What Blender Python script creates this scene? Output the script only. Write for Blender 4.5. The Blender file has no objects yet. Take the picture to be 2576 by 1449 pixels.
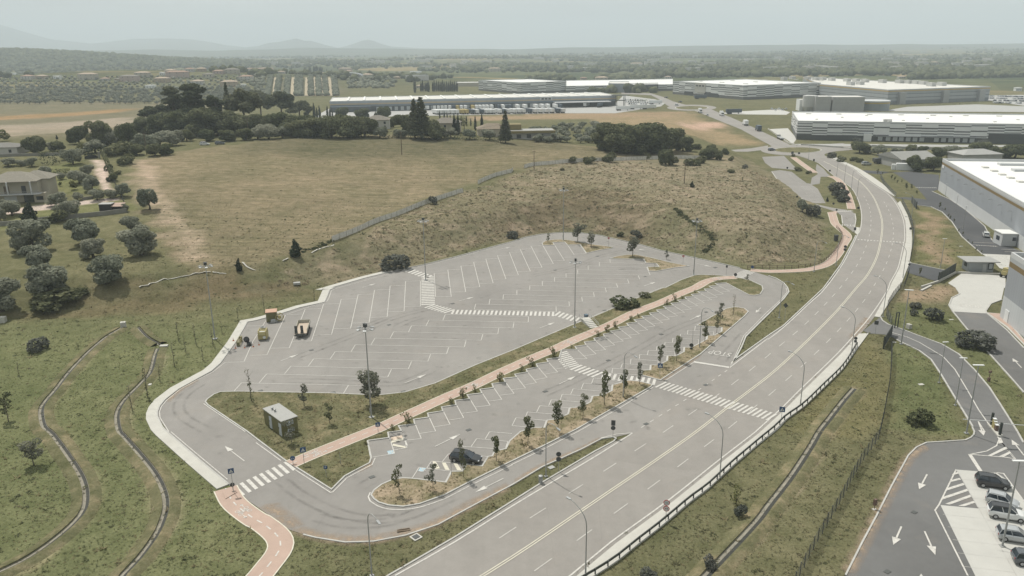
import bpy,bmesh,math,random
import numpy as np
from mathutils import Vector,Matrix
R=math.radians
random.seed(7);RNG=np.random.default_rng(7)
scene=bpy.context.scene
COL=scene.collection
F,YH,ROLL,H=1960.0,118.0,R(0.6),56.0
PITCH=math.atan((724.5-YH)/F)
_w=np.array([0,math.cos(PITCH),-math.sin(PITCH)]);_u0=np.array([0,math.sin(PITCH),math.cos(PITCH)]);_r0=np.array([1.0,0,0])
CR=_r0*math.cos(ROLL)-_u0*math.sin(ROLL);CU=_u0*math.cos(ROLL)+_r0*math.sin(ROLL);CW=_w
cam_data=bpy.data.cameras.new("camera");cam=bpy.data.objects.new("camera",cam_data);COL.objects.link(cam)
cam.matrix_world=Matrix(((CR[0],CU[0],-CW[0],0),(CR[1],CU[1],-CW[1],0),(CR[2],CU[2],-CW[2],H),(0,0,0,1)))
cam_data.sensor_width=36.0;cam_data.lens=F/2576.0*36.0
cam_data.clip_start=1.0;cam_data.clip_end=60000.0
scene.camera=cam
SUN_EL,SUN_AZ=R(60),R(-37)
world=bpy.data.worlds.new("World");scene.world=world;world.use_nodes=True
wn=world.node_tree.nodes;wl=world.node_tree.links;wn.clear()
wo=wn.new('ShaderNodeOutputWorld');bg=wn.new('ShaderNodeBackground');sky=wn.new('ShaderNodeTexSky')
sky.sky_type='NISHITA';sky.sun_disc=False;sky.sun_elevation=SUN_EL;sky.sun_rotation=SUN_AZ
sky.dust_density=4.0;sky.air_density=1.2;sky.ozone_density=1.0;sky.altitude=100
tc=wn.new('ShaderNodeTexCoord');mp=wn.new('ShaderNodeMapping');mp.inputs['Scale'].default_value=(1.0,1.0,7.0)
nz=wn.new('ShaderNodeTexNoise');nz.inputs['Scale'].default_value=2.2;nz.inputs['Detail'].default_value=5.0;nz.inputs['Roughness'].default_value=0.5
cr=wn.new('ShaderNodeValToRGB');cr.color_ramp.elements[0].position=0.3;cr.color_ramp.elements[0].color=(4.7,4.9,4.8,1)
cr.color_ramp.elements[1].position=0.72;cr.color_ramp.elements[1].color=(7.5,7.65,7.3,1)
mx=wn.new('ShaderNodeMix');mx.data_type='RGBA';mx.inputs[0].default_value=0.88
bg.inputs['Strength'].default_value=0.097
wl.new(tc.outputs['Generated'],mp.inputs['Vector']);wl.new(mp.outputs[0],nz.inputs['Vector']);wl.new(nz.outputs['Fac'],cr.inputs[0])
wl.new(sky.outputs[0],mx.inputs[6]);wl.new(cr.outputs[0],mx.inputs[7]);wl.new(mx.outputs[2],bg.inputs[0]);wl.new(bg.outputs[0],wo.inputs[0])
sd=bpy.data.lights.new("sun",'SUN');sun=bpy.data.objects.new("sun",sd);COL.objects.link(sun)
sd.energy=3.55;sd.angle=R(0.8);sd.color=(1.0,0.955,0.88)
_sd=Vector((math.sin(SUN_AZ)*math.cos(SUN_EL),math.cos(SUN_AZ)*math.cos(SUN_EL),math.sin(SUN_EL)))
sun.rotation_euler=_sd.to_track_quat('Z','Y').to_euler();sun.location=(0,0,300)
scene.view_settings.view_transform='Standard';scene.view_settings.look='None'
scene.view_settings.exposure=0.25
HAZE=1.8e-4;scene.view_settings.gamma=1.0
scene.render.engine='CYCLES'
try:
 scene.cycles.volume_bounces=1;scene.cycles.max_bounces=6;scene.cycles.transparent_max_bounces=16
except Exception:pass
def Q(i,j,pts):
 return[(644*i+x/4.0,362.25*j+y/4.0)for x,y in pts]
def q(i,j,x,y):return(644*i+x/4.0,362.25*j+y/4.0)
def ray(x,y):
 return CW+CR*((x-1288)/F)-CU*((y-724.5)/F)
def G(x,y,z=0.0):
 d=ray(x,y);t=(z-H)/d[2]
 return np.array([d[0]*t,d[1]*t])
def P(X,Y,Z):
 v=np.array([X,Y,Z-H]);k=v@CW
 return 1288+F*(v@CR)/k,724.5-F*(v@CU)/k
def GG(pts,z=0.0):return np.array([G(x,y,z)for x,y in pts])
def S(a,b,x):
 t=np.clip((x-a)/(b-a),0,1);return t*t*(3-2*t)
FLAT=GG([(-1500,1800),(-900,850),(0,806),(330,792),(520,770),(790,742),(835,714),(1000,672),(1144,638),(1290,599),(1380,580),(1470,576),(1545,588),(1670,622),(1800,648),(1900,668),(2050,655),(2082,600),(2080,540),(2035,510),(1990,470),(1925,425),(1890,395),(1830,372),(1790,340),(1700,290),(1640,240),(1600,200),(1500,170),(3600,150),(4600,800),(4600,1800)])
def inside(poly,X,Y):
 X=np.asarray(X);Y=np.asarray(Y);c=np.zeros(X.shape,bool);n=len(poly);j=n-1
 for i in range(n):
  xi,yi=poly[i];xj,yj=poly[j]
  if yi!=yj:
   c^=((yi>Y)!=(yj>Y))&(X<(xj-xi)*(Y-yi)/(yj-yi)+xi)
  j=i
 return c
def pdist(poly,X,Y,closed=True):
 X=np.asarray(X,float);Y=np.asarray(Y,float);d=np.full(X.shape,1e12);n=len(poly)
 for i in range(n if closed else n-1):
  a=poly[i];b=poly[(i+1)%n];e=b-a;L=e@e+1e-12
  t=np.clip(((X-a[0])*e[0]+(Y-a[1])*e[1])/L,0,1)
  d=np.minimum(d,(X-a[0]-t*e[0])**2+(Y-a[1]-t*e[1])**2)
 return np.sqrt(d)
def vnoise(X,Y,s,seed=0):
 x=np.asarray(X)/s+1000.0+seed*17.3;y=np.asarray(Y)/s+1000.0+seed*31.7
 xi=np.floor(x).astype(np.int64);yi=np.floor(y).astype(np.int64);fx=x-xi;fy=y-yi
 fx=fx*fx*(3-2*fx);fy=fy*fy*(3-2*fy)
 def h(a,b):
  n=(a*374761393+b*668265263+seed*974711)&0x7fffffff
  n=((n^(n>>13))*1274126177)&0x7fffffff
  return((n^(n>>16))&0xffff)/65535.0
 return(h(xi,yi)*(1-fx)+h(xi+1,yi)*fx)*(1-fy)+(h(xi,yi+1)*(1-fx)+h(xi+1,yi+1)*fx)*fy
DITCHES=[]
def terr(X,Y):
 X=np.asarray(X,float);Y=np.asarray(Y,float)
 ins=inside(FLAT,X,Y);d=np.where(ins,0.0,pdist(FLAT,X,Y))
 bank=5.6*S(0,21,d);bank=bank+0.16*np.sin(bank*2*np.pi/1.4)*S(0,2,d)*(1-S(20,26,d))
 hill=(bank+9.4*S(20,170,d))*(1-S(400,660,Y))
 far=62*np.exp(-((X+1900)/700)**2-((Y-2900)/420)**2)+10*np.exp(-((X+150)/700)**2-((Y-3500)/400)**2)
 far=far+26*np.exp(-((X+620)/380)**2-((Y-1330)/170)**2)
 far=far+S(3200,6500,Y)*(4+14*vnoise(X,Y,1500,3))
 rough=S(0,12,d)*(1-S(330,400,Y))*(0.16*vnoise(X,Y,3.0,1)+0.34*vnoise(X,Y,9.0,2)-0.2)*(1-0.8*S(30,45,d))
 flat=-0.06+0.05*vnoise(X,Y,2.5,4)
 return hill+far+rough+np.where(d<2.0,flat,flat*0.5)
_ts=np.concatenate([np.linspace(60,700,900),np.geomspace(705,14000,400)])
def T(x,y):
 d=ray(x,y);d=d/np.linalg.norm(d)
 X=d[0]*_ts;Y=d[1]*_ts;Z=H+d[2]*_ts
 g=Z-terr(X,Y);k=np.argmax(g<0)
 if g[k]>=0:k=len(_ts)-1
 if k==0:t=_ts[0]
 else:
  a,b=g[k-1],g[k];t=_ts[k-1]+(_ts[k]-_ts[k-1])*a/(a-b+1e-9)
 X,Y=d[0]*t,d[1]*t
 return Vector((X,Y,float(terr(np.array([X]),np.array([Y]))[0])))
def hgt(g,ytop):
 lo,hi=0.0,90.0
 for _ in range(30):
  m=(lo+hi)/2
  if P(g[0],g[1],g[2]+m)[1]>ytop:lo=m
  else:hi=m
 return lo
class MB:
 def __init__(s):s.v=[];s.f=[];s.m=[];s.uv={}
 def add(s,vs,fs,m=0):
  b=len(s.v);s.v+=[tuple(float(c)for c in v)for v in vs];s.f+=[tuple(i+b for i in f)for f in fs];s.m+=[m]*len(fs);return b
 def box(s,c,d,rz=0.0,m=0,ry=0.0,rx=0.0,taper=1.0):
  M=Matrix.Rotation(rz,3,'Z')@Matrix.Rotation(ry,3,'Y')@Matrix.Rotation(rx,3,'X');vs=[]
  for sx,sy,sz in((-1,-1,-1),(1,-1,-1),(1,1,-1),(-1,1,-1),(-1,-1,1),(1,-1,1),(1,1,1),(-1,1,1)):
   k=taper if sz>0 else 1.0
   p=M@Vector((sx*d[0]/2*k,sy*d[1]/2*k,sz*d[2]/2));vs.append((c[0]+p.x,c[1]+p.y,c[2]+p.z))
  s.add(vs,[(0,3,2,1),(4,5,6,7),(0,1,5,4),(1,2,6,5),(2,3,7,6),(3,0,4,7)],m)
 def tube(s,pts,rad,n=8,cap=True,m=0):
  pts=[Vector(p)for p in pts];k=len(pts)
  if not hasattr(rad,'__len__'):rad=[rad]*k
  rings=[]
  for i in range(k):
   t=(pts[min(i+1,k-1)]-pts[max(i-1,0)]).normalized()
   ref=Vector((1,0,0))if abs(t.x)<0.9 else Vector((0,1,0))
   a=t.cross(ref).normalized();b=t.cross(a)
   rings.append([pts[i]+(a*math.cos(2*math.pi*q_/n)+b*math.sin(2*math.pi*q_/n))*rad[i]for q_ in range(n)])
  vs=[v for r in rings for v in r];fs=[]
  for i in range(k-1):
   for q_ in range(n):
    fs.append((i*n+q_,i*n+(q_+1)%n,(i+1)*n+(q_+1)%n,(i+1)*n+q_))
  if cap:fs.append(tuple(range(n-1,-1,-1)));fs.append(tuple((k-1)*n+q_ for q_ in range(n)))
  s.add(vs,fs,m)
 def prism(s,poly,z0,z1,m=0,bottom=False):
  poly=[tuple(p[:2])for p in poly];n=len(poly)
  if sum(poly[i][0]*poly[(i+1)%n][1]-poly[(i+1)%n][0]*poly[i][1]for i in range(n))<0:poly=poly[::-1]
  vs=[(x,y,z0)for x,y in poly]+[(x,y,z1)for x,y in poly]
  fs=[tuple(range(n,2*n))]+[(i,(i+1)%n,n+(i+1)%n,n+i)for i in range(n)]
  if bottom:fs.append(tuple(range(n-1,-1,-1)))
  s.add(vs,fs,m)
 def poly(s,pts,z,m=0):
  pts=[tuple(p[:2])for p in pts];n=len(pts)
  if sum(pts[i][0]*pts[(i+1)%n][1]-pts[(i+1)%n][0]*pts[i][1]for i in range(n))<0:pts=pts[::-1]
  s.add([(x,y,z)for x,y in pts],[tuple(range(n))],m)
 def disc(s,c,nrm,r,n=20,m=0,thick=0.03):
  nrm=Vector(nrm).normalized();s.tube([Vector(c)-nrm*thick/2,Vector(c)+nrm*thick/2],r,n,True,m)
 def build(s,name,mats,parent=None,smooth=False,loc=None,rz=0.0):
  me=bpy.data.meshes.new(name);me.from_pydata(s.v,[],s.f);me.update()
  if not isinstance(mats,(list,tuple)):mats=[mats]
  for mt in mats:me.materials.append(mt)
  if len(mats)>1:me.polygons.foreach_set('material_index',s.m)
  if smooth:me.polygons.foreach_set('use_smooth',[True]*len(me.polygons))
  o=bpy.data.objects.new(name,me);COL.objects.link(o)
  if parent:o.parent=parent
  if loc is not None:o.location=loc
  if rz:o.rotation_euler=(0,0,rz)
  return o
def tag(o,label,cat,group=None):
 o['label']=label;o['category']=cat
 if group:o['group']=group
 return o
def thing(name,label,cat,loc=(0,0,0),rz=0.0,group=None,scale=1.0):
 o=bpy.data.objects.new(name,None);COL.objects.link(o);o.location=loc;o.rotation_euler=(0,0,rz)
 if scale!=1.0:o.scale=(scale,)*3 if not hasattr(scale,'__len__')else scale
 o.empty_display_size=0.5
 return tag(o,label,cat,group)
def struct(o,kind='structure'):o['kind']=kind;return o
KIDS={}
def dup(root,loc,rz=0.0,label=None,group=None,scale=1.0):
 if root.name not in KIDS:
  KIDS[root.name]=[(c,list(c.children))for c in root.children]
 r=root.copy();COL.objects.link(r);r.location=loc;r.rotation_euler=(0,0,rz)
 r.scale=(scale,)*3 if not hasattr(scale,'__len__')else scale
 if label:r['label']=label
 if group:r['group']=group
 for c,gs in KIDS[root.name]:
  k=c.copy();COL.objects.link(k);k.parent=r
  for g in gs:
   e=g.copy();COL.objects.link(e);e.parent=k
 return r
class Kind:
 def __init__(s,root):s.root=root;s.used=False
 def put(s,loc,rz,label,group=None,scale=1.0,cat=None):
  if not s.used:
   s.used=True;r=s.root;r.location=loc;r.rotation_euler=(0,0,rz);r['label']=label
   r.scale=(scale,)*3 if not hasattr(scale,'__len__')else scale
   if group:r['group']=group
  else:r=dup(s.root,loc,rz,label,group,scale)
  if cat:r['category']=cat
  return r
ORD=['first','second','third','fourth','fifth','sixth','seventh','eighth','ninth','tenth','eleventh','twelfth','thirteenth','fourteenth','fifteenth','sixteenth','seventeenth','eighteenth','nineteenth','twentieth','twenty-first','twenty-second','twenty-third','twenty-fourth','twenty-fifth','twenty-sixth','twenty-seventh','twenty-eighth','twenty-ninth','thirtieth']
def ordl(k,n):
 return 'leftmost' if k==0 else 'rightmost' if k==n-1 else ORD[k]+' from left' if k<30 else 'far right'
def smooth_line(pts,step=1.5,closed=False):
 p=[np.array(a,float)for a in pts];n=len(p);out=[]
 for i in range(n if closed else n-1):
  p0=p[(i-1)%n]if closed or i>0 else 2*p[0]-p[1];p1=p[i];p2=p[(i+1)%n]
  p3=p[(i+2)%n]if closed or i+2<n else 2*p[-1]-p[-2]
  k=max(1,int(np.linalg.norm(p2-p1)/step))
  for t in np.arange(k)/k:
   out.append(0.5*((2*p1)+(-p0+p2)*t+(2*p0-5*p1+4*p2-p3)*t*t+(-p0+3*p1-3*p2+p3)*t**3))
 if not closed:out.append(p[-1])
 return np.array(out)
def normals(pts,closed=False):
 pts=np.asarray(pts);n=len(pts);out=np.zeros((n,2))
 for i in range(n):
  a=pts[(i-1)%n]if(closed or i>0)else None;b=pts[(i+1)%n]if(closed or i<n-1)else None
  e1=(pts[i]-a)if a is not None else None;e2=(b-pts[i])if b is not None else None
  if e1 is None:e1=e2
  if e2 is None:e2=e1
  e1=e1/(np.linalg.norm(e1)+1e-9);e2=e2/(np.linalg.norm(e2)+1e-9)
  n1=np.array([-e1[1],e1[0]]);n2=np.array([-e2[1],e2[0]]);m=n1+n2;L=np.linalg.norm(m)
  if L<1e-6:m=n1;k=1.0
  else:m=m/L;k=min(1.0/max(0.35,m@n1),2.5)
  out[i]=m*k
 return out
def ribbon(mb,pts,o0,o1,z0,z1,closed=False,m=0,zf=None):
 pts=np.asarray(pts);nn=normals(pts,closed);n=len(pts);vs=[]
 for p,k in zip(pts,nn):
  a=p+k*o0;b=p+k*o1;g=zf(p)if zf else 0.0
  vs+=[(a[0],a[1],z0+g),(a[0],a[1],z1+g),(b[0],b[1],z1+g),(b[0],b[1],z0+g)]
 fs=[]
 for i in range(n if closed else n-1):
  j=(i+1)%n
  for e in((0,1),(1,2),(2,3)):
   f=(i*4+e[0],i*4+e[1],j*4+e[1],j*4+e[0])
   fs.append(f if o1<o0 else f[::-1])
 if not closed:fs+=[(0,1,2,3),((n-1)*4+3,(n-1)*4+2,(n-1)*4+1,(n-1)*4)]
 mb.add(vs,fs,m)
def strip(mb,pts,o0,o1,z,closed=False,m=0,zf=None):
 pts=np.asarray(pts);nn=normals(pts,closed);n=len(pts);vs=[]
 if o1>o0:o0,o1=o1,o0
 for p,k in zip(pts,nn):
  a=p+k*o0;b=p+k*o1;g=zf(p)if zf else 0.0
  vs+=[(a[0],a[1],z+g),(b[0],b[1],z+g)]
 fs=[]
 for i in range(n if closed else n-1):
  j=(i+1)%n;fs.append((i*2+1,j*2+1,j*2,i*2))
 mb.add(vs,fs,m)
def line(mb,a,b,w,z):strip(mb,[a,b],w/2,-w/2,z)
def dashes(mb,pts,on,off,w,z,phase=0.0):
 pts=np.asarray(pts);seg=np.linalg.norm(np.diff(pts,axis=0),axis=1);cum=np.concatenate([[0],np.cumsum(seg)])
 def at(s):return np.array([np.interp(s,cum,pts[:,0]),np.interp(s,cum,pts[:,1])])
 s=phase
 while s<cum[-1]-on*0.5:
  line(mb,at(max(s,0)),at(min(s+on,cum[-1])),w,z);s+=on+off
def resample(pts,step):
 pts=np.asarray(pts);seg=np.linalg.norm(np.diff(pts,axis=0),axis=1);cum=np.concatenate([[0],np.cumsum(seg)])
 n=max(1,int(round(cum[-1]/step)));s=np.linspace(0,cum[-1],n+1)
 return np.stack([np.interp(s,cum,pts[:,0]),np.interp(s,cum,pts[:,1])],1)
def newmat(name):
 m=bpy.data.materials.new(name);m.use_nodes=True;n=m.node_tree.nodes
 return m,n,m.node_tree.links,n.get('Principled BSDF')
def noise_node(n,l,scale,detail=4,rough=0.55,coord=None,stretch=None):
 t=n.new('ShaderNodeTexNoise');t.inputs['Scale'].default_value=scale;t.inputs['Detail'].default_value=detail;t.inputs['Roughness'].default_value=rough
 c=coord
 if c is None:
  tcn=n.new('ShaderNodeTexCoord');c=tcn.outputs['Object']
 if stretch:
  mpn=n.new('ShaderNodeMapping');mpn.inputs['Scale'].default_value=stretch[:3]
  if len(stretch)>3:mpn.inputs['Rotation'].default_value=(0,0,stretch[3])
  l.new(c,mpn.inputs[0]);c=mpn.outputs[0]
 l.new(c,t.inputs['Vector']);return t.outputs['Fac']
def ramp(n,l,fac,stops):
 r=n.new('ShaderNodeValToRGB');e=r.color_ramp.elements
 while len(e)<len(stops):e.new(0.5)
 for k,(p,c)in enumerate(stops):
  e[k].position=p;e[k].color=(c,c,c,1)if not hasattr(c,'__len__')else(c[0],c[1],c[2],1)
 l.new(fac,r.inputs[0]);return r.outputs[0]
def mixc(n,l,a,b,fac,mode='MIX'):
 x=n.new('ShaderNodeMix');x.data_type='RGBA';x.blend_type=mode
 for sock,val in((x.inputs[0],fac),(x.inputs[6],a),(x.inputs[7],b)):
  if isinstance(val,(int,float)):sock.default_value=val
  elif isinstance(val,(tuple,list)):sock.default_value=(*val[:3],1)
  else:l.new(val,sock)
 return x.outputs[2]
def mul(n,l,a,b):return mixc(n,l,a,b,1.0,'MULTIPLY')
def mat(name,col,rough=0.6,metal=0.0,var=0.12,scale=3.0,spec=0.4,bump=0.0,coat=0.0,dirt=0.0):
 m,n,l,b=newmat(name)
 f=noise_node(n,l,scale,5,0.6);c=mul(n,l,col,ramp(n,l,f,[(0.25,1-var),(0.75,1+var)]))
 if dirt:
  f2=noise_node(n,l,scale*0.25,6,0.65);c=mixc(n,l,c,(0.16,0.13,0.10),ramp(n,l,f2,[(0.5,0.0),(0.75,dirt)]))
 l.new(c,b.inputs['Base Color']);b.inputs['Roughness'].default_value=rough;b.inputs['Metallic'].default_value=metal
 b.inputs['Specular IOR Level'].default_value=spec
 if coat:b.inputs['Coat Weight'].default_value=coat;b.inputs['Coat Roughness'].default_value=0.05
 if bump:
  bn=n.new('ShaderNodeBump');bn.inputs['Strength'].default_value=bump;bn.inputs['Distance'].default_value=0.05
  l.new(noise_node(n,l,scale*4,4),bn.inputs['Height']);l.new(bn.outputs[0],b.inputs['Normal'])
 return m
def asphalt(name,col,patch=0.10,dust=(0.30,0.25,0.20),dust_amt=0.25,streak=None):
 m,n,l,b=newmat(name)
 c=mul(n,l,col,ramp(n,l,noise_node(n,l,0.05,5,0.6),[(0.3,1-patch),(0.7,1+patch)]))
 c=mul(n,l,c,ramp(n,l,noise_node(n,l,0.6,6,0.7),[(0.25,0.93),(0.75,1.07)]))
 c=mul(n,l,c,ramp(n,l,noise_node(n,l,9.0,3,0.7),[(0.2,0.90),(0.8,1.10)]))
 if streak:
  c=mul(n,l,c,ramp(n,l,noise_node(n,l,1.0,3,0.5,None,(0.35,0.02,1,streak)),[(0.35,0.965),(0.65,1.025)]))
 c=mixc(n,l,c,dust,ramp(n,l,noise_node(n,l,0.11,6,0.65),[(0.55,0.0),(0.85,dust_amt)]))
 vt=n.new('ShaderNodeTexVoronoi');vt.feature='DISTANCE_TO_EDGE';vt.inputs['Scale'].default_value=0.09;tcv=n.new('ShaderNodeTexCoord');l.new(tcv.outputs['Object'],vt.inputs['Vector'])
 c=mul(n,l,c,ramp(n,l,vt.outputs['Distance'],[(0.0,0.93),(0.004,1.0)]))
 vp=n.new('ShaderNodeTexVoronoi');vp.inputs['Scale'].default_value=0.05;l.new(tcv.outputs['Object'],vp.inputs['Vector']);sv_=n.new('ShaderNodeSeparateColor');l.new(vp.outputs['Color'],sv_.inputs[0])
 c=mul(n,l,c,ramp(n,l,sv_.outputs[0],[(0.1,0.975),(0.9,1.025)]))
 c=mixc(n,l,c,tuple(v*0.55 for v in col),ramp(n,l,noise_node(n,l,0.35,3,0.5),[(0.68,0.0),(0.76,0.35)]))
 l.new(c,b.inputs['Base Color']);b.inputs['Roughness'].default_value=0.85;b.inputs['Specular IOR Level'].default_value=0.25
 bn=n.new('ShaderNodeBump');bn.inputs['Strength'].default_value=0.25;bn.inputs['Distance'].default_value=0.02
 l.new(noise_node(n,l,14.0,4),bn.inputs['Height']);l.new(bn.outputs[0],b.inputs['Normal'])
 return m
def paint(name,col,wear,under):
 m,n,l,b=newmat(name)
 c=mixc(n,l,col,under,ramp(n,l,noise_node(n,l,2.3,7,0.75),[(0.46,0.0),(0.70,wear)]))
 l.new(c,b.inputs['Base Color']);b.inputs['Roughness'].default_value=0.7;return m
def grassmat(name,use_attr,col=(0.09,0.1,0.05),dry=(0.20,0.165,0.095),dryness=(0.5,0.72,0.8)):
 m,n,l,b=newmat(name)
 if use_attr:
  at=n.new('ShaderNodeAttribute');at.attribute_name='col';c=at.outputs['Color']
  fa=n.new('ShaderNodeAttribute');fa.attribute_name='far'
 else:c=mixc(n,l,col,col,0.0)
 big=noise_node(n,l,0.045,5,0.6);mid=noise_node(n,l,0.33,6,0.65);fine=noise_node(n,l,2.6,5,0.75);grit=noise_node(n,l,11.0,3,0.7)
 if not use_attr:c=mixc(n,l,c,dry,ramp(n,l,noise_node(n,l,0.25,6,0.7),[(dryness[0],0.0),(dryness[1],dryness[2])]))
 c=mul(n,l,c,ramp(n,l,big,[(0.3,(0.82,0.86,0.80)),(0.7,(1.16,1.12,1.12))]))
 c=mul(n,l,c,ramp(n,l,mid,[(0.28,(0.70,0.74,0.66)),(0.72,(1.28,1.24,1.26))]))
 c=mul(n,l,c,ramp(n,l,fine,[(0.25,(0.66,0.68,0.62)),(0.5,1.0),(0.78,(1.42,1.38,1.36))]))
 c=mul(n,l,c,ramp(n,l,grit,[(0.25,0.8),(0.75,1.2)]))
 if use_attr:
  fm=n.new('ShaderNodeAttribute');fm.attribute_name='hay'
  st=mul(n,l,ramp(n,l,noise_node(n,l,1.0,4,0.6,None,(0.03,0.75,1,FANG)),[(0.3,(0.80,0.82,0.80)),(0.7,(1.22,1.20,1.18))]),ramp(n,l,noise_node(n,l,1.0,5,0.7,None,(0.12,2.2,1,FANG)),[(0.3,0.86),(0.7,1.15)]))
  c=mixc(n,l,c,mul(n,l,c,st),fm.outputs['Fac'])
 if use_attr:
  tcn=n.new('ShaderNodeTexCoord');mpn=n.new('ShaderNodeMapping');mpn.inputs['Scale'].default_value=(0.0042,0.0030,1);mpn.inputs['Rotation'].default_value=(0,0,0.5)
  vo=n.new('ShaderNodeTexVoronoi');vo.inputs['Scale'].default_value=1.0;l.new(tcn.outputs['Object'],mpn.inputs[0]);l.new(mpn.outputs[0],vo.inputs['Vector'])
  sp=n.new('ShaderNodeSeparateColor');l.new(vo.outputs['Color'],sp.inputs[0])
  pc=ramp(n,l,sp.outputs[0],[(0.0,(0.05,0.062,0.035)),(0.3,(0.075,0.088,0.045)),(0.45,(0.11,0.115,0.06)),(0.62,(0.06,0.07,0.04)),(0.75,(0.24,0.19,0.10)),(0.9,(0.09,0.10,0.05))])
  pc=mul(n,l,pc,ramp(n,l,noise_node(n,l,0.02,5,0.65),[(0.3,0.7),(0.7,1.3)]))
  c=mixc(n,l,c,pc,fa.outputs['Fac'])
 l.new(c,b.inputs['Base Color']);b.inputs['Roughness'].default_value=1.0;b.inputs['Specular IOR Level'].default_value=0.0
 bn=n.new('ShaderNodeBump');bn.inputs['Strength'].default_value=0.9;bn.inputs['Distance'].default_value=0.25
 mm=mixc(n,l,fine,mid,0.4);l.new(mm,bn.inputs['Height']);l.new(bn.outputs[0],b.inputs['Normal'])
 return m
def foliage(name,c1,c2,trans=0.25):
 m,n,l,b=newmat(name)
 at=n.new('ShaderNodeAttribute');at.attribute_name='tint'
 oi=n.new('ShaderNodeObjectInfo')
 c=mixc(n,l,c1,c2,at.outputs['Fac'])
 c=mul(n,l,c,ramp(n,l,oi.outputs['Random'],[(0.0,(0.82,0.84,0.80)),(1.0,(1.2,1.14,1.12))]))
 d=n.new('ShaderNodeBsdfDiffuse');t=n.new('ShaderNodeBsdfTranslucent');ms=n.new('ShaderNodeMixShader');ms.inputs[0].default_value=trans
 l.new(c,d.inputs[0]);l.new(c,t.inputs[0]);l.new(d.outputs[0],ms.inputs[1]);l.new(t.outputs[0],ms.inputs[2])
 l.new(ms.outputs[0],n.get('Material Output').inputs[0]);n.remove(b);return m
def decal(name,col,amt,scale,lo=0.4,hi=0.75):
 m,n,l,b=newmat(name);t=n.new('ShaderNodeBsdfTransparent');x=n.new('ShaderNodeMixShader');b.inputs['Base Color'].default_value=(*col,1);b.inputs['Roughness'].default_value=0.95;b.inputs['Specular IOR Level'].default_value=0.1
 at=n.new('ShaderNodeAttribute');at.attribute_name='soft';f=ramp(n,l,noise_node(n,l,scale,5,0.65),[(lo,0.0),(hi,amt)]);f=mul(n,l,f,at.outputs['Color'])
 l.new(f,x.inputs[0]);l.new(t.outputs[0],x.inputs[1]);l.new(b.outputs[0],x.inputs[2]);l.new(x.outputs[0],n.get('Material Output').inputs[0]);return m
def glassmat(name,col=(0.03,0.04,0.05)):
 m,n,l,b=newmat(name);b.inputs['Base Color'].default_value=(*col,1);b.inputs['Roughness'].default_value=0.06;b.inputs['Specular IOR Level'].default_value=0.8
 l.new(mul(n,l,col,ramp(n,l,noise_node(n,l,0.8,2),[(0.3,0.7),(0.7,1.4)])),b.inputs['Base Color']);return m
FANG=R(-14)
M={}
M['asphalt_road']=asphalt('road asphalt',(0.242,0.228,0.209),0.07,streak=R(-36))
M['asphalt_lot']=asphalt('car park asphalt',(0.230,0.219,0.203),0.09,streak=R(30))
M['asphalt_dark']=asphalt('newer asphalt',(0.135,0.135,0.132),0.13,dust_amt=0.4)
M['asphalt_black']=asphalt('fresh dark asphalt',(0.072,0.075,0.078),0.12,dust_amt=0.12)
M['paint']=paint('white road paint',(0.52,0.505,0.465),0.85,(0.27,0.26,0.245))
M['paint_worn']=paint('worn road paint',(0.46,0.445,0.41),0.8,(0.26,0.25,0.235))
M['paint_yellow']=paint('cream road paint',(0.55,0.52,0.42),0.5,(0.27,0.26,0.245))
M['paint_blue']=paint('blue bay paint',(0.30,0.42,0.48),0.4,(0.3,0.33,0.34))
M['paint_orange']=paint('orange bay paint',(0.55,0.44,0.34),0.5,(0.27,0.26,0.245))
M['kerb']=mat('kerb concrete',(0.40,0.395,0.37),0.85,var=0.15,scale=1.2,dirt=0.3)
M['concrete']=mat('pavement concrete',(0.44,0.43,0.39),0.85,var=0.10,scale=0.8,dirt=0.18)
M['concrete_white']=mat('pale concrete slab',(0.43,0.425,0.395),0.8,var=0.07,scale=0.4,dirt=0.1)
M['concrete_grey']=mat('grey concrete',(0.33,0.33,0.315),0.8,var=0.12,scale=0.6,dirt=0.15)
M['ditch']=mat('ditch concrete',(0.24,0.225,0.18),0.9,var=0.3,scale=1.1,dirt=0.5)
M['bike']=mat('salmon bike path',(0.385,0.285,0.232),0.85,var=0.10,scale=0.5,dirt=0.2)
M['ground']=grassmat('ground',True)
M['verge']=grassmat('verge grass',False,(0.128,0.125,0.074),(0.225,0.19,0.125),(0.48,0.66,0.85))
M['island']=grassmat('island grass',False,(0.15,0.14,0.085),(0.285,0.235,0.175),(0.38,0.55,0.95))
M['steel']=mat('galvanised steel',(0.33,0.335,0.33),0.5,0.35,0.08,2.0)
M['steel_dark']=mat('dark steel',(0.085,0.09,0.085),0.6,0.2,0.1,2.0)
M['black']=mat('black plastic',(0.02,0.021,0.022),0.6,var=0.15)
M['white']=mat('white paint',(0.62,0.63,0.62),0.5,var=0.05,scale=0.7)
M['glass']=glassmat('dark glass')
M['wood']=mat('old wood',(0.13,0.10,0.07),0.9,var=0.25,scale=3)
M['bark']=mat('bark',(0.085,0.068,0.05),0.95,var=0.3,scale=6,bump=0.5)
M['bark_pale']=mat('pale bark',(0.16,0.14,0.11),0.95,var=0.3,scale=6)
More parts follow.
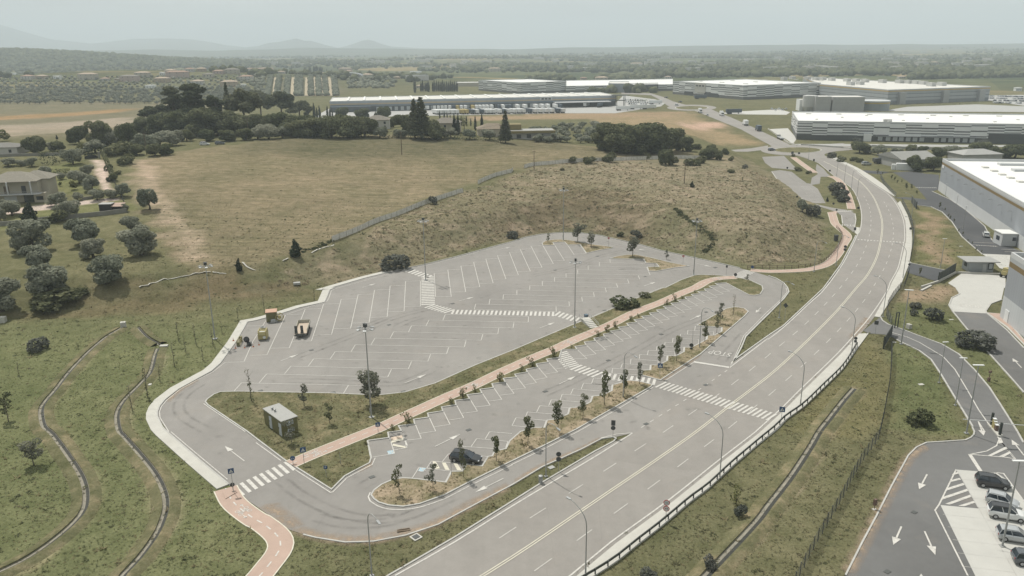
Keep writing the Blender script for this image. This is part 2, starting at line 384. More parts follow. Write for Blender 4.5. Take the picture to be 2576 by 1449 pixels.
# ==== GROUND
def axis(lo,hi,step,far_lo,far_hi,g=1.06):
 a=list(np.arange(lo,hi+1e-6,step));s=step
 while a[-1]<far_hi:s*=g;a.append(a[-1]+s)
 s=step
 while a[0]>far_lo:s*=g;a.insert(0,a[0]-s)
 return np.array(a)
gx=axis(-150,190,1.1,-16000,16000);gy=axis(62,330,1.1,-700,15500)
XX,YY=np.meshgrid(gx,gy);ZZ=terr(XX,YY)
C=lambda r,g,b:np.array([r,g,b])
colr=np.zeros(XX.shape+(3,));colr[:]=C(0.094,0.098,0.050)
def TT(pts):return np.array([T(x,y)[:2]for x,y in pts])
def region(polyw,c,soft=2.0,jit=3.0,amt=1.0):
 x=XX+jit*(vnoise(XX,YY,6,11)-0.5)*2;y=YY+jit*(vnoise(XX,YY,6,12)-0.5)*2
 d=pdist(polyw,x,y)*np.where(inside(polyw,x,y),1,-1)
 k=(S(-soft,soft,d)*amt)[...,None];colr[:]=colr*(1-k)+np.array(c)*k
region(TT([(-400,345),(-400,262),(340,256),(520,262),(640,300),(560,340),(340,350),(150,352)]),(0.115,0.112,0.066),6,6)
region(TT([(-400,330),(-400,318),(0,316),(180,306),(345,292),(350,310),(240,330),(0,345)]),(0.205,0.185,0.13),4,3)
region(TT([(-300,300),(-300,292),(0,292),(200,282),(345,272),(345,279),(200,290),(0,303)]),(0.20,0.145,0.07),3,3)
FIELD=TT([(345,405),(505,372),(700,350),(960,340),(1150,352),(1400,360),(1560,372),(1720,378),(1760,390),(1560,402),(1300,428),(1200,455),(1060,505),(840,602),(735,650),(600,682),(470,690),(400,610),(345,500),(315,430)])
region(FIELD,(0.138,0.126,0.075),3,3)
region(TT([(640,352),(1000,342),(1400,362),(1500,378),(1100,400),(800,395),(600,385)]),(0.083,0.083,0.048),12,6,0.85)  # darker, greener far field; cloud shadow painted into the ground colour
region(TT([(330,410),(360,420),(420,520),(520,640),(470,650),(390,560),(335,470)]),(0.215,0.185,0.125),4,4,0.9)
region(TT([(345,400),(372,402),(420,500),(470,560),(520,600),(515,650),(470,620),(420,560),(380,500)]),(0.24,0.205,0.14),2.5,3,0.7)
BANK=TT([(1290,600),(1144,640),(1000,676),(835,716),(700,740),(560,745),(700,690),(840,622),(1060,520),(1250,455),(1330,425),(1700,398),(1880,400),(1960,440),(2040,520),(2080,600),(2060,655),(1900,668),(1670,622),(1470,578),(1380,582)])
region(BANK,(0.128,0.122,0.072),3,4)
region(TT([(1310,600),(1180,620),(1290,520),(1420,470),(1560,480),(1740,560),(1800,630),(1670,620),(1470,576)]),(0.104,0.092,0.055),5,5,0.8)
region(TT(Q(2,1,[(1350,600),(1700,680),(1900,800),(2080,960),(2300,1000),(2350,1240),(1900,1170),(1600,1080),(1450,900)])),(0.108,0.112,0.062),6,6,0.75)
region(TT(Q(1,1,[(200,1260),(700,1080),(1300,800),(1700,650),(1800,720),(1300,1000),(900,1180),(600,1330)])),(0.112,0.112,0.062),4,5,0.6)
region(TT([(1330,425),(1700,398),(1860,420),(1980,520),(2020,600),(1850,600),(1640,480),(1400,450)]),(0.165,0.153,0.098),8,6,0.7)
region(TT([(0,800),(330,790),(520,768),(790,742),(700,690),(480,700),(250,740),(0,770)]),(0.115,0.098,0.055),4,5,0.8)
region(TT([(0,420),(330,400),(345,500),(400,620),(350,700),(250,740),(0,760)]),(0.105,0.108,0.055),4,4)
for p in([(0,555),(0,525),(230,500),(330,510),(340,530),(160,550)],[(80,470),(160,440),(230,450),(250,480),(180,490)],[(120,420),(200,405),(200,425),(130,440)],[(0,560),(60,560),(60,575),(0,580)]):
 region(TT(p),(0.115,0.125,0.055),1.0,1.0)
region(TT([(235,402),(262,402),(272,440),(285,480),(262,478),(240,430)]),(0.36,0.31,0.24),0.8,1.0)
region(TT([(0,540),(60,520),(180,508),(300,497),(300,504),(180,520),(60,535)]),(0.36,0.32,0.26),0.8,0.6)
region(GG([(1870,850),(1985,740),(2110,665),(2150,590),(2110,650),(1960,690)]),(0.10,0.10,0.05),2,2)
region(GG(Q(3,2,[(870,480),(1040,450),(1150,640),(1230,700),(1180,1100),(1100,1449),(0,1449),(500,1000)])),(0.105,0.105,0.05),2,3)
region(GG(Q(3,2,[(1250,560),(1340,560),(1560,680),(1700,880),(2000,1449),(1150,1449),(1240,900)])),(0.088,0.102,0.046),1.5,2)
region(GG(Q(3,2,[(1220,360),(1500,460),(1900,640),(2250,1010),(2576,1500),(2576,1060),(2150,600),(1850,250),(1300,130)])),(0.088,0.101,0.046),1.5,2)
region(GG(Q(3,2,[(1300,130),(1450,0),(1900,0),(1850,130),(1600,140)])),(0.20,0.165,0.105),3,3,0.9)
region(GG(Q(3,1,[(1480,650),(1700,640),(1950,1100),(2150,1120),(1900,1220),(1440,1180)])),(0.10,0.105,0.048),2,2)
region(GG(Q(3,1,[(1530,660),(1680,690),(1800,1000),(1850,1180),(1640,1150),(1620,950)])),(0.205,0.165,0.105),3,4,0.9)
region(GG([(1480,290),(1730,280),(1800,318),(1915,362),(1790,368),(1640,340),(1500,322)]),(0.185,0.155,0.088),6,6)
region(GG([(1700,312),(1800,306),(1835,316),(1760,330)]),(0.32,0.24,0.17),5,4,0.8)
region(GG([(1180,292),(1500,282),(1740,280),(1700,290),(1450,300),(1190,305)]),(0.20,0.16,0.095),5,5)
FAR_FIELDS=[]
for pv,c in(([(690,240),(700,194),(850,194),(870,240)],(0.10,0.10,0.062)),([(2100,184),(2165,181),(2210,183),(2205,196),(2110,197)],(0.27,0.20,0.11)),([(2300,207),(2450,202),(2700,203),(2700,214),(2470,216)],(0.27,0.21,0.10)),([(1395,195),(1470,186),(1520,190),(1500,202)],(0.17,0.135,0.09)),([(1650,150),(1830,148),(1850,152),(1680,155)],(0.25,0.22,0.15)),([(1700,131),(1900,128),(1900,131),(1720,134)],(0.25,0.23,0.17)),([(2250,139),(2576,136),(2576,141),(2260,144)],(0.22,0.19,0.13)),([(2080,131),(2230,130),(2230,133),(2090,134)],(0.26,0.24,0.18)),([(1440,142),(1600,140),(1610,144),(1450,147)],(0.22,0.19,0.12)),([(280,134),(330,132),(335,150),(300,148)],(0.24,0.20,0.14)),([(430,140),(560,142),(540,147),(440,145)],(0.22,0.19,0.13)),([(840,150),(960,149),(960,153),(850,155)],(0.2,0.18,0.11)),([(2260,152),(2576,152),(2576,156),(2270,157)],(0.12,0.125,0.075)),([(600,150),(640,146),(760,152),(680,160)],(0.30,0.25,0.17)),([(2050,156),(2280,158),(2250,162),(2060,160)],(0.22,0.18,0.12)),([(2240,165),(2576,168),(2576,172),(2250,170)],(0.20,0.17,0.12)),([(1310,152),(1360,151),(1362,163),(1305,162)],(0.25,0.21,0.16)),([(2160,158),(2320,155),(2330,158),(2200,162)],(0.24,0.20,0.14))):
 w_=TT(pv);region(w_,c,12,8);FAR_FIELDS.append(w_)
region(GG(Q(0,3,[(1680,330),(1760,420),(1880,640),(1900,800),(1700,1050),(1500,1280),(1420,1300),(1620,1000),(1700,760),(1680,560),(1600,280)])),(0.23,0.19,0.125),1.0,2.0,0.75)
for dl in(Q(0,2,[(1140,460),(1000,540),(930,620),(720,860),(570,1040),(470,1160),(440,1260),(470,1420)])+Q(0,3,[(560,20),(860,450),(920,620),(880,800),(780,930),(420,1260),(200,1420)]),):
 w=GG(dl);d=pdist(w,XX+vnoise(XX,YY,4,5)-.5,YY,False);k=(S(1.6,0.4,d)*0.6)[...,None];colr[:]=colr*(1-k)+C(0.22,0.185,0.12)*k
for dl in(Q(0,2,[(1590,700),(1545,850),(1450,965),(1280,1140),(1210,1280),(1230,1440)])+Q(0,3,[(1270,40),(1430,220),(1590,420),(1690,600),(1710,760),(1670,930),(1590,1080),(1430,1290)]),Q(3,2,[(890,1030),(780,1150),(640,1340),(560,1449)])+Q(3,3,[(480,140),(330,370),(210,550),(30,770)])+Q(2,3,[(2530,890),(2340,1100),(2160,1290),(2010,1449)])):
 w=GG(dl);d=pdist(w,XX+vnoise(XX,YY,4,5)-.5,YY,False);k=(S(1.8,0.3,d)*0.7)[...,None];colr[:]=colr*(1-k)+C(0.23,0.195,0.135)*k
inB=inside(BANK,XX,YY);mot=vnoise(XX,YY,7,41)*.6+vnoise(XX,YY,2.6,42)*.4;k=(S(.55,.68,mot)*inB*.45)[...,None];colr[:]=colr*(1-k)+C(.10,.104,.06)*k;k=(S(.58,.7,vnoise(XX,YY,4,43)*.6+vnoise(XX,YY,1.6,44)*.4)*inB*.45)[...,None];colr[:]=colr*(1-k)+C(.215,.185,.125)*k
lg=S(-10,-40,XX)*S(180,140,YY);colr*=(1+lg[...,None]*np.array([.03,.13,.02]))
inF=inside(FIELD,XX,YY);fa_,fb_=T(700,560),T(1200,430);fd=np.array([fb_[0]-fa_[0],fb_[1]-fa_[1]]);fd/=np.linalg.norm(fd)
DIST=np.sqrt(XX**2+YY**2);farv=S(900,1350,DIST)*np.where(XX>0,1,S(1000,1600,DIST))
nv=XX.size;verts=np.stack([XX,YY,ZZ],-1).reshape(-1,3)
nxg,nyg=len(gx),len(gy);idx=np.arange(nv).reshape(nyg,nxg)
quads=np.stack([idx[:-1,:-1],idx[:-1,1:],idx[1:,1:],idx[1:,:-1]],-1).reshape(-1,4)
def np_mesh(name,verts,quads,mats,k=4,smooth=False,attrs=None):
 me=bpy.data.meshes.new(name);me.vertices.add(len(verts));me.vertices.foreach_set('co',np.asarray(verts,np.float32).ravel())
 n=len(quads);me.loops.add(n*k);me.loops.foreach_set('vertex_index',np.asarray(quads,np.int32).ravel())
 me.polygons.add(n);me.polygons.foreach_set('loop_start',np.arange(n,dtype=np.int32)*k)
 try:me.polygons.foreach_set('loop_total',np.full(n,k,np.int32))
 except Exception:pass
 if smooth:me.polygons.foreach_set('use_smooth',np.ones(n,bool))
 for an,(typ,data)in(attrs or{}).items():
  a=me.attributes.new(an,typ,'POINT')
  a.data.foreach_set('color' if 'COLOR' in typ else 'value',np.asarray(data,np.float32).ravel())
 me.materials.append(mats);me.update(calc_edges=True);me.validate();return me
def np_obj(name,*a,parent=None,**kw):
 o=bpy.data.objects.new(name,np_mesh(name,*a,**kw));COL.objects.link(o)
 if parent:o.parent=parent
 return o
colr*=np.array([1.35,1.26,1.45])*(1-0.12*farv[...,None])
rgba=np.concatenate([colr.reshape(-1,3),np.ones((nv,1))],1)
ground=struct(np_obj('ground',verts,quads,M['ground'],smooth=True,attrs={'col':('FLOAT_COLOR',rgba),'far':('FLOAT',farv.ravel()),'hay':('FLOAT',(inF*1.0).ravel())}))
def ground_col(x,y):
 ix=np.clip(np.searchsorted(gx,x),0,nxg-1);iy=np.clip(np.searchsorted(gy,y),0,nyg-1);return colr[iy,ix]
# ==== ROADS AND PAVEMENTS
Z_LOT,Z_ROAD,Z_MARK=0.02,0.035,0.055
LOT=Q(0,2,[(1690,1449),(1590,1300),(1590,1250),(1610,1195),(1660,1130),(1800,1020),(2000,910),(2130,840),(2220,760),(2300,650),(2380,540),(2470,385),(2492,345)])+Q(1,2,[(0,330),(230,268),(440,200),(690,145),(705,120),(745,20),(800,0)])+Q(1,1,[(760,1449),(1100,1350),(1400,1278),(1480,1260),(1700,1215),(2000,1140),(2576,985)])+Q(2,1,[(140,940),(300,910),(500,893),(700,897),(900,925),(1000,950),(1270,1010),(1500,1075),(1850,1150),(2100,1205),(2290,1250),(2450,1290),(2576,1330)])+Q(3,1,[(80,1360),(150,1400),(190,1449)])+Q(3,2,[(200,40),(150,110),(60,200),(0,265)])+Q(2,2,[(2500,330),(2340,490),(2290,600),(2200,780)])+Q(2,2,[(2235,870),(1900,1200),(1700,1449)])+Q(2,3,[(1212,15),(1040,50),(900,65),(700,170),(300,350),(0,530)])+Q(1,3,[(2200,730),(1830,930),(1500,1040),(1180,1100),(900,1108),(600,1060),(480,1030),(340,985),(0,745)])+Q(0,3,[(2420,640),(2310,540),(1960,245)])
LOTW=GG(LOT)
mb=MB();mb.poly(LOTW,Z_LOT);lot=struct(mb.build('car_park_asphalt',M['asphalt_lot']))
EL=[(700,1640),(860,1530)]+Q(1,3,[(1345,1449),(1500,1362),(2000,1072)])+Q(2,3,[(0,712),(300,522),(840,203),(1032,100)])+Q(2,2,[(1250,1449),(1700,1080),(2150,810),(2245,735),(2576,490)])+Q(3,2,[(160,383),(400,158),(560,8)])+Q(3,1,[(740,1210),(850,1000),(888,920),(925,850),(935,700),(900,560),(830,440),(700,350),(600,270),(500,190),(400,150),(330,128),(240,105),(140,92)])
ER=[(1160,1640),(1320,1530)]+Q(2,3,[(600,1449),(1000,1118),(1600,680),(2100,280),(2450,10)])+Q(3,2,[(0,1345),(150,1208),(340,1018),(700,668),(900,448),(1020,306),(1140,134),(1214,10)])+Q(3,1,[(1232,1400),(1312,1250),(1353,1080),(1378,960),(1378,880),(1368,780),(1333,680),(1283,590),(1203,500),(1053,400),(953,330),(853,250),(742,200),(640,150),(560,118),(570,95),(660,75),(800,52)])
ELW=smooth_line(GG(EL),3);ERW=smooth_line(GG(ER),3)
mb=MB();mb.poly(list(ELW)+[a_-k_*.7 for a_,k_ in zip(ERW,normals(ERW))][::-1],Z_ROAD)
struct(mb.build('road',M['asphalt_road']))
def ell(cx,cy,rx,ry,n=40):return[(cx+rx*math.cos(2*math.pi*k/n),cy+ry*math.sin(2*math.pi*k/n))for k in range(n)]
RBC=(2006,378)
mb=MB();mb.poly(GG(ell(*RBC,92,13.5)),Z_ROAD+0.012)
far_road=Q(2,0,[(2576,1449),(2520,1420),(2300,1300),(2100,1220),(1900,1140),(1830,1112),(1660,1100),(1560,1060),(1480,1000),(1400,958),(1100,945),(1100,930),(1400,940),(1520,975),(1620,1020),(1760,1058),(1960,1080),(2120,1150),(2200,1180),(2400,1268),(2576,1352)])+[(1975,358),(1990,366),(1950,374)]
mb.poly(GG(far_road),Z_ROAD)
mb.poly(GG([(1932,366),(1932,376),(1880,382),(1830,381),(1830,378),(1890,373)]),Z_ROAD+0.006)
mb.poly(GG([(2060,372),(2090,362),(2120,360),(2160,376),(2110,380),(2080,384)]),Z_ROAD+0.006)
mb.poly(GG(ell(1740,271,62,7.5)),Z_ROAD+0.018)
struct(mb.build('far_road',M['asphalt_road']))
mb=MB()
mb.prism(GG(ell(*RBC,58,6.6)),0,0.18);mb.prism(GG(ell(1740,271.5,40,4.2)),0,0.2)
struct(mb.build('roundabout_island',M['verge']))
mb=MB();ribbon(mb,GG(ell(*RBC,60,7.0)),0.25,-0.25,0,0.2,True);ribbon(mb,GG(ell(1740,271.5,41,4.4)),0.4,-0.4,0,0.22,True);struct(mb.build('roundabout_kerb',M['concrete']))
NB=Q(3,1,[(30,275),(120,262),(240,280),(300,330),(390,395),(430,400),(440,340),(500,305),(600,300),(640,330),(530,330),(520,400),(440,412),(500,450),(580,595),(480,598),(360,560),(190,490),(110,390)])
mb=MB();mb.poly(GG(NB),Z_LOT);mb.poly(GG(Q(3,1,[(-60,130),(160,118),(290,250),(280,262),(40,240),(-30,190)])),Z_LOT)
mb.poly(GG(Q(3,1,[(490,200),(560,250),(600,300),(500,305),(480,250)])),Z_LOT+.006)
mb.poly(GG(Q(3,1,[(480,605),(640,640),(800,665),(700,690),(600,655),(500,625)])),Z_LOT+.006)
mb.poly(GG(Q(3,1,[(690,680),(830,672),(870,700),(880,750),(860,890),(830,865),(745,800),(735,720)])),Z_LOT+.012)
struct(mb.build('small_car_park',M['asphalt_lot']))
mb=MB()
DRV=Q(3,2,[(960,430),(1010,457),(1180,470),(1240,490),(1340,547),(1520,632),(1640,722),(1740,872),(1860,1072),(1970,1252),(2060,1400),(2083,1449)])+Q(3,3,[(2078,30),(2050,60),(1990,88),(1800,101),(1600,113),(1500,160),(1420,240),(1250,550),(1100,850),(950,1130),(790,1449)])+[(2070,1560),(2000,1660),(2900,1660),(2900,1200),(2640,1160)]+Q(3,2,[(2570,1560),(2510,1449),(2340,1180),(2230,1010),(2080,830),(1920,670),(1750,570),(1500,478),(1300,400),(1215,375),(1150,330),(1120,300)])
mb.poly(GG(DRV),Z_LOT)
mb.poly(GG(Q(3,2,[(1860,238),(2000,412),(2190,622),(2440,900),(2576,1055),(2900,1400),(3100,1300),(2576,605),(2400,420),(2200,255)])),Z_LOT)
struct(mb.build('yard_asphalt',M['asphalt_dark']))
mb=MB()
mb.poly(GG(Q(3,1,[(1250,540),(1380,555),(1480,575),(1480,612),(1640,632),(1750,682),(1850,782),(1950,932),(2040,1012),(2160,1112),(2440,1117),(2576,1120),(2576,1095),(2430,1030),(2310,1010),(2250,965),(2180,830),(2100,760),(1980,660),(1830,560),(1650,478),(1720,455),(1720,310),(1600,300),(1440,275),(1300,285),(930,262),(960,290),(1130,305),(1250,280),(1350,340),(1500,440),(1600,560),(1400,535)])),Z_LOT)
mb.poly(GG(Q(3,1,[(1420,1190),(1560,1225),(1780,1270),(1720,1390),(1420,1300),(1400,1290)])),Z_LOT+0.004)
struct(mb.build('loading_drive',M['asphalt_black']))
mb=MB()
PAD=Q(3,1,[(1810,1400),(1960,1295),(2390,1330),(2390,1449)])+Q(3,2,[(2375,0),(2350,115),(2240,162),(2190,232),(2200,257),(1850,237),(1822,180),(1850,100),(1930,62),(1890,0)])
mb.poly(GG(PAD),Z_LOT+0.012)
mb.poly(GG(Q(3,1,[(2150,1105),(2440,1118),(2420,1270),(2330,1250),(2270,1180)])),Z_LOT+0.012)
PK=Q(3,3,[(1895,380),(2300,412),(2400,480),(2576,700)])+[(2760,1260),(2760,1560)]+Q(3,3,[(2220,1700),(2085,1449),(1735,737),(2118,772)])
mb.poly(GG(PK),Z_LOT+0.012)
mb.poly(GG(Q(3,0,[(0,1300),(200,1290),(290,1395),(250,1449),(180,1400)])),Z_LOT);mb.poly(GG(Q(2,0,[(2060,1140),(2300,1120),(2700,1100),(2800,1130),(2760,1155),(2250,1150)])),Z_LOT)
struct(mb.build('concrete_yard',M['concrete_white']))
mb=MB()
mb.poly(GG(Q(1,0,[(560,1190),(740,1090),(2576,1080)])+Q(2,0,[(1040,1040),(1120,960),(1440,1000),(1540,1040),(1500,1070),(1040,1140),(500,1140),(0,1150)])+Q(1,0,[(2000,1160),(1200,1175),(720,1190)])),0.05)
mb.poly(GG(Q(3,0,[(1130,1120),(1400,1075),(2100,1050),(2576,1070),(2900,1060),(2900,1130)])),0.05);mb.poly(GG(Q(3,0,[(2200,1010),(2230,960),(2900,950),(2900,1050),(2576,1065)])),0.05)
mb.poly(GG(Q(3,0,[(250,1449),(800,1449),(2576,1462),(2700,1470),(2700,1480),(1500,1478),(700,1468),(400,1470)])),0.05)
struct(mb.build('far_yard',M['concrete_grey']))
mb=MB()
SWI=LOTW[0:25]
left_walk=[(577,1219),(500,1155),(422,1087)]+Q(0,2,[(1640,1400),(1590,1300),(1590,1250),(1610,1195),(1660,1130),(1800,1020),(2000,910),(2130,840),(2220,760),(2300,650),(2380,540),(2470,385),(2492,345)])+Q(1,2,[(0,330),(230,268),(440,200),(690,145),(705,120),(745,20),(800,0)])+Q(1,1,[(760,1449),(1100,1350),(1400,1278),(1480,1262)])
lw=GG(left_walk)
ribbon(mb,lw,0.0,1.75,-0.1,0.13)
rw=GG(Q(2,3,[(480,1600),(600,1449),(1000,1118),(1600,680),(2100,280),(2450,10)])+Q(3,2,[(0,1345),(150,1208),(340,1018),(700,668),(890,460)]))
ro=GG(Q(2,3,[(680,1600),(810,1470),(1055,1310),(1265,1143),(1460,993),(1640,843),(1805,703),(1970,583),(2110,453),(2240,333),(2370,223),(2500,115)])+Q(3,2,[(100,1425),(190,1325),(360,1200),(560,1012),(760,812),(900,612),(1012,460)]))
rwo=[p+n*-0.5 for p,n in zip(rw,normals(rw))]
mb.prism(list(rwo)+list(ro[::-1]),-0.1,0.13)
r2=GG(Q(3,2,[(1070,290),(1140,165),(1225,0)])+Q(3,1,[(1245,1400),(1325,1250),(1366,1080),(1390,960),(1390,880),(1382,780),(1345,680),(1300,600)]))
r2o=GG(Q(3,2,[(1125,298),(1205,170),(1320,10)])+Q(3,1,[(1345,1400),(1420,1210),(1445,1050),(1450,950),(1443,850),(1405,720),(1345,600),(1330,575)]))
mb.prism(list(r2)+list(r2o[::-1]),-0.1,0.13)
r3=GG(Q(3,1,[(1265,525),(1210,492),(1060,396),(960,324),(860,246),(745,194),(650,145)]));r3o=GG(Q(3,1,[(1290,528),(1150,400),(1050,330),(950,268),(900,240),(760,175),(680,130)]))
mb.prism(list(r3)+list(r3o[::-1]),-0.1,0.13)
mb.prism(GG(Q(3,1,[(880,840),(925,845),(905,920),(870,890)])),-0.1,0.14)
mb.prism(GG(Q(3,2,[(2200,250),(2350,262),(2576,520),(2700,640),(2640,640),(2400,400)])),-0.1,0.10,0)
struct(mb.build('pavement',M['concrete']))
mb=MB();mb.poly(GG(Q(3,2,[(2215,256),(2335,262),(2560,515),(2690,640),(2660,650),(2410,390)])),0.125);mb.poly(GG(Q(3,1,[(2165,790),(2215,800),(2350,905),(2310,890)])),0.06);struct(mb.build('brick_apron',M['bike']))
# ==== KERBED ISLANDS
KERB=MB();MARK=MB();WORN=MB();CREAM=MB();ISL=MB()
ISLG=MB()
def island(pts,top=0.13,kerb=0.22,mbk=KERB,green=False):
 p=np.asarray(pts);n=len(p)
 if sum(p[i][0]*p[(i+1)%n][1]-p[(i+1)%n][0]*p[i][1]for i in range(n))<0:p=p[::-1]
 (ISLG if green else ISL).poly(p,top-0.012);ribbon(mbk,p,kerb,0.0,-0.05,top+0.02,True)
 return p
def zigzag(pairs):return[c for ab in pairs for c in ab]
ROWK=[[(1130,95),(1345,65)]]
K13=Q(1,3,[(1130,95),(1345,65),(1335,12),(1470,-5)])
K12=Q(1,2,zigzag([[(1443,1395),(1605,1378)],[(1595,1330),(1745,1308)],[(1735,1268),(1887,1245)],[(1875,1205),(2020,1183)],[(2010,1140),(2155,1122)],[(2133,1082),(2280,1065)],[(2262,1027),(2395,1010)],[(2382,970),(2515,955)]]))
K22=Q(2,2,zigzag([[(-80,917),(52,903)],[(35,875),(160,852)],[(150,825),(265,803)],[(250,770),(370,752)],[(355,722),(480,706)],[(505,625),(660,625)],[(640,595),(750,580)],[(735,550),(845,538)],[(830,512),(935,495)],[(925,470),(1020,457)],[(995,440),(1100,425)],[(1075,400),(1180,388)],[(1160,362),(1262,350)],[(1235,325),(1335,313)],[(1310,292),(1410,280)],[(1390,258),(1480,247)],[(1460,227),(1560,215)],[(1530,192),(1630,182)],[(1605,160),(1700,150)],[(1670,128),(1760,118)],[(1745,97),(1830,90)],[(1810,70),(1900,60)],[(1875,42),(1960,35)],[(1940,15),(2020,5)],[(1990,-12),(2080,-22)],[(2050,-40),(2150,-48)]]))
SAW=K13+K12+K22
I1=Q(2,1,[(1540,1449),(1700,1370),(1830,1325),(1900,1318),(2100,1325),(2230,1342),(2300,1352),(2400,1375),(2520,1430)])+Q(2,2,[(2530,20),(2500,68),(2440,80),(2380,73),(2250,5)])+SAW[::-1]+Q(1,3,[(1165,270),(1150,318),(1010,390),(900,450),(760,590),(290,295),(0,75)])+Q(0,2,[(2480,1449),(2085,1182),(2060,1150),(2080,1122),(2150,1072),(2220,1046),(2400,1042)])+Q(1,2,[(0,1045),(760,1060),(1150,1078),(1270,1076),(1500,1050),(1800,960),(2200,780),(2576,630)])+Q(2,2,[(600,375),(820,290),(1230,115),(1520,0)])
i1=island(GG(I1),green=True)
I2=Q(1,3,[(1150,640),(1180,590),(1260,530),(1370,482),(1480,464),(1580,470),(1780,492),(1905,507),(1962,400),(2072,397),(2115,325),(2270,345),(2330,250),(2372,245),(2392,200),(2510,172),(2547,95)])+Q(2,2,[(80,1449),(215,1407),(322,1407),(347,1335),(455,1320),(560,1272),(577,1210),(690,1200),(785,1152),(807,1092),(900,1085),(1000,1037),(1007,980),(1170,932),(1280,942),(1420,976),(1400,1000),(1100,1172),(650,1430)])+Q(2,3,[(330,142),(0,302)])+Q(1,3,[(2150,512),(1900,642),(1650,732),(1480,760),(1330,747),(1230,717),(1180,682)])
i2=island(GG(I2))
I3=Q(2,2,[(1495,935),(1300,882),(1302,832),(1388,828),(1392,778),(1470,780),(1558,735),(1562,686),(1642,688),(1727,645),(1730,600),(1800,602),(1882,560),(1957,518),(1962,480),(2032,480),(2107,440),(2107,402),(1850,383),(1990,300),(2150,210),(2240,192),(2340,207),(2383,240),(2350,280),(2120,480),(1900,670),(1700,800)])
i3=island(GG(I3))
I4=Q(2,1,[(300,1000),(330,978),(420,964),(520,962),(620,977),(800,1010),(1000,1038),(1035,1046),(880,1072),(747,1103),(682,1014),(555,1019),(527,989),(415,993),(430,1021),(307,1021)])
i4=island(GG(I4))
I5=Q(2,1,[(975,1157),(1050,1132),(1150,1117),(1250,1116),(1400,1146),(1600,1196),(1790,1232),(1650,1247),(1540,1267),(1450,1284),(1372,1280),(1357,1240),(1475,1238),(1450,1206),(1342,1200),(1322,1161)])
i5=island(GG(I5))
W1p=GG(Q(2,2,[(2235,735),(2576,487)])+Q(3,2,[(160,382),(400,157),(560,8)])+Q(3,1,[(620,1390),(500,1320),(0,1290),(-40,1310)])+Q(3,1,[(80,1352),(160,1392),(205,1449)])+Q(3,2,[(212,40),(162,112),(70,205),(0,280)])+Q(2,2,[(2510,335),(2352,492),(2300,600)]))
for seg in(Q(2,2,[(2232,735),(2576,489)])+Q(3,2,[(160,383),(400,158),(560,8)])+Q(3,1,[(740,1210),(850,1000),(888,920)]),):
 ribbon(KERB,GG(seg),0.25,0.0,-0.05,0.14)
ribbon(KERB,GG(Q(2,2,[(2230,730),(2300,600),(2345,490),(2505,330),(2576,262)])+Q(3,2,[(60,200),(152,110),(203,40),(190,-2)])+Q(3,1,[(150,1398),(80,1356),(0,1328)])),0.0,-0.28,-0.05,0.14)
VP=Q(2,3,[(1055,65),(1010,50),(900,66),(700,171),(300,351),(0,531)])+Q(1,3,[(2200,731),(1830,931),(1500,1041),(1180,1101),(900,1109),(600,1061),(480,1031)])
VB=Q(2,3,[(1055,68),(1030,100),(840,201),(300,521),(0,711)])+Q(1,3,[(2000,1071),(1500,1361),(1345,1449)])+[(860,1530),(700,1640)]
ribbon(KERB,GG(VP),0.0,0.2,-0.05,0.13);ribbon(KERB,GG(VB),0.0,-0.22,-0.05,0.14)
ribbon(KERB,GG(Q(1,1,[(1480,1258),(1700,1213),(2000,1138),(2576,983)])+Q(2,1,[(140,938),(300,908),(500,891),(700,895),(900,923),(1000,948),(1270,1008),(1500,1073),(1850,1148),(2100,1203),(2290,1248)])),0.0,0.22,-0.05,0.13)
ribbon(KERB,lw,-0.02,0.18,-0.06,0.15)
for seg in(Q(3,3,[(790,1449),(950,1130),(1100,850),(1250,550),(1420,240),(1500,160),(1600,113),(1800,101),(1990,88),(2050,60),(2078,30)])+Q(3,2,[(2083,1449),(2060,1400)])[:2],):
 ribbon(KERB,GG(seg),0.0,0.2,-0.05,0.13)
for seg in(Q(3,2,[(2060,1400),(1970,1252),(1860,1072),(1740,872),(1640,722),(1520,632),(1340,547),(1290,520)]),Q(3,2,[(1130,290),(1152,330),(1217,372),(1300,398),(1500,476),(1750,568),(1920,668),(2080,828),(2230,1008),(2340,1178),(2510,1449),(2570,1560)]),Q(3,2,[(1892,0),(1930,60),(1850,100),(1820,175),(1860,238),(2000,411),(2190,621),(2440,900),(2576,1055)]),Q(3,2,[(2355,117),(2242,160),(2192,232),(2202,257),(2400,422),(2576,607)]),Q(3,1,[(1480,613),(1640,633),(1750,683),(1850,783),(1950,933),(2040,1013),(2160,1113)]),Q(3,1,[(1650,476),(1830,558),(1980,658),(2100,758),(2180,828),(2250,963),(2310,1008),(2430,1028)]),Q(3,1,[(1415,1180),(1440,1200),(1560,1226),(1780,1272)])):
 ribbon(KERB,GG(seg),0.12,-0.14,-0.05,0.13)
struct(ISL.build('traffic_island',M['island']));struct(ISLG.build('planted_island',M['verge']))
struct(KERB.build('kerb',M['kerb']))
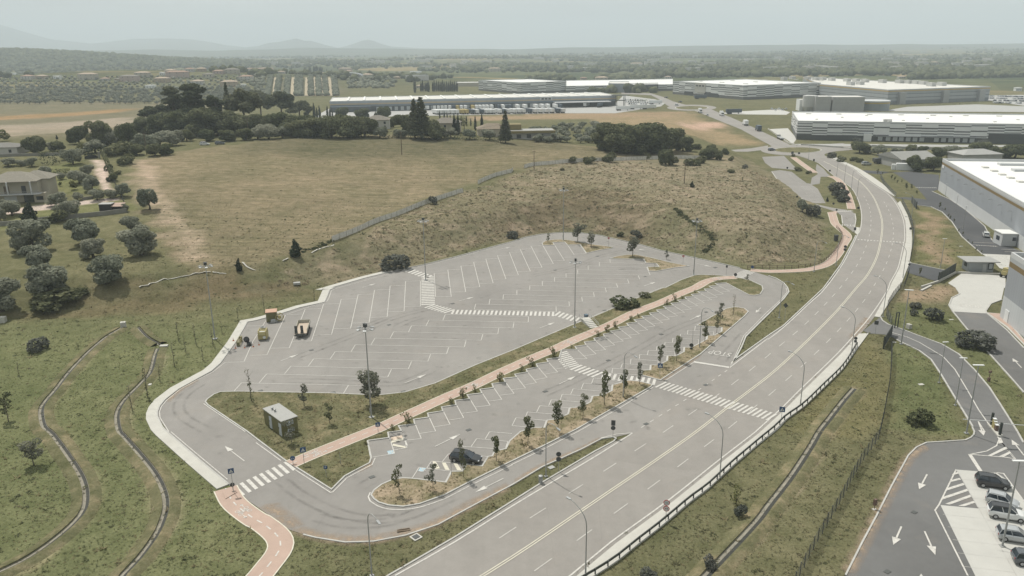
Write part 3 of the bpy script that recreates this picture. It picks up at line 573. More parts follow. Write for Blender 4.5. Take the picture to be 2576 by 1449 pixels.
# ==== BIKE PATHS
bp1=smooth_line(GG(Q(1,3,[(352,332),(480,275),(600,225),(900,105),(1150,5)])+Q(1,2,[(1240,1418),(1450,1320),(1700,1205),(1950,1092),(2200,985),(2450,862),(2576,805)])+Q(2,2,[(200,715),(420,625),(580,550),(780,465),(1000,370),(1240,250),(1500,150),(1700,60),(1850,0)])+Q(2,1,[(1960,1388),(2080,1357),(2250,1347)])),1.5)
bp2a=smooth_line(GG(Q(0,3,[(2270,570),(2340,700),(2450,800),(2576,888)])+Q(1,3,[(40,905),(150,985),(225,1060),(250,1140),(215,1230),(130,1340),(50,1440),(-40,1540)])),0.8)
bp3=smooth_line(GG(Q(2,1,[(2400,1270)])+Q(3,1,[(0,1283),(300,1275),(470,1252),(600,1205),(690,1120),(755,1010),(795,945),(780,900),(720,845),(675,800),(655,740),(640,690)])),1.5)
bp4=smooth_line(GG(Q(3,1,[(840,655),(828,600),(795,500),(740,400),(690,350),(625,325)])),1.5);bp5=smooth_line(GG(Q(3,1,[(470,290),(380,228),(255,135)])),3)
mb=MB();mk=MB()
for pth,hw,zt in((bp1,1.2,0.155),(bp2a,1.45,0.06),(bp3,1.25,0.07),(bp4,1.3,0.07),(bp5,1.4,0.07)):
 ribbon(mb,pth,hw,-hw,-0.1,zt)
 ribbon(mk,pth,hw+0.10,hw-0.04,-0.1,zt+0.02);ribbon(mk,pth,-hw+0.04,-hw-0.10,-0.1,zt+0.02)
 dashes(MARK,pth,1.0,1.0 if hw<1.4 else 1.0,0.12 if hw<1.4 else 0.17,zt+0.016)
mb.poly(GG(Q(0,3,[(2235,600),(2330,555),(2390,610),(2270,680)])),0.137)
mb.poly(GG(Q(3,1,[(600,690),(690,676),(700,700),(640,705)])),0.075)
struct(mb.build('bike_path',M['bike']));struct(mk.build('bike_path_edging',M['paint_yellow']))
def bike_symbol(c,dirv,z,s=1.0):
 d=np.array(dirv)/np.linalg.norm(dirv);n=np.array([-d[1],d[0]]);f=lambda u,v:np.array(c)+d*u*s+n*v*s
 for u0 in(-0.45,0.45):
  strip(MARK,[f(u0+0.28*math.cos(a),0.28*math.sin(a))for a in np.linspace(0,2*math.pi,15)[:-1]],0.04,-0.04,z,True)
 for a,b_ in(((-.45,0),(-.1,.42)),((-.1,.42),(.32,.4)),((.45,0),(.25,.55)),((-.45,0),(0.0,-.03)),((0,-.03),(.32,.4)),((0,-.03),(-.14,.52)),((.15,.6),(.33,.55))):
  line(MARK,f(*a),f(*b_),0.08,z+0.002)
 for a,b_ in(((.95,.1),(1.7,.1)),((1.7,.1),(1.4,.32)),((1.7,.1),(1.4,-.12))):line(MARK,f(*a),f(*b_),0.12,z+0.004)
def along(pth,x,y):
 w=G(x,y);k=int(np.argmin(np.linalg.norm(pth-w,axis=1)));k=min(max(k,1),len(pth)-2);t=pth[k+1]-pth[k-1];return pth[k],t/np.linalg.norm(t)
for pth,pt,z in((bp1,q(1,3,560,245),0.175),(bp1,q(1,2,2210,985),0.175),(bp1,q(2,2,580,550),0.175),(bp1,q(2,1,2100,1357),0.175),(bp2a,q(0,3,2480,770),0.08)):
 c,t=along(pth,*pt);nn=np.array([-t[1],t[0]])
 bike_symbol(c+nn*0.6,-t,z,0.95);bike_symbol(c-nn*0.6,t,z,0.95)
# ==== MARKINGS
def qline(a,b,w=0.13,z=Z_MARK,mb=MARK):line(mb,G(*a),G(*b),w,z)
def bay(lines,i,j):
 for a in lines:MARKLINES.append((q(i,j,*a[0]),q(i,j,*a[1])))
MARKLINES=[]
backs=[Q(1,3,[(1335,12),(1470,-5)])]+[K12[k:k+2]for k in range(0,len(K12),2)]+[K22[k:k+2]for k in range(0,len(K22),2)]
sv=G(*q(2,2,258,972))-G(*q(2,2,165,860));sv2=G(*q(2,2,1378,437))-G(*q(2,2,1270,350));zig0=G(*q(2,2,265,803))
for k,(a,b_)in enumerate(backs):
 A,B=G(*a),G(*b_);kv=B-A
 s_=sv*(4.75/np.linalg.norm(sv))
 line(MARK,B,B+s_,0.12,Z_MARK);line(MARK,B+s_,B+s_-kv*1.02,0.12,Z_MARK)
P13=lambda*p:Q(1,3,p)
for a,b_ in(P13((1345,65),(1395,220)),P13((1395,220),(1175,255)),P13((1130,95),(1165,270)),P13((1470,0),(1520,160)),P13((1520,160),(1390,185)),P13((1350,100),(1480,85))):qline(a,b_,0.12)
for pts in(P13((1360,92),(1480,60),(1490,80),(1365,112)),P13((1372,140),(1505,165),(1510,150),(1380,122))):CREAM.poly(GG(pts),Z_MARK+.004)
for i,j,rows in((2,2,[((40,1308),(345,1335),(0,1388),(320,1405)),((155,1250),(420,1272),(137,1300),None),((280,1187),(575,1210),(248,1252),(560,1270)),((395,1127),(690,1150),(370,1187),None),((505,1072),(805,1092),(485,1130),(785,1150)),((615,1017),(890,1040),(590,1072),None),((720,960),(1005,980),(697,1018),(1000,1035)),((820,910),(1090,928),(800,965),None),((1012,810),(1295,830),(1005,858),None),((1110,765),(1390,778),(1095,810),(1385,828)),((1197,715),(1470,735),(1190,768),(1470,780)),((1285,672),(1560,685),(1280,715),(1555,735)),((1372,630),(1640,643),(1362,675),(1640,688)),((1460,590),(1728,600),(1455,630),(1725,645)),((1540,550),(1800,560),(1535,592),None),((1620,507),(1880,520),(1615,550),(1880,560)),((1695,465),(1955,475),(1690,512),(1955,518)),((1770,428),(2030,440),(1765,470),(2030,480)),((1845,385),(2105,400),(1838,430),(2105,440))]),(1,3,[((1940,220),(2340,250),(1872,305),None),((2085,148),(2400,170),(2040,205),None),((2220,70),(2535,97),(2165,150),(2510,170)),((2350,0),(2576,18),(2305,75),None),((1765,297),(2112,322),(1720,365),(2072,395)),((1640,360),(1962,397),(1570,470),(1905,505))])):
 for tl,tr,ll,rl in rows:
  qline(q(i,j,*tl),q(i,j,*tr),0.11);qline(q(i,j,*tl),q(i,j,*ll),0.11)
  if rl:qline(q(i,j,*tr),q(i,j,*rl),0.11)
qline(q(2,2,0,1388),q(2,2,215,1405),0.11);qline(q(2,2,800,965),q(2,2,1000,980),0.11);qline(q(2,2,1005,858),q(2,2,1300,880),0.11)
for pts in(P13((1775,297),(1810,300),(1850,370),(1805,375)),P13((1870,310),(1910,313),(1950,388),(1905,385)),P13((1985,315),(2025,318),(2070,390),(2025,388))):CREAM.poly(GG(pts),Z_MARK+.004)
BLUE=MB();BLUE.poly(GG(P13((1320,195),(1375,185),(1392,220),(1332,230))),Z_MARK+.004);BLUE.poly(GG(P13((1650,363),(1712,368),(1685,402),(1632,396))),Z_MARK+.004)
for c in(P13((1358,208))[0],P13((1670,382))[0]):
 o=G(*c);ax=G(c[0]+3,c[1])-o;ax/=np.linalg.norm(ax);ay=np.array([-ax[1],ax[0]])
 strip(MARK,[o+ax*.33*math.cos(a)+ay*(.33*math.sin(a)-.2)for a in np.linspace(-3.6,0.6,12)],.045,-.045,Z_MARK+.009)
 line(MARK,o+ay*.55,o,.1,Z_MARK+.011);line(MARK,o,o+ax*.38,.1,Z_MARK+.013);line(MARK,o+ax*.38,o+ax*.55-ay*.3,.1,Z_MARK+.015)
OR=MB();OR.poly(GG(P13((1360,55),(1470,35),(1478,62),(1362,90))),Z_MARK)
def poly_lines(i,j,items,w=0.13):
 for a,b_ in items:qline(q(i,j,*a),q(i,j,*b_),w)
poly_lines(1,2,[((300,270),(110,675)),((110,675),(-60,680)),((300,270),(465,265)),((495,215),(335,605)),((335,605),(148,608)),((495,215),(655,210)),((680,165),(558,535)),((558,535),(375,540)),((680,165),(840,160)),((858,115),(760,470)),((760,470),(580,478)),((858,115),(1020,110)),((1028,68),(952,408)),((952,408),(780,413)),((1028,68),(1180,63)),((1193,22),(1137,352)),((1137,352),(970,355)),((1193,22),(1345,17)),((1350,-20),(1320,292)),((1320,292),(1155,298)),((1350,-20),(1500,-26)),((1505,-65),(1490,236)),((1490,236),(1330,242)),((1505,-65),(1655,-70)),((1655,-70),(1655,186)),((1655,186),(1500,188)),((1793,-145),(1808,90)),((1808,90),(1965,87)),((1793,-145),(1930,-150)),((1930,-182),(1965,87)),((1930,-182),(2062,-188)),((1965,43),(2110,40)),((2062,-220),(2110,40)),((2062,-220),(2190,-225)),((2105,-3),(2252,-9)),((2190,-258),(2252,-9)),((2190,-258),(2312,-262)),((2240,-43),(2387,-47)),((2312,-292),(2387,-47)),((2312,-292),(2430,-296)),((2385,-85),(2515,-89)),((2430,-325),(2515,-89)),((2430,-325),(2550,-330)),((2505,-125),(2641,-129)),((2550,-357),(2641,-129)),((2550,-357),(2661,-360)),((1905,268),(1880,328)),((1740,325),(1710,385)),((1565,382),(1535,445)),((1385,443),(1350,508)),((1197,507),(1157,575)),((1000,573),(957,642)),((797,643),(745,717)),((580,715),(525,790)),((350,790),(285,870)),((107,868),(32,957)),((1905,268),(2743,290)),((1740,325),(2739,347)),((1565,382),(2586,405)),((1385,443),(2433,465)),((1197,507),(2265,528)),((1000,573),(2097,597)),((797,643),(1917,665)),((580,715),(1730,740)),((350,790),(1533,817)),((107,868),(1325,900)),((-146,957),(1085,984)),((-146,957),(-221,1040)),((930,982),(880,1065)),((2743,290),(2739,347)),((2596,348),(2586,405)),((2443,405),(2433,465)),((2283,467),(2265,528)),((2113,530),(2097,597)),((1940,598),(1917,665)),((1757,668),(1730,740)),((1565,742),(1533,817)),((1363,820),(1325,900)),((-31,540),(-121,745)),((-121,745),(-316,752)),((100,330),(-30,540)),((-90,385),(100,380))])
poly_lines(2,1,[((82,1060),(185,1282)),((82,1060),(190,1055)),((60,1285),(185,1282)),((190,1028),(303,1245)),((190,1028),(305,1025)),((175,1248),(303,1245)),((310,1020),(417,1208)),((295,1212),(417,1208)),((430,1020),(527,1173)),((410,1176),(527,1173)),((540,990),(625,1115)),((515,1142),(640,1138)),((682,1014),(747,1104)),((620,1110),(747,1104)),((985,1160),(988,1195)),((878,1192),(1340,1205)),((878,1192),(880,1230)),((765,1228),(1360,1242)),((765,1228),(768,1268)),((660,1265),(1385,1282)),((660,1265),(662,1308)),((543,1305),(1390,1322)),((543,1305),(545,1347)),((1355,1240),(1390,1322)),((428,1343),(1285,1362)),((428,1343),(428,1388)),((1270,1325),(1285,1362)),((305,1383),(1178,1405)),((305,1383),(305,1428)),((1163,1365),(1178,1405)),((180,1427),(1065,1446)),((180,1427),(178,1470)),((1050,1405),(1065,1446)),((50,1471),(950,1492)),((50,1471),(48,1517)),((938,1449),(950,1492)),((-86,1517),(828,1539)),((-86,1517),(-91,1567)),((820,1494),(828,1539)),((-221,1562),(708,1586)),((-221,1562),(-231,1614)),((702,1541),(708,1586)),((-366,1612),(578,1636)),((-366,1612),(-379,1666)),((573,1587),(578,1636)),((-379,1666),(445,1689)),((443,1637),(445,1689))])
def zebra(a,b,half,n,z=Z_MARK,w=0.5,sdir=None,mb=MARK):
 A,B=G(*a),G(*b);e=B-A;L=np.linalg.norm(e);e/=L
 s=np.array([-e[1],e[0]])
 if sdir is not None:s=G(*sdir[1])-G(*sdir[0]);s/=np.linalg.norm(s);half=half/max(0.5,abs(s@np.array([-e[1],e[0]])))
 for k in range(n):
  c=A+e*(L*(k+0.5)/n);hw=e*w*L/n/2
  mb.poly([c-s*half-hw,c-s*half+hw,c+s*half+hw,c+s*half-hw],z)
zebra(q(1,1,1490,1255),q(1,1,1750,1345),1.5,8,sdir=(q(1,1,1480,1280),q(1,1,1530,1260)))
zebra(q(1,1,1727,1335),q(1,2,1733,175),1.55,18)
zebra(q(1,2,1735,180),q(1,2,1960,240),1.6,7,sdir=(q(1,2,1700,188),q(1,2,1800,155)))
zebra(q(1,2,1960,242),q(2,2,435,264),1.45,24)
zebra(q(2,2,440,255),q(2,2,715,340),1.5,7,sdir=(q(2,2,430,275),q(2,2,470,245)))
zebra(q(2,2,482,650),q(2,2,610,800),1.5,9,sdir=(q(2,2,510,735),q(2,2,620,705)))
zebra(q(2,2,625,795),q(2,2,880,880),1.55,6,sdir=(q(2,2,600,830),q(2,2,705,787)))
zebra(q(2,2,890,885),q(2,2,1460,948),1.4,10)
zebra(q(2,2,1478,970),q(3,2,60,1307),1.55,26,z=Z_MARK+0.015,w=0.48,sdir=(q(2,2,1450,1005),q(2,2,1560,950)))
zebra(q(0,3,2370,610),q(1,3,370,330),1.5,9,sdir=(q(1,3,185,390),q(1,3,240,440)))
zebra(q(2,1,2260,1345),q(2,1,2400,1275),1.6,8,sdir=(q(2,1,2240,1330),q(2,1,2320,1340)))
zebra(q(3,1,895,963),q(3,1,1378,993),0.42,15,z=Z_MARK+.015,mb=MARK);zebra(q(3,1,690,682),q(3,1,850,672),1.0,8)
def edge(pts,w=0.16,off=0.0,mb=MARK,z=Z_MARK+0.012):strip(mb,smooth_line(pts,3),off+w/2,off-w/2,z)
edge(GG(Q(1,3,[(1400,1449),(2000,1110)])+Q(2,3,[(0,750),(500,450),(870,230),(1210,15)])),0.2)
edge(GG(Q(2,2,[(2195,800),(2576,510)])+Q(3,2,[(0,520),(165,392),(405,168),(565,18)])+Q(3,1,[(748,1215),(858,1005),(898,920),(932,850),(941,700),(906,560),(836,442),(706,352),(606,272),(506,192),(404,154)])),0.2)
strip(MARK,ERW[(ERW[:,1]>60)][:-14],0.22,0.02,Z_MARK+0.012)
ctr=smooth_line(GG([(860,1660),(1130,1500)]+Q(2,3,[(0,1265),(600,862),(1000,590),(1400,320),(1850,3)])+Q(2,2,[(2180,1195),(2576,893)])+Q(3,2,[(230,690),(460,470),(700,225),(890,0)])+Q(3,1,[(1000,1320),(1090,1150),(1130,1000),(1150,850),(1140,740),(1100,620),(1050,520),(960,410),(870,340),(780,290),(650,220),(560,175)])),3)
strip(CREAM,ctr,0.23,0.09,Z_MARK+0.014);strip(CREAM,ctr,-0.09,-0.23,Z_MARK+0.014)
laneL=smooth_line(GG(Q(2,3,[(180,870),(575,620),(920,400),(1218,205),(1490,28)])+Q(2,2,[(1750,1300),(2165,1010),(2490,755)])+Q(3,2,[(50,640),(295,437),(487,257),(705,25)])+Q(3,1,[(808,1343),(895,1222),(975,1063),(1020,920),(1036,800),(1030,690),(1000,590),(960,520)])),2)
laneR=smooth_line(GG(Q(2,3,[(225,1403),(665,1088),(1043,812),(1375,572),(1670,352),(1930,155)])+Q(2,2,[(2165,1425)])+Q(3,2,[(0,1090),(137,970),(285,840),(525,615),(727,410),(887,230),(1008,72)])+Q(3,1,[(1095,1380),(1170,1250),(1215,1140),(1248,1020),(1262,900),(1255,800),(1225,690),(1160,570)])),2)
for ln in(laneL,laneR):dashes(WORN,ln,3.0,4.55,0.14,Z_MARK+0.012)
dashes(WORN,GG(Q(2,3,[(-140,1080),(180,870)])),3,4.55,0.14,Z_MARK+.012,0.2)
dashes(WORN,GG(Q(2,2,[(2165,830),(1870,1035)])),1.0,1.5,0.16,Z_MARK+.012);dashes(WORN,GG(Q(2,2,[(1755,1120),(1250,1440)])),1.0,1.5,0.16,Z_MARK+.012)
MARK.poly(GG(Q(2,2,[(1828,738),(2188,795),(2180,808),(1835,755)])),Z_MARK+.012)
qline(q(2,2,2195,805),q(2,2,2212,745),0.14)
strip(MARK,GG(Q(2,3,[(1212,12),(1050,25),(900,62)])),.07,-.07,Z_MARK+.012)
def off_line(poly,a,b,o=0.42,w=0.12):
 pass
for pts in(Q(1,3,[(390,380),(750,612),(775,605),(915,465),(1025,405),(1170,330),(1200,262)]),Q(1,3,[(0,110),(250,290)]),Q(0,2,[(2050,1165),(2120,1215),(2470,1449)])):
 strip(MARK,GG(pts),.07,-.07,Z_MARK)
strip(MARK,smooth_line(GG(Q(1,3,[(1900,675),(1650,760),(1480,783),(1330,778),(1220,745),(1150,700),(1130,655),(1150,610)])),.8),.08,-.08,Z_MARK)
strip(MARK,GG(Q(1,3,[(1900,675),(2150,545),(2576,335)])+Q(2,3,[(0,330),(330,170),(660,0)])+Q(2,2,[(1100,1200),(1420,1000)])),.07,-.07,Z_MARK)
strip(MARK,GG(Q(2,2,[(1540,935),(1720,820),(1840,742)])),.07,-.07,Z_MARK)
strip(MARK,GG(Q(0,2,[(1700,1449),(1612,1310),(1605,1250),(1625,1195),(1680,1130),(1815,1020),(2010,915),(2140,850),(2260,755)])),.06,-.06,Z_MARK)
strip(MARK,GG(Q(0,3,[(1720,0),(1960,205),(2290,480)])),.06,-.06,Z_MARK)
strip(MARK,GG(Q(1,2,[(290,275),(480,210),(715,135),(735,100),(760,25),(820,0)])),.06,-.06,Z_MARK)
strip(MARK,GG(Q(1,1,[(830,1449),(1130,1365),(1420,1290)])),.06,-.06,Z_MARK);strip(MARK,GG(Q(1,1,[(1560,1250),(1720,1222),(2010,1147),(2576,992)])+Q(2,1,[(140,947),(300,917),(500,900),(700,904),(900,932),(1000,957),(1270,1018),(1500,1083),(1850,1158),(2100,1213),(2280,1256)])),.06,-.06,Z_MARK)
strip(MARK,GG(Q(1,2,[(760,1066),(1270,1084),(1500,1060),(1810,970),(2210,788),(2576,640)])+Q(2,2,[(0,640),(610,382)])),.05,-.05,Z_MARK);strip(MARK,GG(Q(2,2,[(820,283),(1225,108),(1510,-5)])),.05,-.05,Z_MARK)
strip(MARK,GG(Q(2,2,[(2200,790),(2285,600),(2330,485),(2490,322),(2565,245)])+Q(3,2,[(50,192),(142,105),(193,40),(180,0)])),.06,-.06,Z_MARK)
def arrow(tail,tip,w=0.14,hw=0.42,hl=1.9,mb=MARK,z=Z_MARK+.012):
 A,B=G(*tail),G(*tip);e=B-A;L=np.linalg.norm(e);e/=L;n=np.array([-e[1],e[0]]);hl=min(hl,L*0.45)
 line(mb,A,B-e*hl*0.98,w,z);mb.poly([B,B-e*hl+n*hw,B-e*hl-n*hw],z)
for i,j,t,p in((0,3,(2460,295),(2262,145)),(1,3,(1800,150),(2055,25)),(1,2,(1495,960),(1715,870)),(2,2,(280,405),(430,348)),(2,2,(475,970),(640,890)),(2,2,(1790,325),(1905,272)),(2,2,(2505,200),(2450,252)),(1,3,(2490,470),(2205,612)),(1,2,(250,735),(425,670)),(1,2,(2040,132),(2195,92)),(1,1,(1070,1445),(1210,1405)),(1,1,(2440,1065),(2565,1038)),(2,1,(1330,1430),(1445,1390)),(2,1,(1200,1050),(1342,1070)),(2,1,(1860,1205),(2005,1237)),(2,1,(605,1215),(680,1190))):arrow(q(i,j,*t),q(i,j,*p))
for t,p in(((1600,430),(1520,580)),((1342,955),(1260,1140)),((1575,1003),(1683,1242)),((2576,240),(2450,80)),((2120,-90),(2170,40)),((1560,1600),(1540,1430))):arrow(q(3,3,*t),q(3,3,*p),0.2,0.5,1.7)
arrow(q(3,2,2550,805),q(3,2,2460,710),0.2,0.5,1.7)
for pts in(Q(3,3,[(1892,382),(1720,735),(1680,790),(2010,1449)]),Q(3,3,[(2300,413),(2370,420),(2576,700)]),Q(3,3,[(2030,228),(2120,235),(2400,258),(2480,275),(2340,90)]),Q(3,3,[(2030,228),(2200,195),(2300,140),(2325,80)]),Q(3,2,[(1250,450),(1400,495),(1520,548),(1760,690),(1880,820),(2000,1020),(2120,1230),(2240,1400)]),Q(3,3,[(2310,50),(2345,100),(2490,275)]),Q(3,2,[(2115,1345),(2180,1449)])):strip(MARK,GG(pts),.09,-.09,Z_MARK)
strip(MARK,GG(Q(3,3,[(2030,228),(2140,398)])),.25,-.25,Z_MARK+.004)
def pkq(x,y):return((3500+x/3.45)*.67083,(1740+y/3.45)*.67083)
for pts in([(250,130),(315,105),(325,130),(240,150)],[(225,215),(335,185),(360,205),(215,240)],[(180,315),(385,250),(405,275),(165,350)],[(125,430),(435,325),(450,352),(105,470)],[(150,520),(475,402),(492,428),(215,530)],[(320,545),(520,482),(540,505),(400,552)]):MARK.poly(GG([pkq(*p)for p in pts]),Z_MARK+.004)
for pts in([(2210,240),(2390,150),(2410,170),(2250,243)],[(2320,250),(2430,198),(2445,215),(2370,255)],[(2315,60),(2345,62),(2365,110),(2325,120)]):MARK.poly(GG(Q(3,3,pts)),Z_MARK+.004)
JOINT=MB()
for k in range(8):
 a=q(3,3,1760+50*k,830+125*k*(1+.012*k));b_=q(3,3,2240+62*k,880+128*k*(1+.012*k));line(JOINT,G(*a),G(*b_),.07,Z_LOT+.02)
for a,b_ in(((1900,385),(2120,770)),((2120,770),(2500,1449)),((1965,480),(2140,490)),((2010,575),(2410,605)),((2060,670),(2220,680)),((2110,762),(2230,768)),((2200,890),(2400,905)),((2250,1000),(2330,1005)),((2300,1190),(2576,1240))):line(JOINT,G(*q(3,3,*a)),G(*q(3,3,*b_)),.12,Z_LOT+.022)
for pts in(Q(3,1,[(2040,1013),(2310,1035)]),Q(3,1,[(2060,990),(2290,1000)]),Q(3,1,[(2350,1060),(2560,1070)]),Q(3,1,[(2380,1085),(2560,1090)]),Q(3,2,[(1925,88),(2235,162)])):strip(MARK,GG(pts),.1,-.1,Z_MARK)
zebra(q(3,1,2090,1020),q(3,1,2300,1030),.3,9);zebra(q(3,1,1480,438),q(3,1,1700,442),.6,12)
for k in range(12):
 t=k/11;a=(330+110*t,430+160*t);b_=(430+140*t,435+155*t);qline(q(3,1,*a),q(3,1,*b_),.2)
for k in range(9):
 t=k/8;a=(200+100*t,300+95*t);b_=(270+110*t,300+95*t);qline(q(3,1,*a),q(3,1,*b_),.2)
for pts in(Q(3,1,[(40,280),(120,400),(195,490),(350,555)]),Q(3,1,[(740,720),(750,800)]),Q(3,1,[(875,700),(885,760),(865,880)])):strip(MARK,GG(pts),.12,-.12,Z_MARK)
struct(MARK.build('road_markings',M['paint']));struct(WORN.build('worn_lane_dashes',M['paint_worn']));struct(CREAM.build('cream_markings',M['paint_yellow']));struct(BLUE.build('disabled_bay_panel',M['paint_blue']));struct(OR.build('orange_bay_panel',M['paint_orange']));struct(JOINT.build('paving_joint',M['kerb']))
def text_mesh(txt,size,ext=0.0):
 cu=bpy.data.curves.new('lettering','FONT');cu.body=txt;cu.size=size;cu.extrude=ext;cu.align_x='CENTER';cu.align_y='CENTER'
 o=bpy.data.objects.new('lettering',cu);COL.objects.link(o);dg=bpy.context.evaluated_depsgraph_get();me=bpy.data.meshes.new_from_object(o.evaluated_get(dg));bpy.data.objects.remove(o);return me
def ground_text(txt,a,b,size,stretch,z):
 A,B=G(*a),G(*b);c=(A+B)/2;e=B-A;ang=math.atan2(e[1],e[0])
 me=text_mesh(txt,size);me.materials.append(M['paint']);o=bpy.data.objects.new('stop_lettering',me);COL.objects.link(o);o.location=(c[0],c[1],z);o.rotation_euler=(0,0,ang);o.scale=(1,stretch,1);struct(o)
ground_text('STOP',q(2,2,2150,668),q(2,2,2040,648),1.75,1.7,Z_MARK+.005)
ground_text('STOP',q(3,2,1985,178),q(3,2,2085,188),1.9,1.5,Z_MARK+.005)
ground_text('STOP',q(3,1,835,820),q(3,1,770,816),1.9,2.0,Z_MARK+.005)
def stain(mb_,pts,w,z):
 pts=np.asarray(pts);nn=normals(pts);n=len(pts);vs=[];sf=[]
 for i,(p,k)in enumerate(zip(pts,nn)):
  for o in(w/2,0,-w/2):a=p+k*o;vs.append((a[0],a[1],z));sf.append(0.0 if o or i in(0,n-1)else 1.0)
 b=len(mb_[0]);mb_[0]+=vs;mb_[1]+=sf
 for i in range(n-1):
  for e in(0,1):mb_[2].append((b+i*3+e+1,b+i*3+4+e,b+i*3+3+e,b+i*3+e))
TY=[[],[],[]];DI=[[],[],[]]
for pts in(P13((250,480),(420,620),(700,770),(1000,860),(1300,880),(1600,830)),P13((600,850),(800,910),(1100,930),(1400,890),(1700,780),(2100,600)),P13((1040,560),(1160,495),(1240,440)),Q(1,2,[(300,935),(700,940),(1150,965),(1400,965),(1560,925),(1800,820)]),Q(1,2,[(350,720),(1000,470),(1400,300),(1900,170)]),Q(0,2,[(2050,950),(1880,1060),(1800,1180),(1850,1300),(2100,1449)]),Q(1,2,[(1400,400),(1550,330),(1700,290)]),Q(2,1,[(200,1330),(600,1240),(900,1130),(1150,1070)]),Q(2,1,[(700,930),(1000,1000),(1300,1070),(1700,1160)]),Q(2,2,[(300,1080),(700,900),(1200,650),(1600,430),(2000,270)]),Q(2,2,[(2350,450),(2200,620),(2100,740)]),Q(1,2,[(900,400),(1100,380),(1330,300)])):
 p_=smooth_line(GG(pts),1.0)
 for o in(-.8,.8):stain(TY,p_+normals(p_)*o,.75,.047)
for pts,w in((P13((350,975),(600,1045),(900,1092),(1180,1085),(1500,1020),(1830,915),(2200,715),(2576,540)),2.6),(P13((100,720),(300,880),(400,980)),3.0),(Q(2,3,[(0,520),(300,340),(700,165),(900,60)]),1.2),(Q(0,2,[(1680,1150),(1820,1020),(2010,915)]),1.6),(Q(2,2,[(1500,930),(1700,800),(1900,665)]),1.5),(Q(3,3,[(790,1449),(950,1130),(1250,550),(1420,260),(1600,130)]),2.2),(P13((1190,270),(1140,340),(1010,400)),1.2),(Q(3,2,[(1010,300),(900,440),(820,520)]),2.0),(Q(1,2,[(1270,1085),(1500,1062),(1810,972)]),.9)):
 stain(DI,smooth_line(GG(pts),1.0),w,.049)
for _ in range(520):
 x_,y_=RNG.uniform(-45,70),RNG.uniform(85,240)
 if not inside(LOTW,np.array([x_]),np.array([y_]))[0]or any(inside(p_,np.array([x_]),np.array([y_]))[0]for p_ in(i1,i2,i3,i4,i5)):continue
 a_=RNG.uniform(0,6.28);l_=RNG.uniform(.3,.9);d_=np.array([math.cos(a_),math.sin(a_)])*l_;c_=np.array([x_,y_]);stain(TY,[c_-d_,c_-d_*.3,c_+d_*.3,c_+d_],RNG.uniform(.6,1.6),.0482)
struct(np_obj('tyre_marks',TY[0],TY[2],decal('tyre mark',(.12,.115,.108),.32,.5,.35,.7),attrs={'soft':('FLOAT',TY[1])}));struct(np_obj('road_dirt',DI[0],DI[2],decal('washed out soil',(.36,.28,.205),.85,.9,.3,.6),attrs={'soft':('FLOAT',DI[1])}))
mb=MB();
for i,j,x,y,s in((1,3,1168,455,.5),(2,2,970,730,.5),(2,2,335,1043,.5),(2,2,1502,468,.5),(2,2,1953,244,.5),(2,2,1948,978,.5),(2,2,1350,1370,.5),(1,2,558,627,.5),(1,2,1338,372,.5),(1,2,1980,158,.5),(2,1,2045,1245,.6),(2,1,435,1270,.5),(2,1,860,1130,.5),(2,1,1340,755+580,.4),(1,2,2140,1430,.5),(2,2,930,228,.5),(3,3,1470,810,.45),(3,3,1200,1408,.45),(1,2,1485,1043,.5),(1,2,45,1035,.5),(1,2,775,1053,.5)):
 g=G(*q(i,j,x,y));mb.box((g[0],g[1],Z_MARK),(s*1.6,s*1.2,0.03),0.6)
struct(mb.build('drain_cover',M['steel_dark']))
HZ=[(0,105,752,110,'w'),(0,285,795,90,0),(0,425,790,80,1),(0,585,792,60,'w'),(0,890,795,150,1),(0,1060,812,70,0),(0,1200,815,60,2),(0,1310,815,150,2),(0,1440,770,120,1),(0,1520,885,80,'w'),(0,1635,825,120,1),(0,1790,775,190,0),(0,1720,735,90,1),(0,1910,718,80,0),(0,2030,715,80,1),(0,2200,742,90,0),(0,2335,740,130,2),(0,2480,805,120,0),(0,2310,868,150,1),(0,2440,875,60,'w'),(0,2100,775,90,2),(0,1990,850,110,1),(0,1640,755,50,'w'),(0,2560,720,150,0),(1,110,718,130,0),(1,260,740,60,1),(1,660,745,50,1),(1,930,735,70,0),(1,1120,780,100,1),(1,1320,765,90,'w'),(1,1420,795,60,1),(1,1610,735,110,'w'),(1,1655,885,75,1),(1,1440,755,90,2),(1,900,718,120,1),(1,2160,665,70,'w'),(1,2400,720,110,1),(1,525,562,60,'w'),(2,540,722,40,'w'),(2,920,690,80,1),(2,1060,695,60,'w'),(2,1250,665,120,1),(2,1440,668,30,'w'),(2,720,800,60,0),(2,900,815,120,1),(2,1570,790,60,1),(2,1945,695,40,'w'),(2,480,720,60,2),(2,40,690,60,0),(3,215,700,50,'w'),(3,140,712,90,'w'),(3,1590,640,90,'w'),(3,1790,775,140,'w'),(3,1340,790,60,1),(3,1670,645,60,1),(3,2510,915,30,'w')]
HPOS=[T(*q(h_[0],0,h_[1],h_[2]))for h_ in HZ]
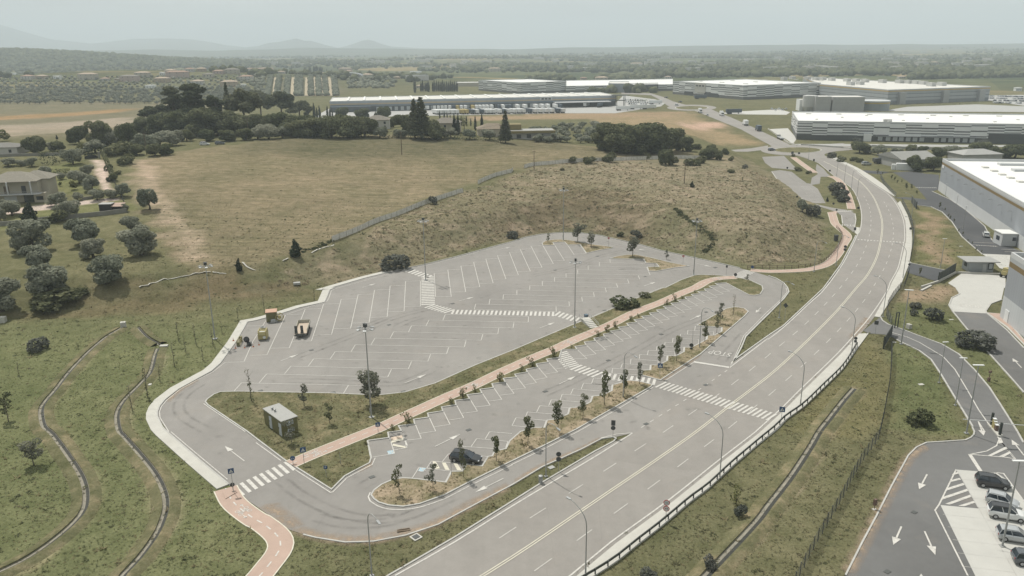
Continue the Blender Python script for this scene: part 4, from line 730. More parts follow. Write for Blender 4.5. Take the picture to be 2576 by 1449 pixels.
# ==== VEGETATION
def leaf_quads(c,nrm,size,rng,asp=0.75):
 n=len(c);nrm=nrm/(np.linalg.norm(nrm,axis=1,keepdims=True)+1e-9)
 r=rng.normal(size=(n,3));t=np.cross(nrm,r);t/=np.linalg.norm(t,axis=1,keepdims=True)+1e-9;b=np.cross(nrm,t)
 s=np.asarray(size).reshape(-1,1)*0.5
 v=np.stack([c-t*s-b*s*asp,c+t*s-b*s*asp*0.6,c+t*s*0.8+b*s*asp,c-t*s*0.9+b*s*asp*0.8],1)
 return v.reshape(-1,3),np.arange(n*4).reshape(n,4)
def crown_mesh(name,lobes,n,size,material,rng,spread=0.8,shell=(0.72,1.08),droop=0.0):
 L=np.array([(*c,*(r if hasattr(r,'__len__')else(r,r,r)))for c,r in lobes]);wgt=(L[:,3]*L[:,4]+L[:,3]*L[:,5]+L[:,4]*L[:,5]);wgt/=wgt.sum()
 k=rng.choice(len(L),size=int(n*1.35),p=wgt);d=rng.normal(size=(len(k),3));d/=np.linalg.norm(d,axis=1,keepdims=True)
 rad=rng.uniform(*shell,size=(len(k),1));p=L[k,:3]+d*L[k,3:6]*rad
 keep=np.ones(len(k),bool)
 for i in range(len(L)):
  u=((p-L[i,:3])/L[i,3:6]);keep&=~((u*u).sum(1)<0.55)|(k==i)
 p=p[keep][:n];d=d[keep][:n];kk=k[keep][:n]
 nr=d/L[kk,3:6]*L[kk,3:6].mean(1,keepdims=True)+rng.normal(size=p.shape)*spread;nr[:,2]+=0.5-droop
 lt=rng.uniform(0,1,len(L))
 sz=size*rng.uniform(0.6,1.4,len(p));v,f=leaf_quads(p,nr,sz,rng)
 tint=np.clip(0.55*rng.uniform(0,1,len(p))+0.45*lt[kk],0,1)
 return np_mesh(name,v,f,material,attrs={'tint':('FLOAT',np.repeat(tint,4))})
def trunk_mb(h,r,limbs,rng,lean=0.0,n=7):
 mb=MB();pts=[(0,0,-0.15)];x=y=0
 for k in range(1,5):
  x+=rng.normal()*lean;y+=rng.normal()*lean;pts.append((x,y,h*k/4))
 mb.tube(pts,[r*1.25,r,r*.9,r*.8,r*.65],n)
 for c,rr in limbs:
  a=Vector(pts[-2]).lerp(Vector(pts[-1]),rng.uniform(0,.9));b_=Vector(c);m_=a.lerp(b_,.5)+Vector((rng.normal()*.1,rng.normal()*.1,.15))*h*.2
  mb.tube([a,m_,b_],[r*.55,r*.4,r*.18],5)
 return mb
def tree_root(name,cat,crown,trunk,barkm):
 r=thing(name,'',cat);c=bpy.data.objects.new('crown',crown);COL.objects.link(c);c.parent=r
 if trunk:trunk.build('trunk',barkm,r,smooth=True)
 return Kind(r)
FM={'olive':foliage('olive leaves',(0.13,0.145,0.11),(0.36,0.375,0.30),.38),'pine':foliage('pine needles',(0.045,0.057,0.038),(0.16,0.172,0.11),.3),'oak':foliage('oak leaves',(0.055,0.068,0.04),(0.205,0.22,0.13),.36),'cypress':foliage('cypress leaves',(0.024,0.034,0.024),(0.06,0.074,0.05),.12),'young':foliage('young leaves',(0.075,0.092,0.052),(0.20,0.21,0.12),.4),'pale':foliage('pale leaves',(0.115,0.125,0.095),(0.24,0.245,0.20),.3),'bush':foliage('bush leaves',(0.06,0.073,0.04),(0.17,0.178,0.105),.3),'yellow':foliage('light green leaves',(0.10,0.115,0.045),(0.20,0.20,0.10),.3),'sage':foliage('sage bush leaves',(0.075,0.085,0.072),(0.17,0.175,0.155),.25)}
def lobes_round(rng,n,R_,zc,rz,r0,r1,bottom=-0.4):
 out=[]
 for k in range(n):
  a=2*math.pi*(k+rng.uniform(0,.6))/n*(1 if n<7 else 2.4);q_=R_*rng.uniform(.45,1.0);r=rng.uniform(r0,r1)
  out.append(((q_*math.cos(a),q_*math.sin(a),zc+rz*rng.uniform(bottom,.9)),(r,r,r*rng.uniform(.7,.95))))
 out.append(((0,0,zc+rz*.45),(R_*.7,R_*.7,rz*.8)));return out
TREES={}
def get(kind,var):
 key=(kind,var)
 if key in TREES:return TREES[key]
 rng=np.random.default_rng(hash(kind)%1000 if False else sum(map(ord,kind))*13+var)
 if kind=='olive':
  lb=lobes_round(rng,10,1.75,2.35,1.35,.8,1.2,-.7);K=tree_root('olive_tree','tree',crown_mesh('olive_crown',lb,2600,.30,FM['olive'],rng,.6),trunk_mb(1.6,.22,[(l[0],0)for l in lb[:4]],rng,.1),M['bark'])
 elif kind=='olivebig':
  lb=lobes_round(rng,13,1.7,2.3,1.5,.7,1.15,-.8);K=tree_root('olive_tree','tree',crown_mesh('olive_crown',lb,4200,.27,FM['olive'],rng,.6),trunk_mb(1.5,.3,[(l[0],0)for l in lb[:4]],rng,.08),M['bark'])
 elif kind=='olivesmall':
  lb=lobes_round(rng,5,1.2,2.2,1.0,.8,1.2,-.5);K=tree_root('olive_tree','tree',crown_mesh('olive_crown',lb,420,.55,FM['olive'],rng,.6),trunk_mb(1.3,.2,[],rng,.05,5),M['bark'])
 elif kind=='pine':
  lb=[]
  for k_ in range(26):
   a_=rng.uniform(0,6.28);q_=5.6*math.sqrt(rng.uniform(0,1));lb.append(((q_*math.cos(a_),q_*math.sin(a_),rng.uniform(7.5,11.5)+3.6*(1-(q_/5.8)**2)),(rng.uniform(1.6,2.7),rng.uniform(1.6,2.7),rng.uniform(1.1,1.8))))
  K=tree_root('stone_pine','tree',crown_mesh('pine_crown',lb,5200,.7,FM['pine'],rng,.55),trunk_mb(11,.42,[(l[0],0)for l in lb[:7]],rng,.18),M['bark'])
 elif kind=='bigpine':
  lb=[]
  for z in np.linspace(6.5,19.5,26):
   w=4.6*math.sin(math.pi*min(1,(z-3.5)/18.0))**.7;a=rng.uniform(0,6.28);q_=w*rng.uniform(.25,.85);lb.append(((q_*math.cos(a),q_*math.sin(a),z),(rng.uniform(1.3,2.4),rng.uniform(1.3,2.4),rng.uniform(.8,1.3))))
  K=tree_root('tall_pine','tree',crown_mesh('pine_crown',lb,6000,.7,FM['pine'],rng,.55),trunk_mb(18,.45,[(l[0],0)for l in lb[::4]],rng,.15),M['bark'])
 elif kind=='oak':
  lb=lobes_round(rng,15,3.6,4.4,3.0,1.6,2.5,-.9);K=tree_root('broadleaf_tree','tree',crown_mesh('oak_crown',lb,6500,.5,FM['oak'],rng,.55),trunk_mb(3.5,.4,[(l[0],0)for l in lb[:5]],rng,.1),M['bark'])
 elif kind=='cypress':
  lb=[((rng.uniform(-.12,.12),rng.uniform(-.12,.12),z),(w,w,.95))for z,w in zip(np.linspace(1.0,11.2,13),[.75,.95,1.05,1.1,1.1,1.05,1.0,.95,.85,.75,.6,.42,.25])]
  K=tree_root('cypress','tree',crown_mesh('cypress_crown',lb,1500,.42,FM['cypress'],rng,.6),trunk_mb(1.5,.18,[],rng,0,5),M['bark'])
 elif kind=='cedar':
  lb=[]
  for z in np.linspace(2.0,17.5,20):
   w=4.6*(1-z/18.6)+.35
   for a in np.arange(5)*1.257+rng.uniform(0,6):lb.append(((w*.62*math.cos(a),w*.62*math.sin(a),z+rng.uniform(-.3,.3)),(w*.42+.15,w*.42+.15,.42)))
  K=tree_root('cedar','tree',crown_mesh('cedar_crown',lb,5200,.55,FM['pine'],rng,.7,droop=.2),trunk_mb(17.5,.3,[],rng,.03),M['bark'])
 elif kind in('young','youngpale','youngsparse'):
  nl,cnt,ml=(9,620,'young')if kind=='young' else(7,420,'pale')if kind=='youngpale' else(6,330,'bush')
  lb=[((rng.normal()*.28,rng.normal()*.28,z),(rng.uniform(.32,.62),rng.uniform(.32,.62),rng.uniform(.28,.5)))for z in np.linspace(1.6,4.2,nl)]
  K=tree_root('young_tree','tree',crown_mesh('young_crown',lb,cnt,.21,FM[ml],rng,1.0),trunk_mb(3.6,.055,[(l[0],0)for l in lb[1:5]],rng,.03,6),M['bark_pale'])
 elif kind=='roundpale':
  lb=[((rng.normal()*.45,rng.normal()*.45,z),(rng.uniform(.5,.9),rng.uniform(.5,.9),rng.uniform(.4,.7)))for z in np.linspace(2.0,4.7,10)]
  K=tree_root('young_tree','tree',crown_mesh('pale_crown',lb,1100,.22,FM['pale'],rng,1.0),trunk_mb(4.0,.07,[(l[0],0)for l in lb[1:6]],rng,.03,6),M['bark_pale'])
 elif kind=='bush':
  lb=lobes_round(rng,7,.6,.65,.5,.4,.65,-.6);K=tree_root('shrub','shrub',crown_mesh('shrub_foliage',lb,700,.2,FM['bush'],rng,1.0),None,None)
 elif kind=='sage':
  lb=lobes_round(rng,7,.6,.7,.6,.4,.65,-.6);K=tree_root('shrub','shrub',crown_mesh('shrub_foliage',lb,700,.2,FM['sage'],rng,1.0),None,None)
 elif kind=='yellow':
  lb=lobes_round(rng,6,1.0,1.8,.9,.7,1.0,-.6);K=tree_root('shrub','shrub',crown_mesh('shrub_foliage',lb,900,.28,FM['yellow'],rng,1.0),None,None)
 elif kind=='conebush':
  lb=[((rng.normal()*.12,rng.normal()*.12,z),(w,w,.45))for z,w in zip(np.linspace(.4,3.0,8),[.95,1.0,.95,.85,.7,.55,.4,.22])]
  K=tree_root('conical_shrub','shrub',crown_mesh('shrub_foliage',lb,1500,.22,FM['cypress'],rng,.6),None,None)
 elif kind=='spiky':
  lb=[((rng.normal()*.22,rng.normal()*.22,z),(.26,.26,.3))for z in np.linspace(.25,1.3,6)]
  mbt=MB()
  for _ in range(9):mbt.tube([(0,0,0),(rng.normal()*.35,rng.normal()*.35,rng.uniform(.9,1.7))],[.02,.006],4)
  K=tree_root('shrub','shrub',crown_mesh('shrub_foliage',lb,150,.15,FM['yellow'],rng,1.1),mbt,M['bark'])
 elif kind=='sapling':
  mbt=MB();mbt.tube([(0,0,-.1),(.03,.02,1.6),(rng.normal()*.12,rng.normal()*.12,3.6)],[.05,.04,.012],5)
  for _ in range(7):
   z=rng.uniform(1.6,3.2);mbt.tube([(0,0,z),(rng.normal()*.3,rng.normal()*.3,z+.45)],[.016,.005],4)
  lb=[((rng.normal()*.1,rng.normal()*.1,z),(.2,.2,.3))for z in np.linspace(.4,3.2,5)]
  K=tree_root('sapling','tree',crown_mesh('sapling_leaves',lb,60+40*(var%2),.13,FM['bush'],rng,1.2),mbt,M['bark_pale'])
 TREES[key]=K;return K
HK={'olive':4.6,'olivebig':4.2,'olivesmall':3.6,'pine':16.5,'bigpine':20.6,'oak':8.6,'cypress':12.1,'cedar':18.2,'young':4.6,'youngpale':4.5,'youngsparse':4.5,'roundpale':5.3,'bush':1.5,'sage':1.65,'yellow':3.3,'conebush':3.4,'spiky':1.6,'sapling':3.6}
VARS={'olive':4,'olivebig':4,'olivesmall':4,'pine':4,'bigpine':3,'oak':4,'cypress':2,'cedar':2,'young':4,'youngpale':2,'youngsparse':2,'roundpale':2,'bush':3,'sage':2,'yellow':1,'conebush':1,'spiky':3,'sapling':3}
_vc={}
def plant(kind,x,yb,yt,label,group=None,wide=1.0,h=None,cat=None,sink=0.0,zadd=0.0):
 g=T(x,yb);h=h or hgt(g,yt);s=h/HK[kind];v=_vc.get(kind,0);_vc[kind]=v+1
 return get(kind,v%VARS[kind]).put((g.x,g.y,g.z-sink+zadd),random.uniform(0,6.28),label,group,(s*wide,s*wide,s),cat)
YT=[(1,3,1442,632,345,'youngsparse','thin young tree with twin stakes at the rounded near tip of the lower island'),(1,3,1780,600,335,'youngpale','pale thin young tree beside the blue disabled bay'),(1,3,2086,462,90,'youngsparse','young tree with sparse leaves in front of the black car'),(1,3,2418,302,35,'young','dense young tree just right of the black car'),(2,2,158,1590,1290,'young','young tree with slim dark crown, second to the right of the black car'),(2,2,462,1455,1145,'young','full-crowned young tree, third to the right of the black car'),(2,2,716,1315,1072,'young','round-crowned young tree, fourth to the right of the black car'),(2,2,930,1180,853,'young','tallest slim young tree left of the lower zebra crossing'),(2,2,1132,1072,830,'young','dark young tree beside the lamp post at the lower zebra crossing'),(2,2,1282,976,752,'youngpale','yellowish sparse young tree at the island tip by the zebra crossing'),(2,2,1490,800,572,'youngsparse','two-tiered sparse young tree above the blue crossing sign'),(2,2,1655,740,485,'young','two-tiered young tree left of the round sign on the upper island'),(2,2,1938,548,332,'young','dark round young tree right of the lamp post on the upper island'),(2,2,2060,455,268,'youngsparse','leaning sparse young tree near the far bays of the upper island'),(2,2,2092,362,153,'youngpale','slim pale young tree near the far tip of the upper island')]
for i,j,x,yb,yt,k,lb in YT:
 X,Y=q(i,j,x,yb);plant(k,X,Y,q(i,j,x,yt)[1],lb,'young trees along the lower car park islands',zadd=.1,wide=.55 if 'black car' in lb and 'front' in lb else.8)
plant('sapling',*q(2,2,2228,272),q(2,2,0,65)[1],'bare leafless sapling at the far tip of the upper island')
for i,j,x,yb,yt,k,lb in[(1,2,1150,1185,815,'roundpale','bushy grey-green tree right beside the near floodlight mast'),(1,2,487,1195,975,'youngpale','small light tree with split trunk behind the green cabin'),(1,2,745,1370,1165,'youngsparse','thin young tree on the grass between cabin and mast'),(1,3,360,115,-110,'youngpale','small young tree in front of the green cabin'),(2,1,660,985,795,'roundpale','silvery round tree on the far island beside the mast'),(2,1,797,1035,888,'roundpale','small silvery tree at the middle of the far island'),(2,1,1212,1138,930,'roundpale','large silvery tree on the second far island'),(2,1,360,995,900,'youngsparse','tiny thin tree at the left end of the far island'),(2,1,1555,1165,1070,'youngpale','thin pale tree on the right part of the second far island'),(2,1,2365,1390,1312,'youngpale','thin pale tree beside the small upper zebra crossing'),(2,1,1437,1255,1200,'sapling','tiny bare sapling among the stones of the second far island'),(0,3,340,335,70,'roundpale','umbrella-shaped young tree on stakes left of the outer ditch'),(0,2,85,1345,1050,'youngsparse','dark thin tree at the left picture edge on the grass slope'),(0,2,195,890,720,'sapling','small half-bare tree on the upper left grass slope')]:
 X,Y=q(i,j,x,yb);plant(k,X,Y,q(i,j,x,yt)[1],lb,None,wide=1.3 if k=='roundpale' else 1.15)
SAP=sorted([(0,2,1797,535,340),(0,2,1975,575,360),(0,2,1870,652,480),(0,2,1755,792,540),(0,2,2045,730,590),(0,2,1612,940,750),(0,2,1490,1102,800),(0,2,1332,1235,970),(0,2,2145,582,400),(0,2,2236,452,330),(0,2,2400,340,200),(1,2,85,250,60),(1,2,590,122,0),(0,2,2532,1143,810)],key=lambda s:q(*s[:4])[0])
for k,(i,j,x,yb,yt)in enumerate(SAP):
 X,Y=q(i,j,x,yb);plant('sapling',X,Y,q(i,j,x,yt)[1],f'{ordl(k, len(SAP))} of the bare saplings around the left edge of the car park','bare saplings round the left car park edge')
SH=[(1,3,1105,130,70),(1,2,1372,1435,1370),(1,2,1532,1362,1245),(1,2,1962,1172,1100),(1,2,2080,1110,1000),(1,2,2203,1050,985),(1,2,2455,950,840),(2,2,97,845,775),(2,2,202,795,700),(2,2,412,695,585),(2,2,600,610,572),(2,2,868,488,425),(2,2,955,445,365),(2,2,1036,405,330),(2,2,1192,335,275),(2,2,1272,300,260),(2,2,1557,175,115),(2,2,1640,135,65),(2,2,1710,115,78),(2,2,1838,55,20)]
for k,(i,j,x,yb,yt)in enumerate(SH):
 X,Y=q(i,j,x,yb);plant('spiky',X,Y,q(i,j,x,yt)[1],f'{ordl(k, len(SH))} of the twiggy shrubs in the planted strip between bike path and bays','twiggy shrubs beside the bike path',zadd=.12,wide=1.0)
for i,j,x,yb,yt,k,lb,w in[(2,2,1135,200,95,'bush','big spreading shrub on the bank above the bike path',1.9),(2,2,1342,95,45,'bush','smaller round shrub on the bank up from the big spreading shrub',1.8),(1,1,1400,1262,1100,'sage','grey-green bush at the top of the zebra crossing by the dry bank',1.5),(1,1,405,1135,955,'conebush','dark conical bush below the field corner',1.0),(0,1,2405,1275,1150,'conebush','small dark cone bush by the loose white strip',.8),(2,1,1255,940,865,'sage','grey bush at the foot of the dry bank behind the far island',1.3),(2,1,1090,930,880,'bush','small green bush at the foot of the dry bank',1.2),(2,1,5,950,865,'sage','grey bush at the kerb below the dry bank',1.2),(1,1,1788,605,520,'sage','bush growing through the grey netting fence',.9),(0,2,390,630,495,'sage','grey-green bush alone on the upper left grass slope',1.3),(3,2,1660,320,190,'sage','largest round bush on the lawn by the yard drive',1.2),(3,2,1485,200,140,'sage','low bush at the top of the lawn by the fence',1.6),(3,2,1465,275,210,'sage','small bush left of the largest lawn bush',1.0),(3,2,2075,600,420,'sage','wide double bush at the kerb of the right drive',1.6),(3,2,1530,1360,1215,'bush','ragged bush on a bare patch in the front lawn',1.1),(3,2,1470,1395,1345,'bush','small bush at the foot of the ragged lawn bush',1.1),(2,3,2250,730,560,'spiky','flowering weed clump on the slope below the guardrail',.9),(2,3,2290,850,730,'sage','grey weed clump below the flowering one',.8),(2,3,1990,1370,1230,'sage','round shrub beside the right ditch at the bottom edge',.75),(2,3,1370,1470,1370,'sage','grey shrub at the bottom edge below the guardrail',1.3),(3,1,345,680,550,'olive','slim grey-green tree on the slope by the small car park',.8),(3,1,455,720,600,'sage','grey bush right of the slim slope tree',1.0)]:
 X,Y=q(i,j,x,yb);plant(k,X,Y,q(i,j,x,yt)[1],lb,None,w)
OB=[((340,1075,770),'largest old olive tree below the garden wall'),((845,1010,750),'old olive tree with two rounded heads below the garden wall'),((1330,890,730),'old olive tree at the corner of the garden wall'),((1420,1115,845),'dense round olive tree nearest the field edge'),((945,1140,960),'small olive tree in the middle of the grove'),((375,1260,1020),'olive tree below the largest one on the left'),((1070,1400,1130),'olive tree at the lower right of the grove'),((490,1530,1230),'wide olive tree at the lower left of the grove'),((20,1680,1370),'olive tree cut by the left picture edge')]
for(x,yb,yt),lb in OB:
 X,Y=q(0,1,x,yb);plant('olivebig',X,Y,q(0,1,x,yt)[1],lb,'old olives of the left grove',1.12)
plant('olive',*q(0,1,1505,660),q(0,1,0,420)[1],'single olive tree standing by the dusty field track',None,.8)
for x,yb,yt,k,lb,w in[(540,190,15,'bush','bramble mound left of the cut branches',2.0),(820,60,-5,'bush','bramble mound on the grove edge near the mast',2.2)]:
 X,Y=q(0,2,x,yb);plant(k,X,Y,q(0,2,x,yt)[1],lb,None,w)
def gq(x,y):return(x*480/1932*.67083,(500+y*360/1449)*.67083)
GT=[(1035,1265,990,'olive','low forked olive tree on the front lawn of the villa',1.1),(860,1110,880,'olive','wide olive tree beside the paved drive of the villa',1.3),(1180,1010,880,'olive','olive tree by the low wall right of the villa',1.1),(185,1240,980,'olive','olive tree in front of the villa garage',1.2),(470,1340,1040,'conebush','dark spiky conifer in the front garden',1.2),(930,695,580,'olive','small leafless-trunked fruit tree on the upper lawn',1.0),(1120,850,710,'yellow','small round fruit tree on the lower lawn',.9),(800,800,690,'yellow','citrus bush beside the villa terrace',1.0),(910,800,730,'yellow','second citrus bush right of the terrace one',.9),(1395,870,620,'olive','tall olive tree by the gravel drive',1.0),(1200,760,540,'olive','olive tree in the middle of the garden',1.2),(1330,650,450,'olive','olive tree at the top of the gravel drive',1.0),(1100,470,210,'olive','tall feathery tree inside the garden gate',1.0),(1000,400,230,'olive','feathery tree left of the garden gate',1.0),(690,620,480,'olive','grey bushy tree behind the villa roof',1.2),(480,500,350,'olive','grey tree behind the villa roof ridge',1.2),(320,490,390,'olive','grey bush at the back hedge',1.4),(130,500,360,'olive','wide grey tree at the left picture edge behind the villa',1.6),(880,270,100,'oak','grey-green tree beside the dark round tree',1.0),(540,300,40,'oak','dark dense round tree behind the neighbour garden',1.1),(1240,280,130,'yellow','yellow-flowering tree by the hedge',1.2),(860,90,20,'conebush','tiny dark cypress on the pale field edge',.8),(60,120,-60,'yellow','light green tree at the left edge on the pale field',1.2),(220,210,150,'olive','row-end bush in front of the pale field',1.6),(1470,1010,830,'olive','olive tree behind the garden sheds',1.2),(1680,980,830,'olive','twiggy olive tree right of the gravel drive end',1.2),(1850,960,740,'olive','dark olive tree at the boundary fence by the sheds',1.0),(1890,470,320,'bush','round dark bush at the field corner',1.3),(880,1330,1150,'bush','overgrown shrub at the garden wall',1.3),(700,1350,1270,'bush','dark shrub at the garden wall under the conifer',1.6),(1900,1180,1050,'olive','bare-branched tree beside the tiled shed',.8),(20,1330,1100,'olive','thin tree at the left edge of the front garden',.7),(1780,620,560,'bush','climber bush on the drive hedge',1.2),(1700,720,600,'bush','bush in the hedge beside the gravel drive',1.2),(1650,560,460,'bush','bush in the hedge near the gate pillar',1.0)]
for x,yb,yt,k,lb,w in GT:
 X,Y=gq(x,yb);plant(k,X,Y,gq(x,yt)[1],lb,None,w)
BT=[(0,0,1590,1310,1030,'pine','broad round-crowned pine at the left end of the tall trees',1.35),(0,0,1780,1330,865,'bigpine','tall dark pine left of the tallest in the big grove',1.3),(0,0,1990,1350,835,'bigpine','tallest dark pine of the big grove',1.25),(0,0,2195,1360,960,'bigpine','wide dark pine right of the tallest one',1.2),(0,0,2320,1330,825,'cedar','spindly half-bare conifer rising between the pines',.55),(0,0,2480,1330,870,'pine','umbrella pine in the middle of the tall trees',1.0),(1,0,60,1240,880,'pine','umbrella pine with bare stem right of the middle one',.9),(1,0,270,1260,905,'pine','largest umbrella pine at the right end of the grove',1.05),(1,0,450,1250,990,'pine','lower pine at the right end of the grove',1.2),(1,0,520,1230,1010,'bigpine','rounded pine just left of the slim cypresses',.8),(1,0,560,1380,1175,'oak','leftmost clipped dark holm oak of the dense row',1.2),(1,0,760,1385,1160,'oak','second clipped dark holm oak of the dense row',1.2),(1,0,930,1385,1150,'oak','third clipped dark holm oak of the dense row',1.2),(1,0,1090,1380,1165,'oak','rightmost clipped dark holm oak of the dense row',1.1),(1,0,420,1380,1200,'oak','dark oak between pines and clipped oaks',1.1),(1,0,130,1400,1235,'olive','pale olive tree in front of the umbrella pines',1.3),(1,0,270,1390,1260,'olive','second pale olive tree in front of the pines',1.3),(1,0,20,1400,1260,'olive','pale olive tree at the left of the olive pair under the pines',1.2),(1,0,1670,1400,975,'cedar','big ragged cedar in front of the trailer yard',1.25),(1,0,1600,1390,990,'cedar','narrow cedar close behind the big ragged one',.9),(1,0,1500,1340,1150,'oak','dark oak left of the cedars',1.0),(1,0,1790,1400,1190,'oak','dark oak right of the cedars',1.0),(1,0,2510,1440,1115,'cedar','cedar standing alone beside the villa with brown roof',.95),(1,0,870,1190,1075,'oak','small oak before the left end of the blue warehouse',1.0),(1,0,1075,1215,1085,'oak','oak before the dock doors of the blue warehouse',1.0),(1,0,1285,1230,1075,'oak','oak left of the cedar before the trailers',.9),(1,0,1385,1280,1165,'oak','oak by the grey roofed house',.9),(1,0,1250,1390,1265,'olive','olive at the driveway gap in the dense row',1.2),(1,0,1440,1385,1290,'olive','olive under the cedars by the field',1.4),(1,0,1960,1390,1280,'olive','olive right of the dark oak by the field',1.3),(1,0,2150,1400,1290,'olive','olive under the slim cypress pair',1.3),(1,0,2350,1410,1290,'olive','olive left of the lone cedar',1.3),(1,0,2095,1300,1185,'youngsparse','bare-topped tree between the slim cypresses',2.5),(0,0,800,1449,1260,'oak','broadleaf tree at the left of the field-edge thicket',.9),(0,0,1030,1460,1200,'oak','tallest tree of the field-edge thicket',.9),(0,0,1200,1460,1290,'olive','pale tree inside the field-edge thicket',1.2),(0,0,1300,1480,1235,'oak','slim tree in the field-edge thicket',.7),(0,0,1450,1500,1330,'olive','greyish tree at the power pole',1.3),(0,0,1620,1470,1310,'olive','pale bushy tree under the broad pine',1.4),(0,0,1720,1465,1300,'olive','pale bushy tree by the white car',1.4),(0,0,1880,1420,1290,'oak','dark bush behind the parked cars',1.0),(0,0,2080,1420,1300,'oak','dark oak behind the parked cars',1.3),(0,0,2300,1420,1300,'oak','dark oak right of the parked cars',1.3),(0,0,2480,1410,1290,'oak','dark oak left of the olive pair',1.2),(0,0,550,1520,1420,'olive','low grey tree left of the thicket',1.4),(0,0,960,1540,1400,'olive','low grey tree under the thicket',1.5),(0,0,1180,1560,1430,'bush','bush under the thicket at the field corner',1.6),(0,0,1380,1560,1440,'oak','low dark tree at the field corner',1.2),(0,0,1560,1570,1440,'oak','dark bushy tree below the power pole',1.1),(0,0,1670,1560,1440,'oak','dark bush right of the power pole',1.1)]
for k_,(x,yb,yt,w)in enumerate(((1440,1345,1180,1.3),(1650,1350,1120,1.2),(1850,1355,1090,1.3),(2060,1365,1070,1.2),(2250,1365,1110,1.3),(2420,1360,1130,1.2),(2560,1355,1140,1.2),(2700,1350,1150,1.2),(2830,1350,1130,1.1),(2960,1360,1140,1.2),(3080,1360,1150,1.2))):BT.append((0,0,x,yb,yt,'oak',f'{ordl(k_, 11)} of the dark undergrowth trees filling the tall pine grove',w))
for i,j,x,yb,yt,k,lb,w in BT:
 X,Y=q(i,j,x,yb);plant(k,X,Y,q(i,j,x,yt)[1],lb,None,w)
CY=[(590,1195,1035),(618,1200,1080),(645,1200,1060),(722,1190,1062),(748,1195,1085),(772,1200,1105)]
for k,(x,yb,yt)in enumerate(CY):plant('cypress',*q(1,0,x,yb),q(1,0,x,yt)[1],f'{ordl(k, 6)} of the slim cypresses at the near corner of the blue warehouse','slim cypresses by the blue warehouse')
CY=[(1850,1195,1112),(1895,1200,1108),(1925,1205,1128),(1955,1215,1148),(2000,1355,1145),(2035,1360,1150),(2066,1265,1162),(2118,1260,1165),(2162,1270,1188),(2208,1312,1165),(2275,1322,1145)]
for k,(x,yb,yt)in enumerate(CY):plant('cypress',*q(1,0,x,yb),q(1,0,x,yt)[1],f'{ordl(k, 11)} of the slim cypresses in front of the trailer yard','slim cypresses before the trailer yard')
for k in range(18):
 x=1662+k*20.3+(14 if k>4 else 0)+random.uniform(-4,4);plant('cypress',*q(1,0,x,922+random.uniform(-4,4)),q(1,0,x,800+random.uniform(0,25))[1],'dark cypress in the dense row behind the blue warehouse','dense cypress row behind the blue warehouse',1.2)
plant('cypress',*q(1,0,1600,935),q(1,0,0,775)[1],'lone cypress left of the dense row behind the blue warehouse')
for k,x in enumerate((490,505,540,552,585,600,618,640,652,668,690,715,760)):plant('cypress',*q(1,0,x,738),q(1,0,x,655+random.uniform(0,22)+(30 if x>680 else 0))[1],'far cypress on the hill crest above the striped orchard','far cypresses on the hill crest',1.3)
OK_=[(930,62,-150,1.0),(1050,88,-215,1.15),(1190,90,-200,1.1),(1330,92,-225,1.15),(1450,88,-205,1.15),(1580,80,-160,1.0),(1720,70,-95,1.0)]
OKL=['leftmost small oak of the big dark clump','second oak of the big dark clump right of the field','third oak of the big dark clump','tallest oak in the middle of the big dark clump','fifth oak of the big dark clump','sixth oak, lower right shoulder of the big clump','small round oak at the right end of the big clump']
for(x,yb,yt,w),lb in zip(OK_,OKL):plant('oak',*q(2,1,x,yb),q(2,1,x,yt)[1],lb,'big dark oak clump',w)
rr=np.random.default_rng(4)
for k in range(64):
 x=rr.uniform(150,900);y=rr.uniform(1275,1440);x+=(y-1350)*.35
 if x>860 and y>1330:continue
 plant('olivesmall',*q(2,0,x,y),q(2,0,x,y-rr.uniform(52,68))[1],'grey olive tree in the grove left of the big oak clump','olive grove left of the oak clump',1.35)
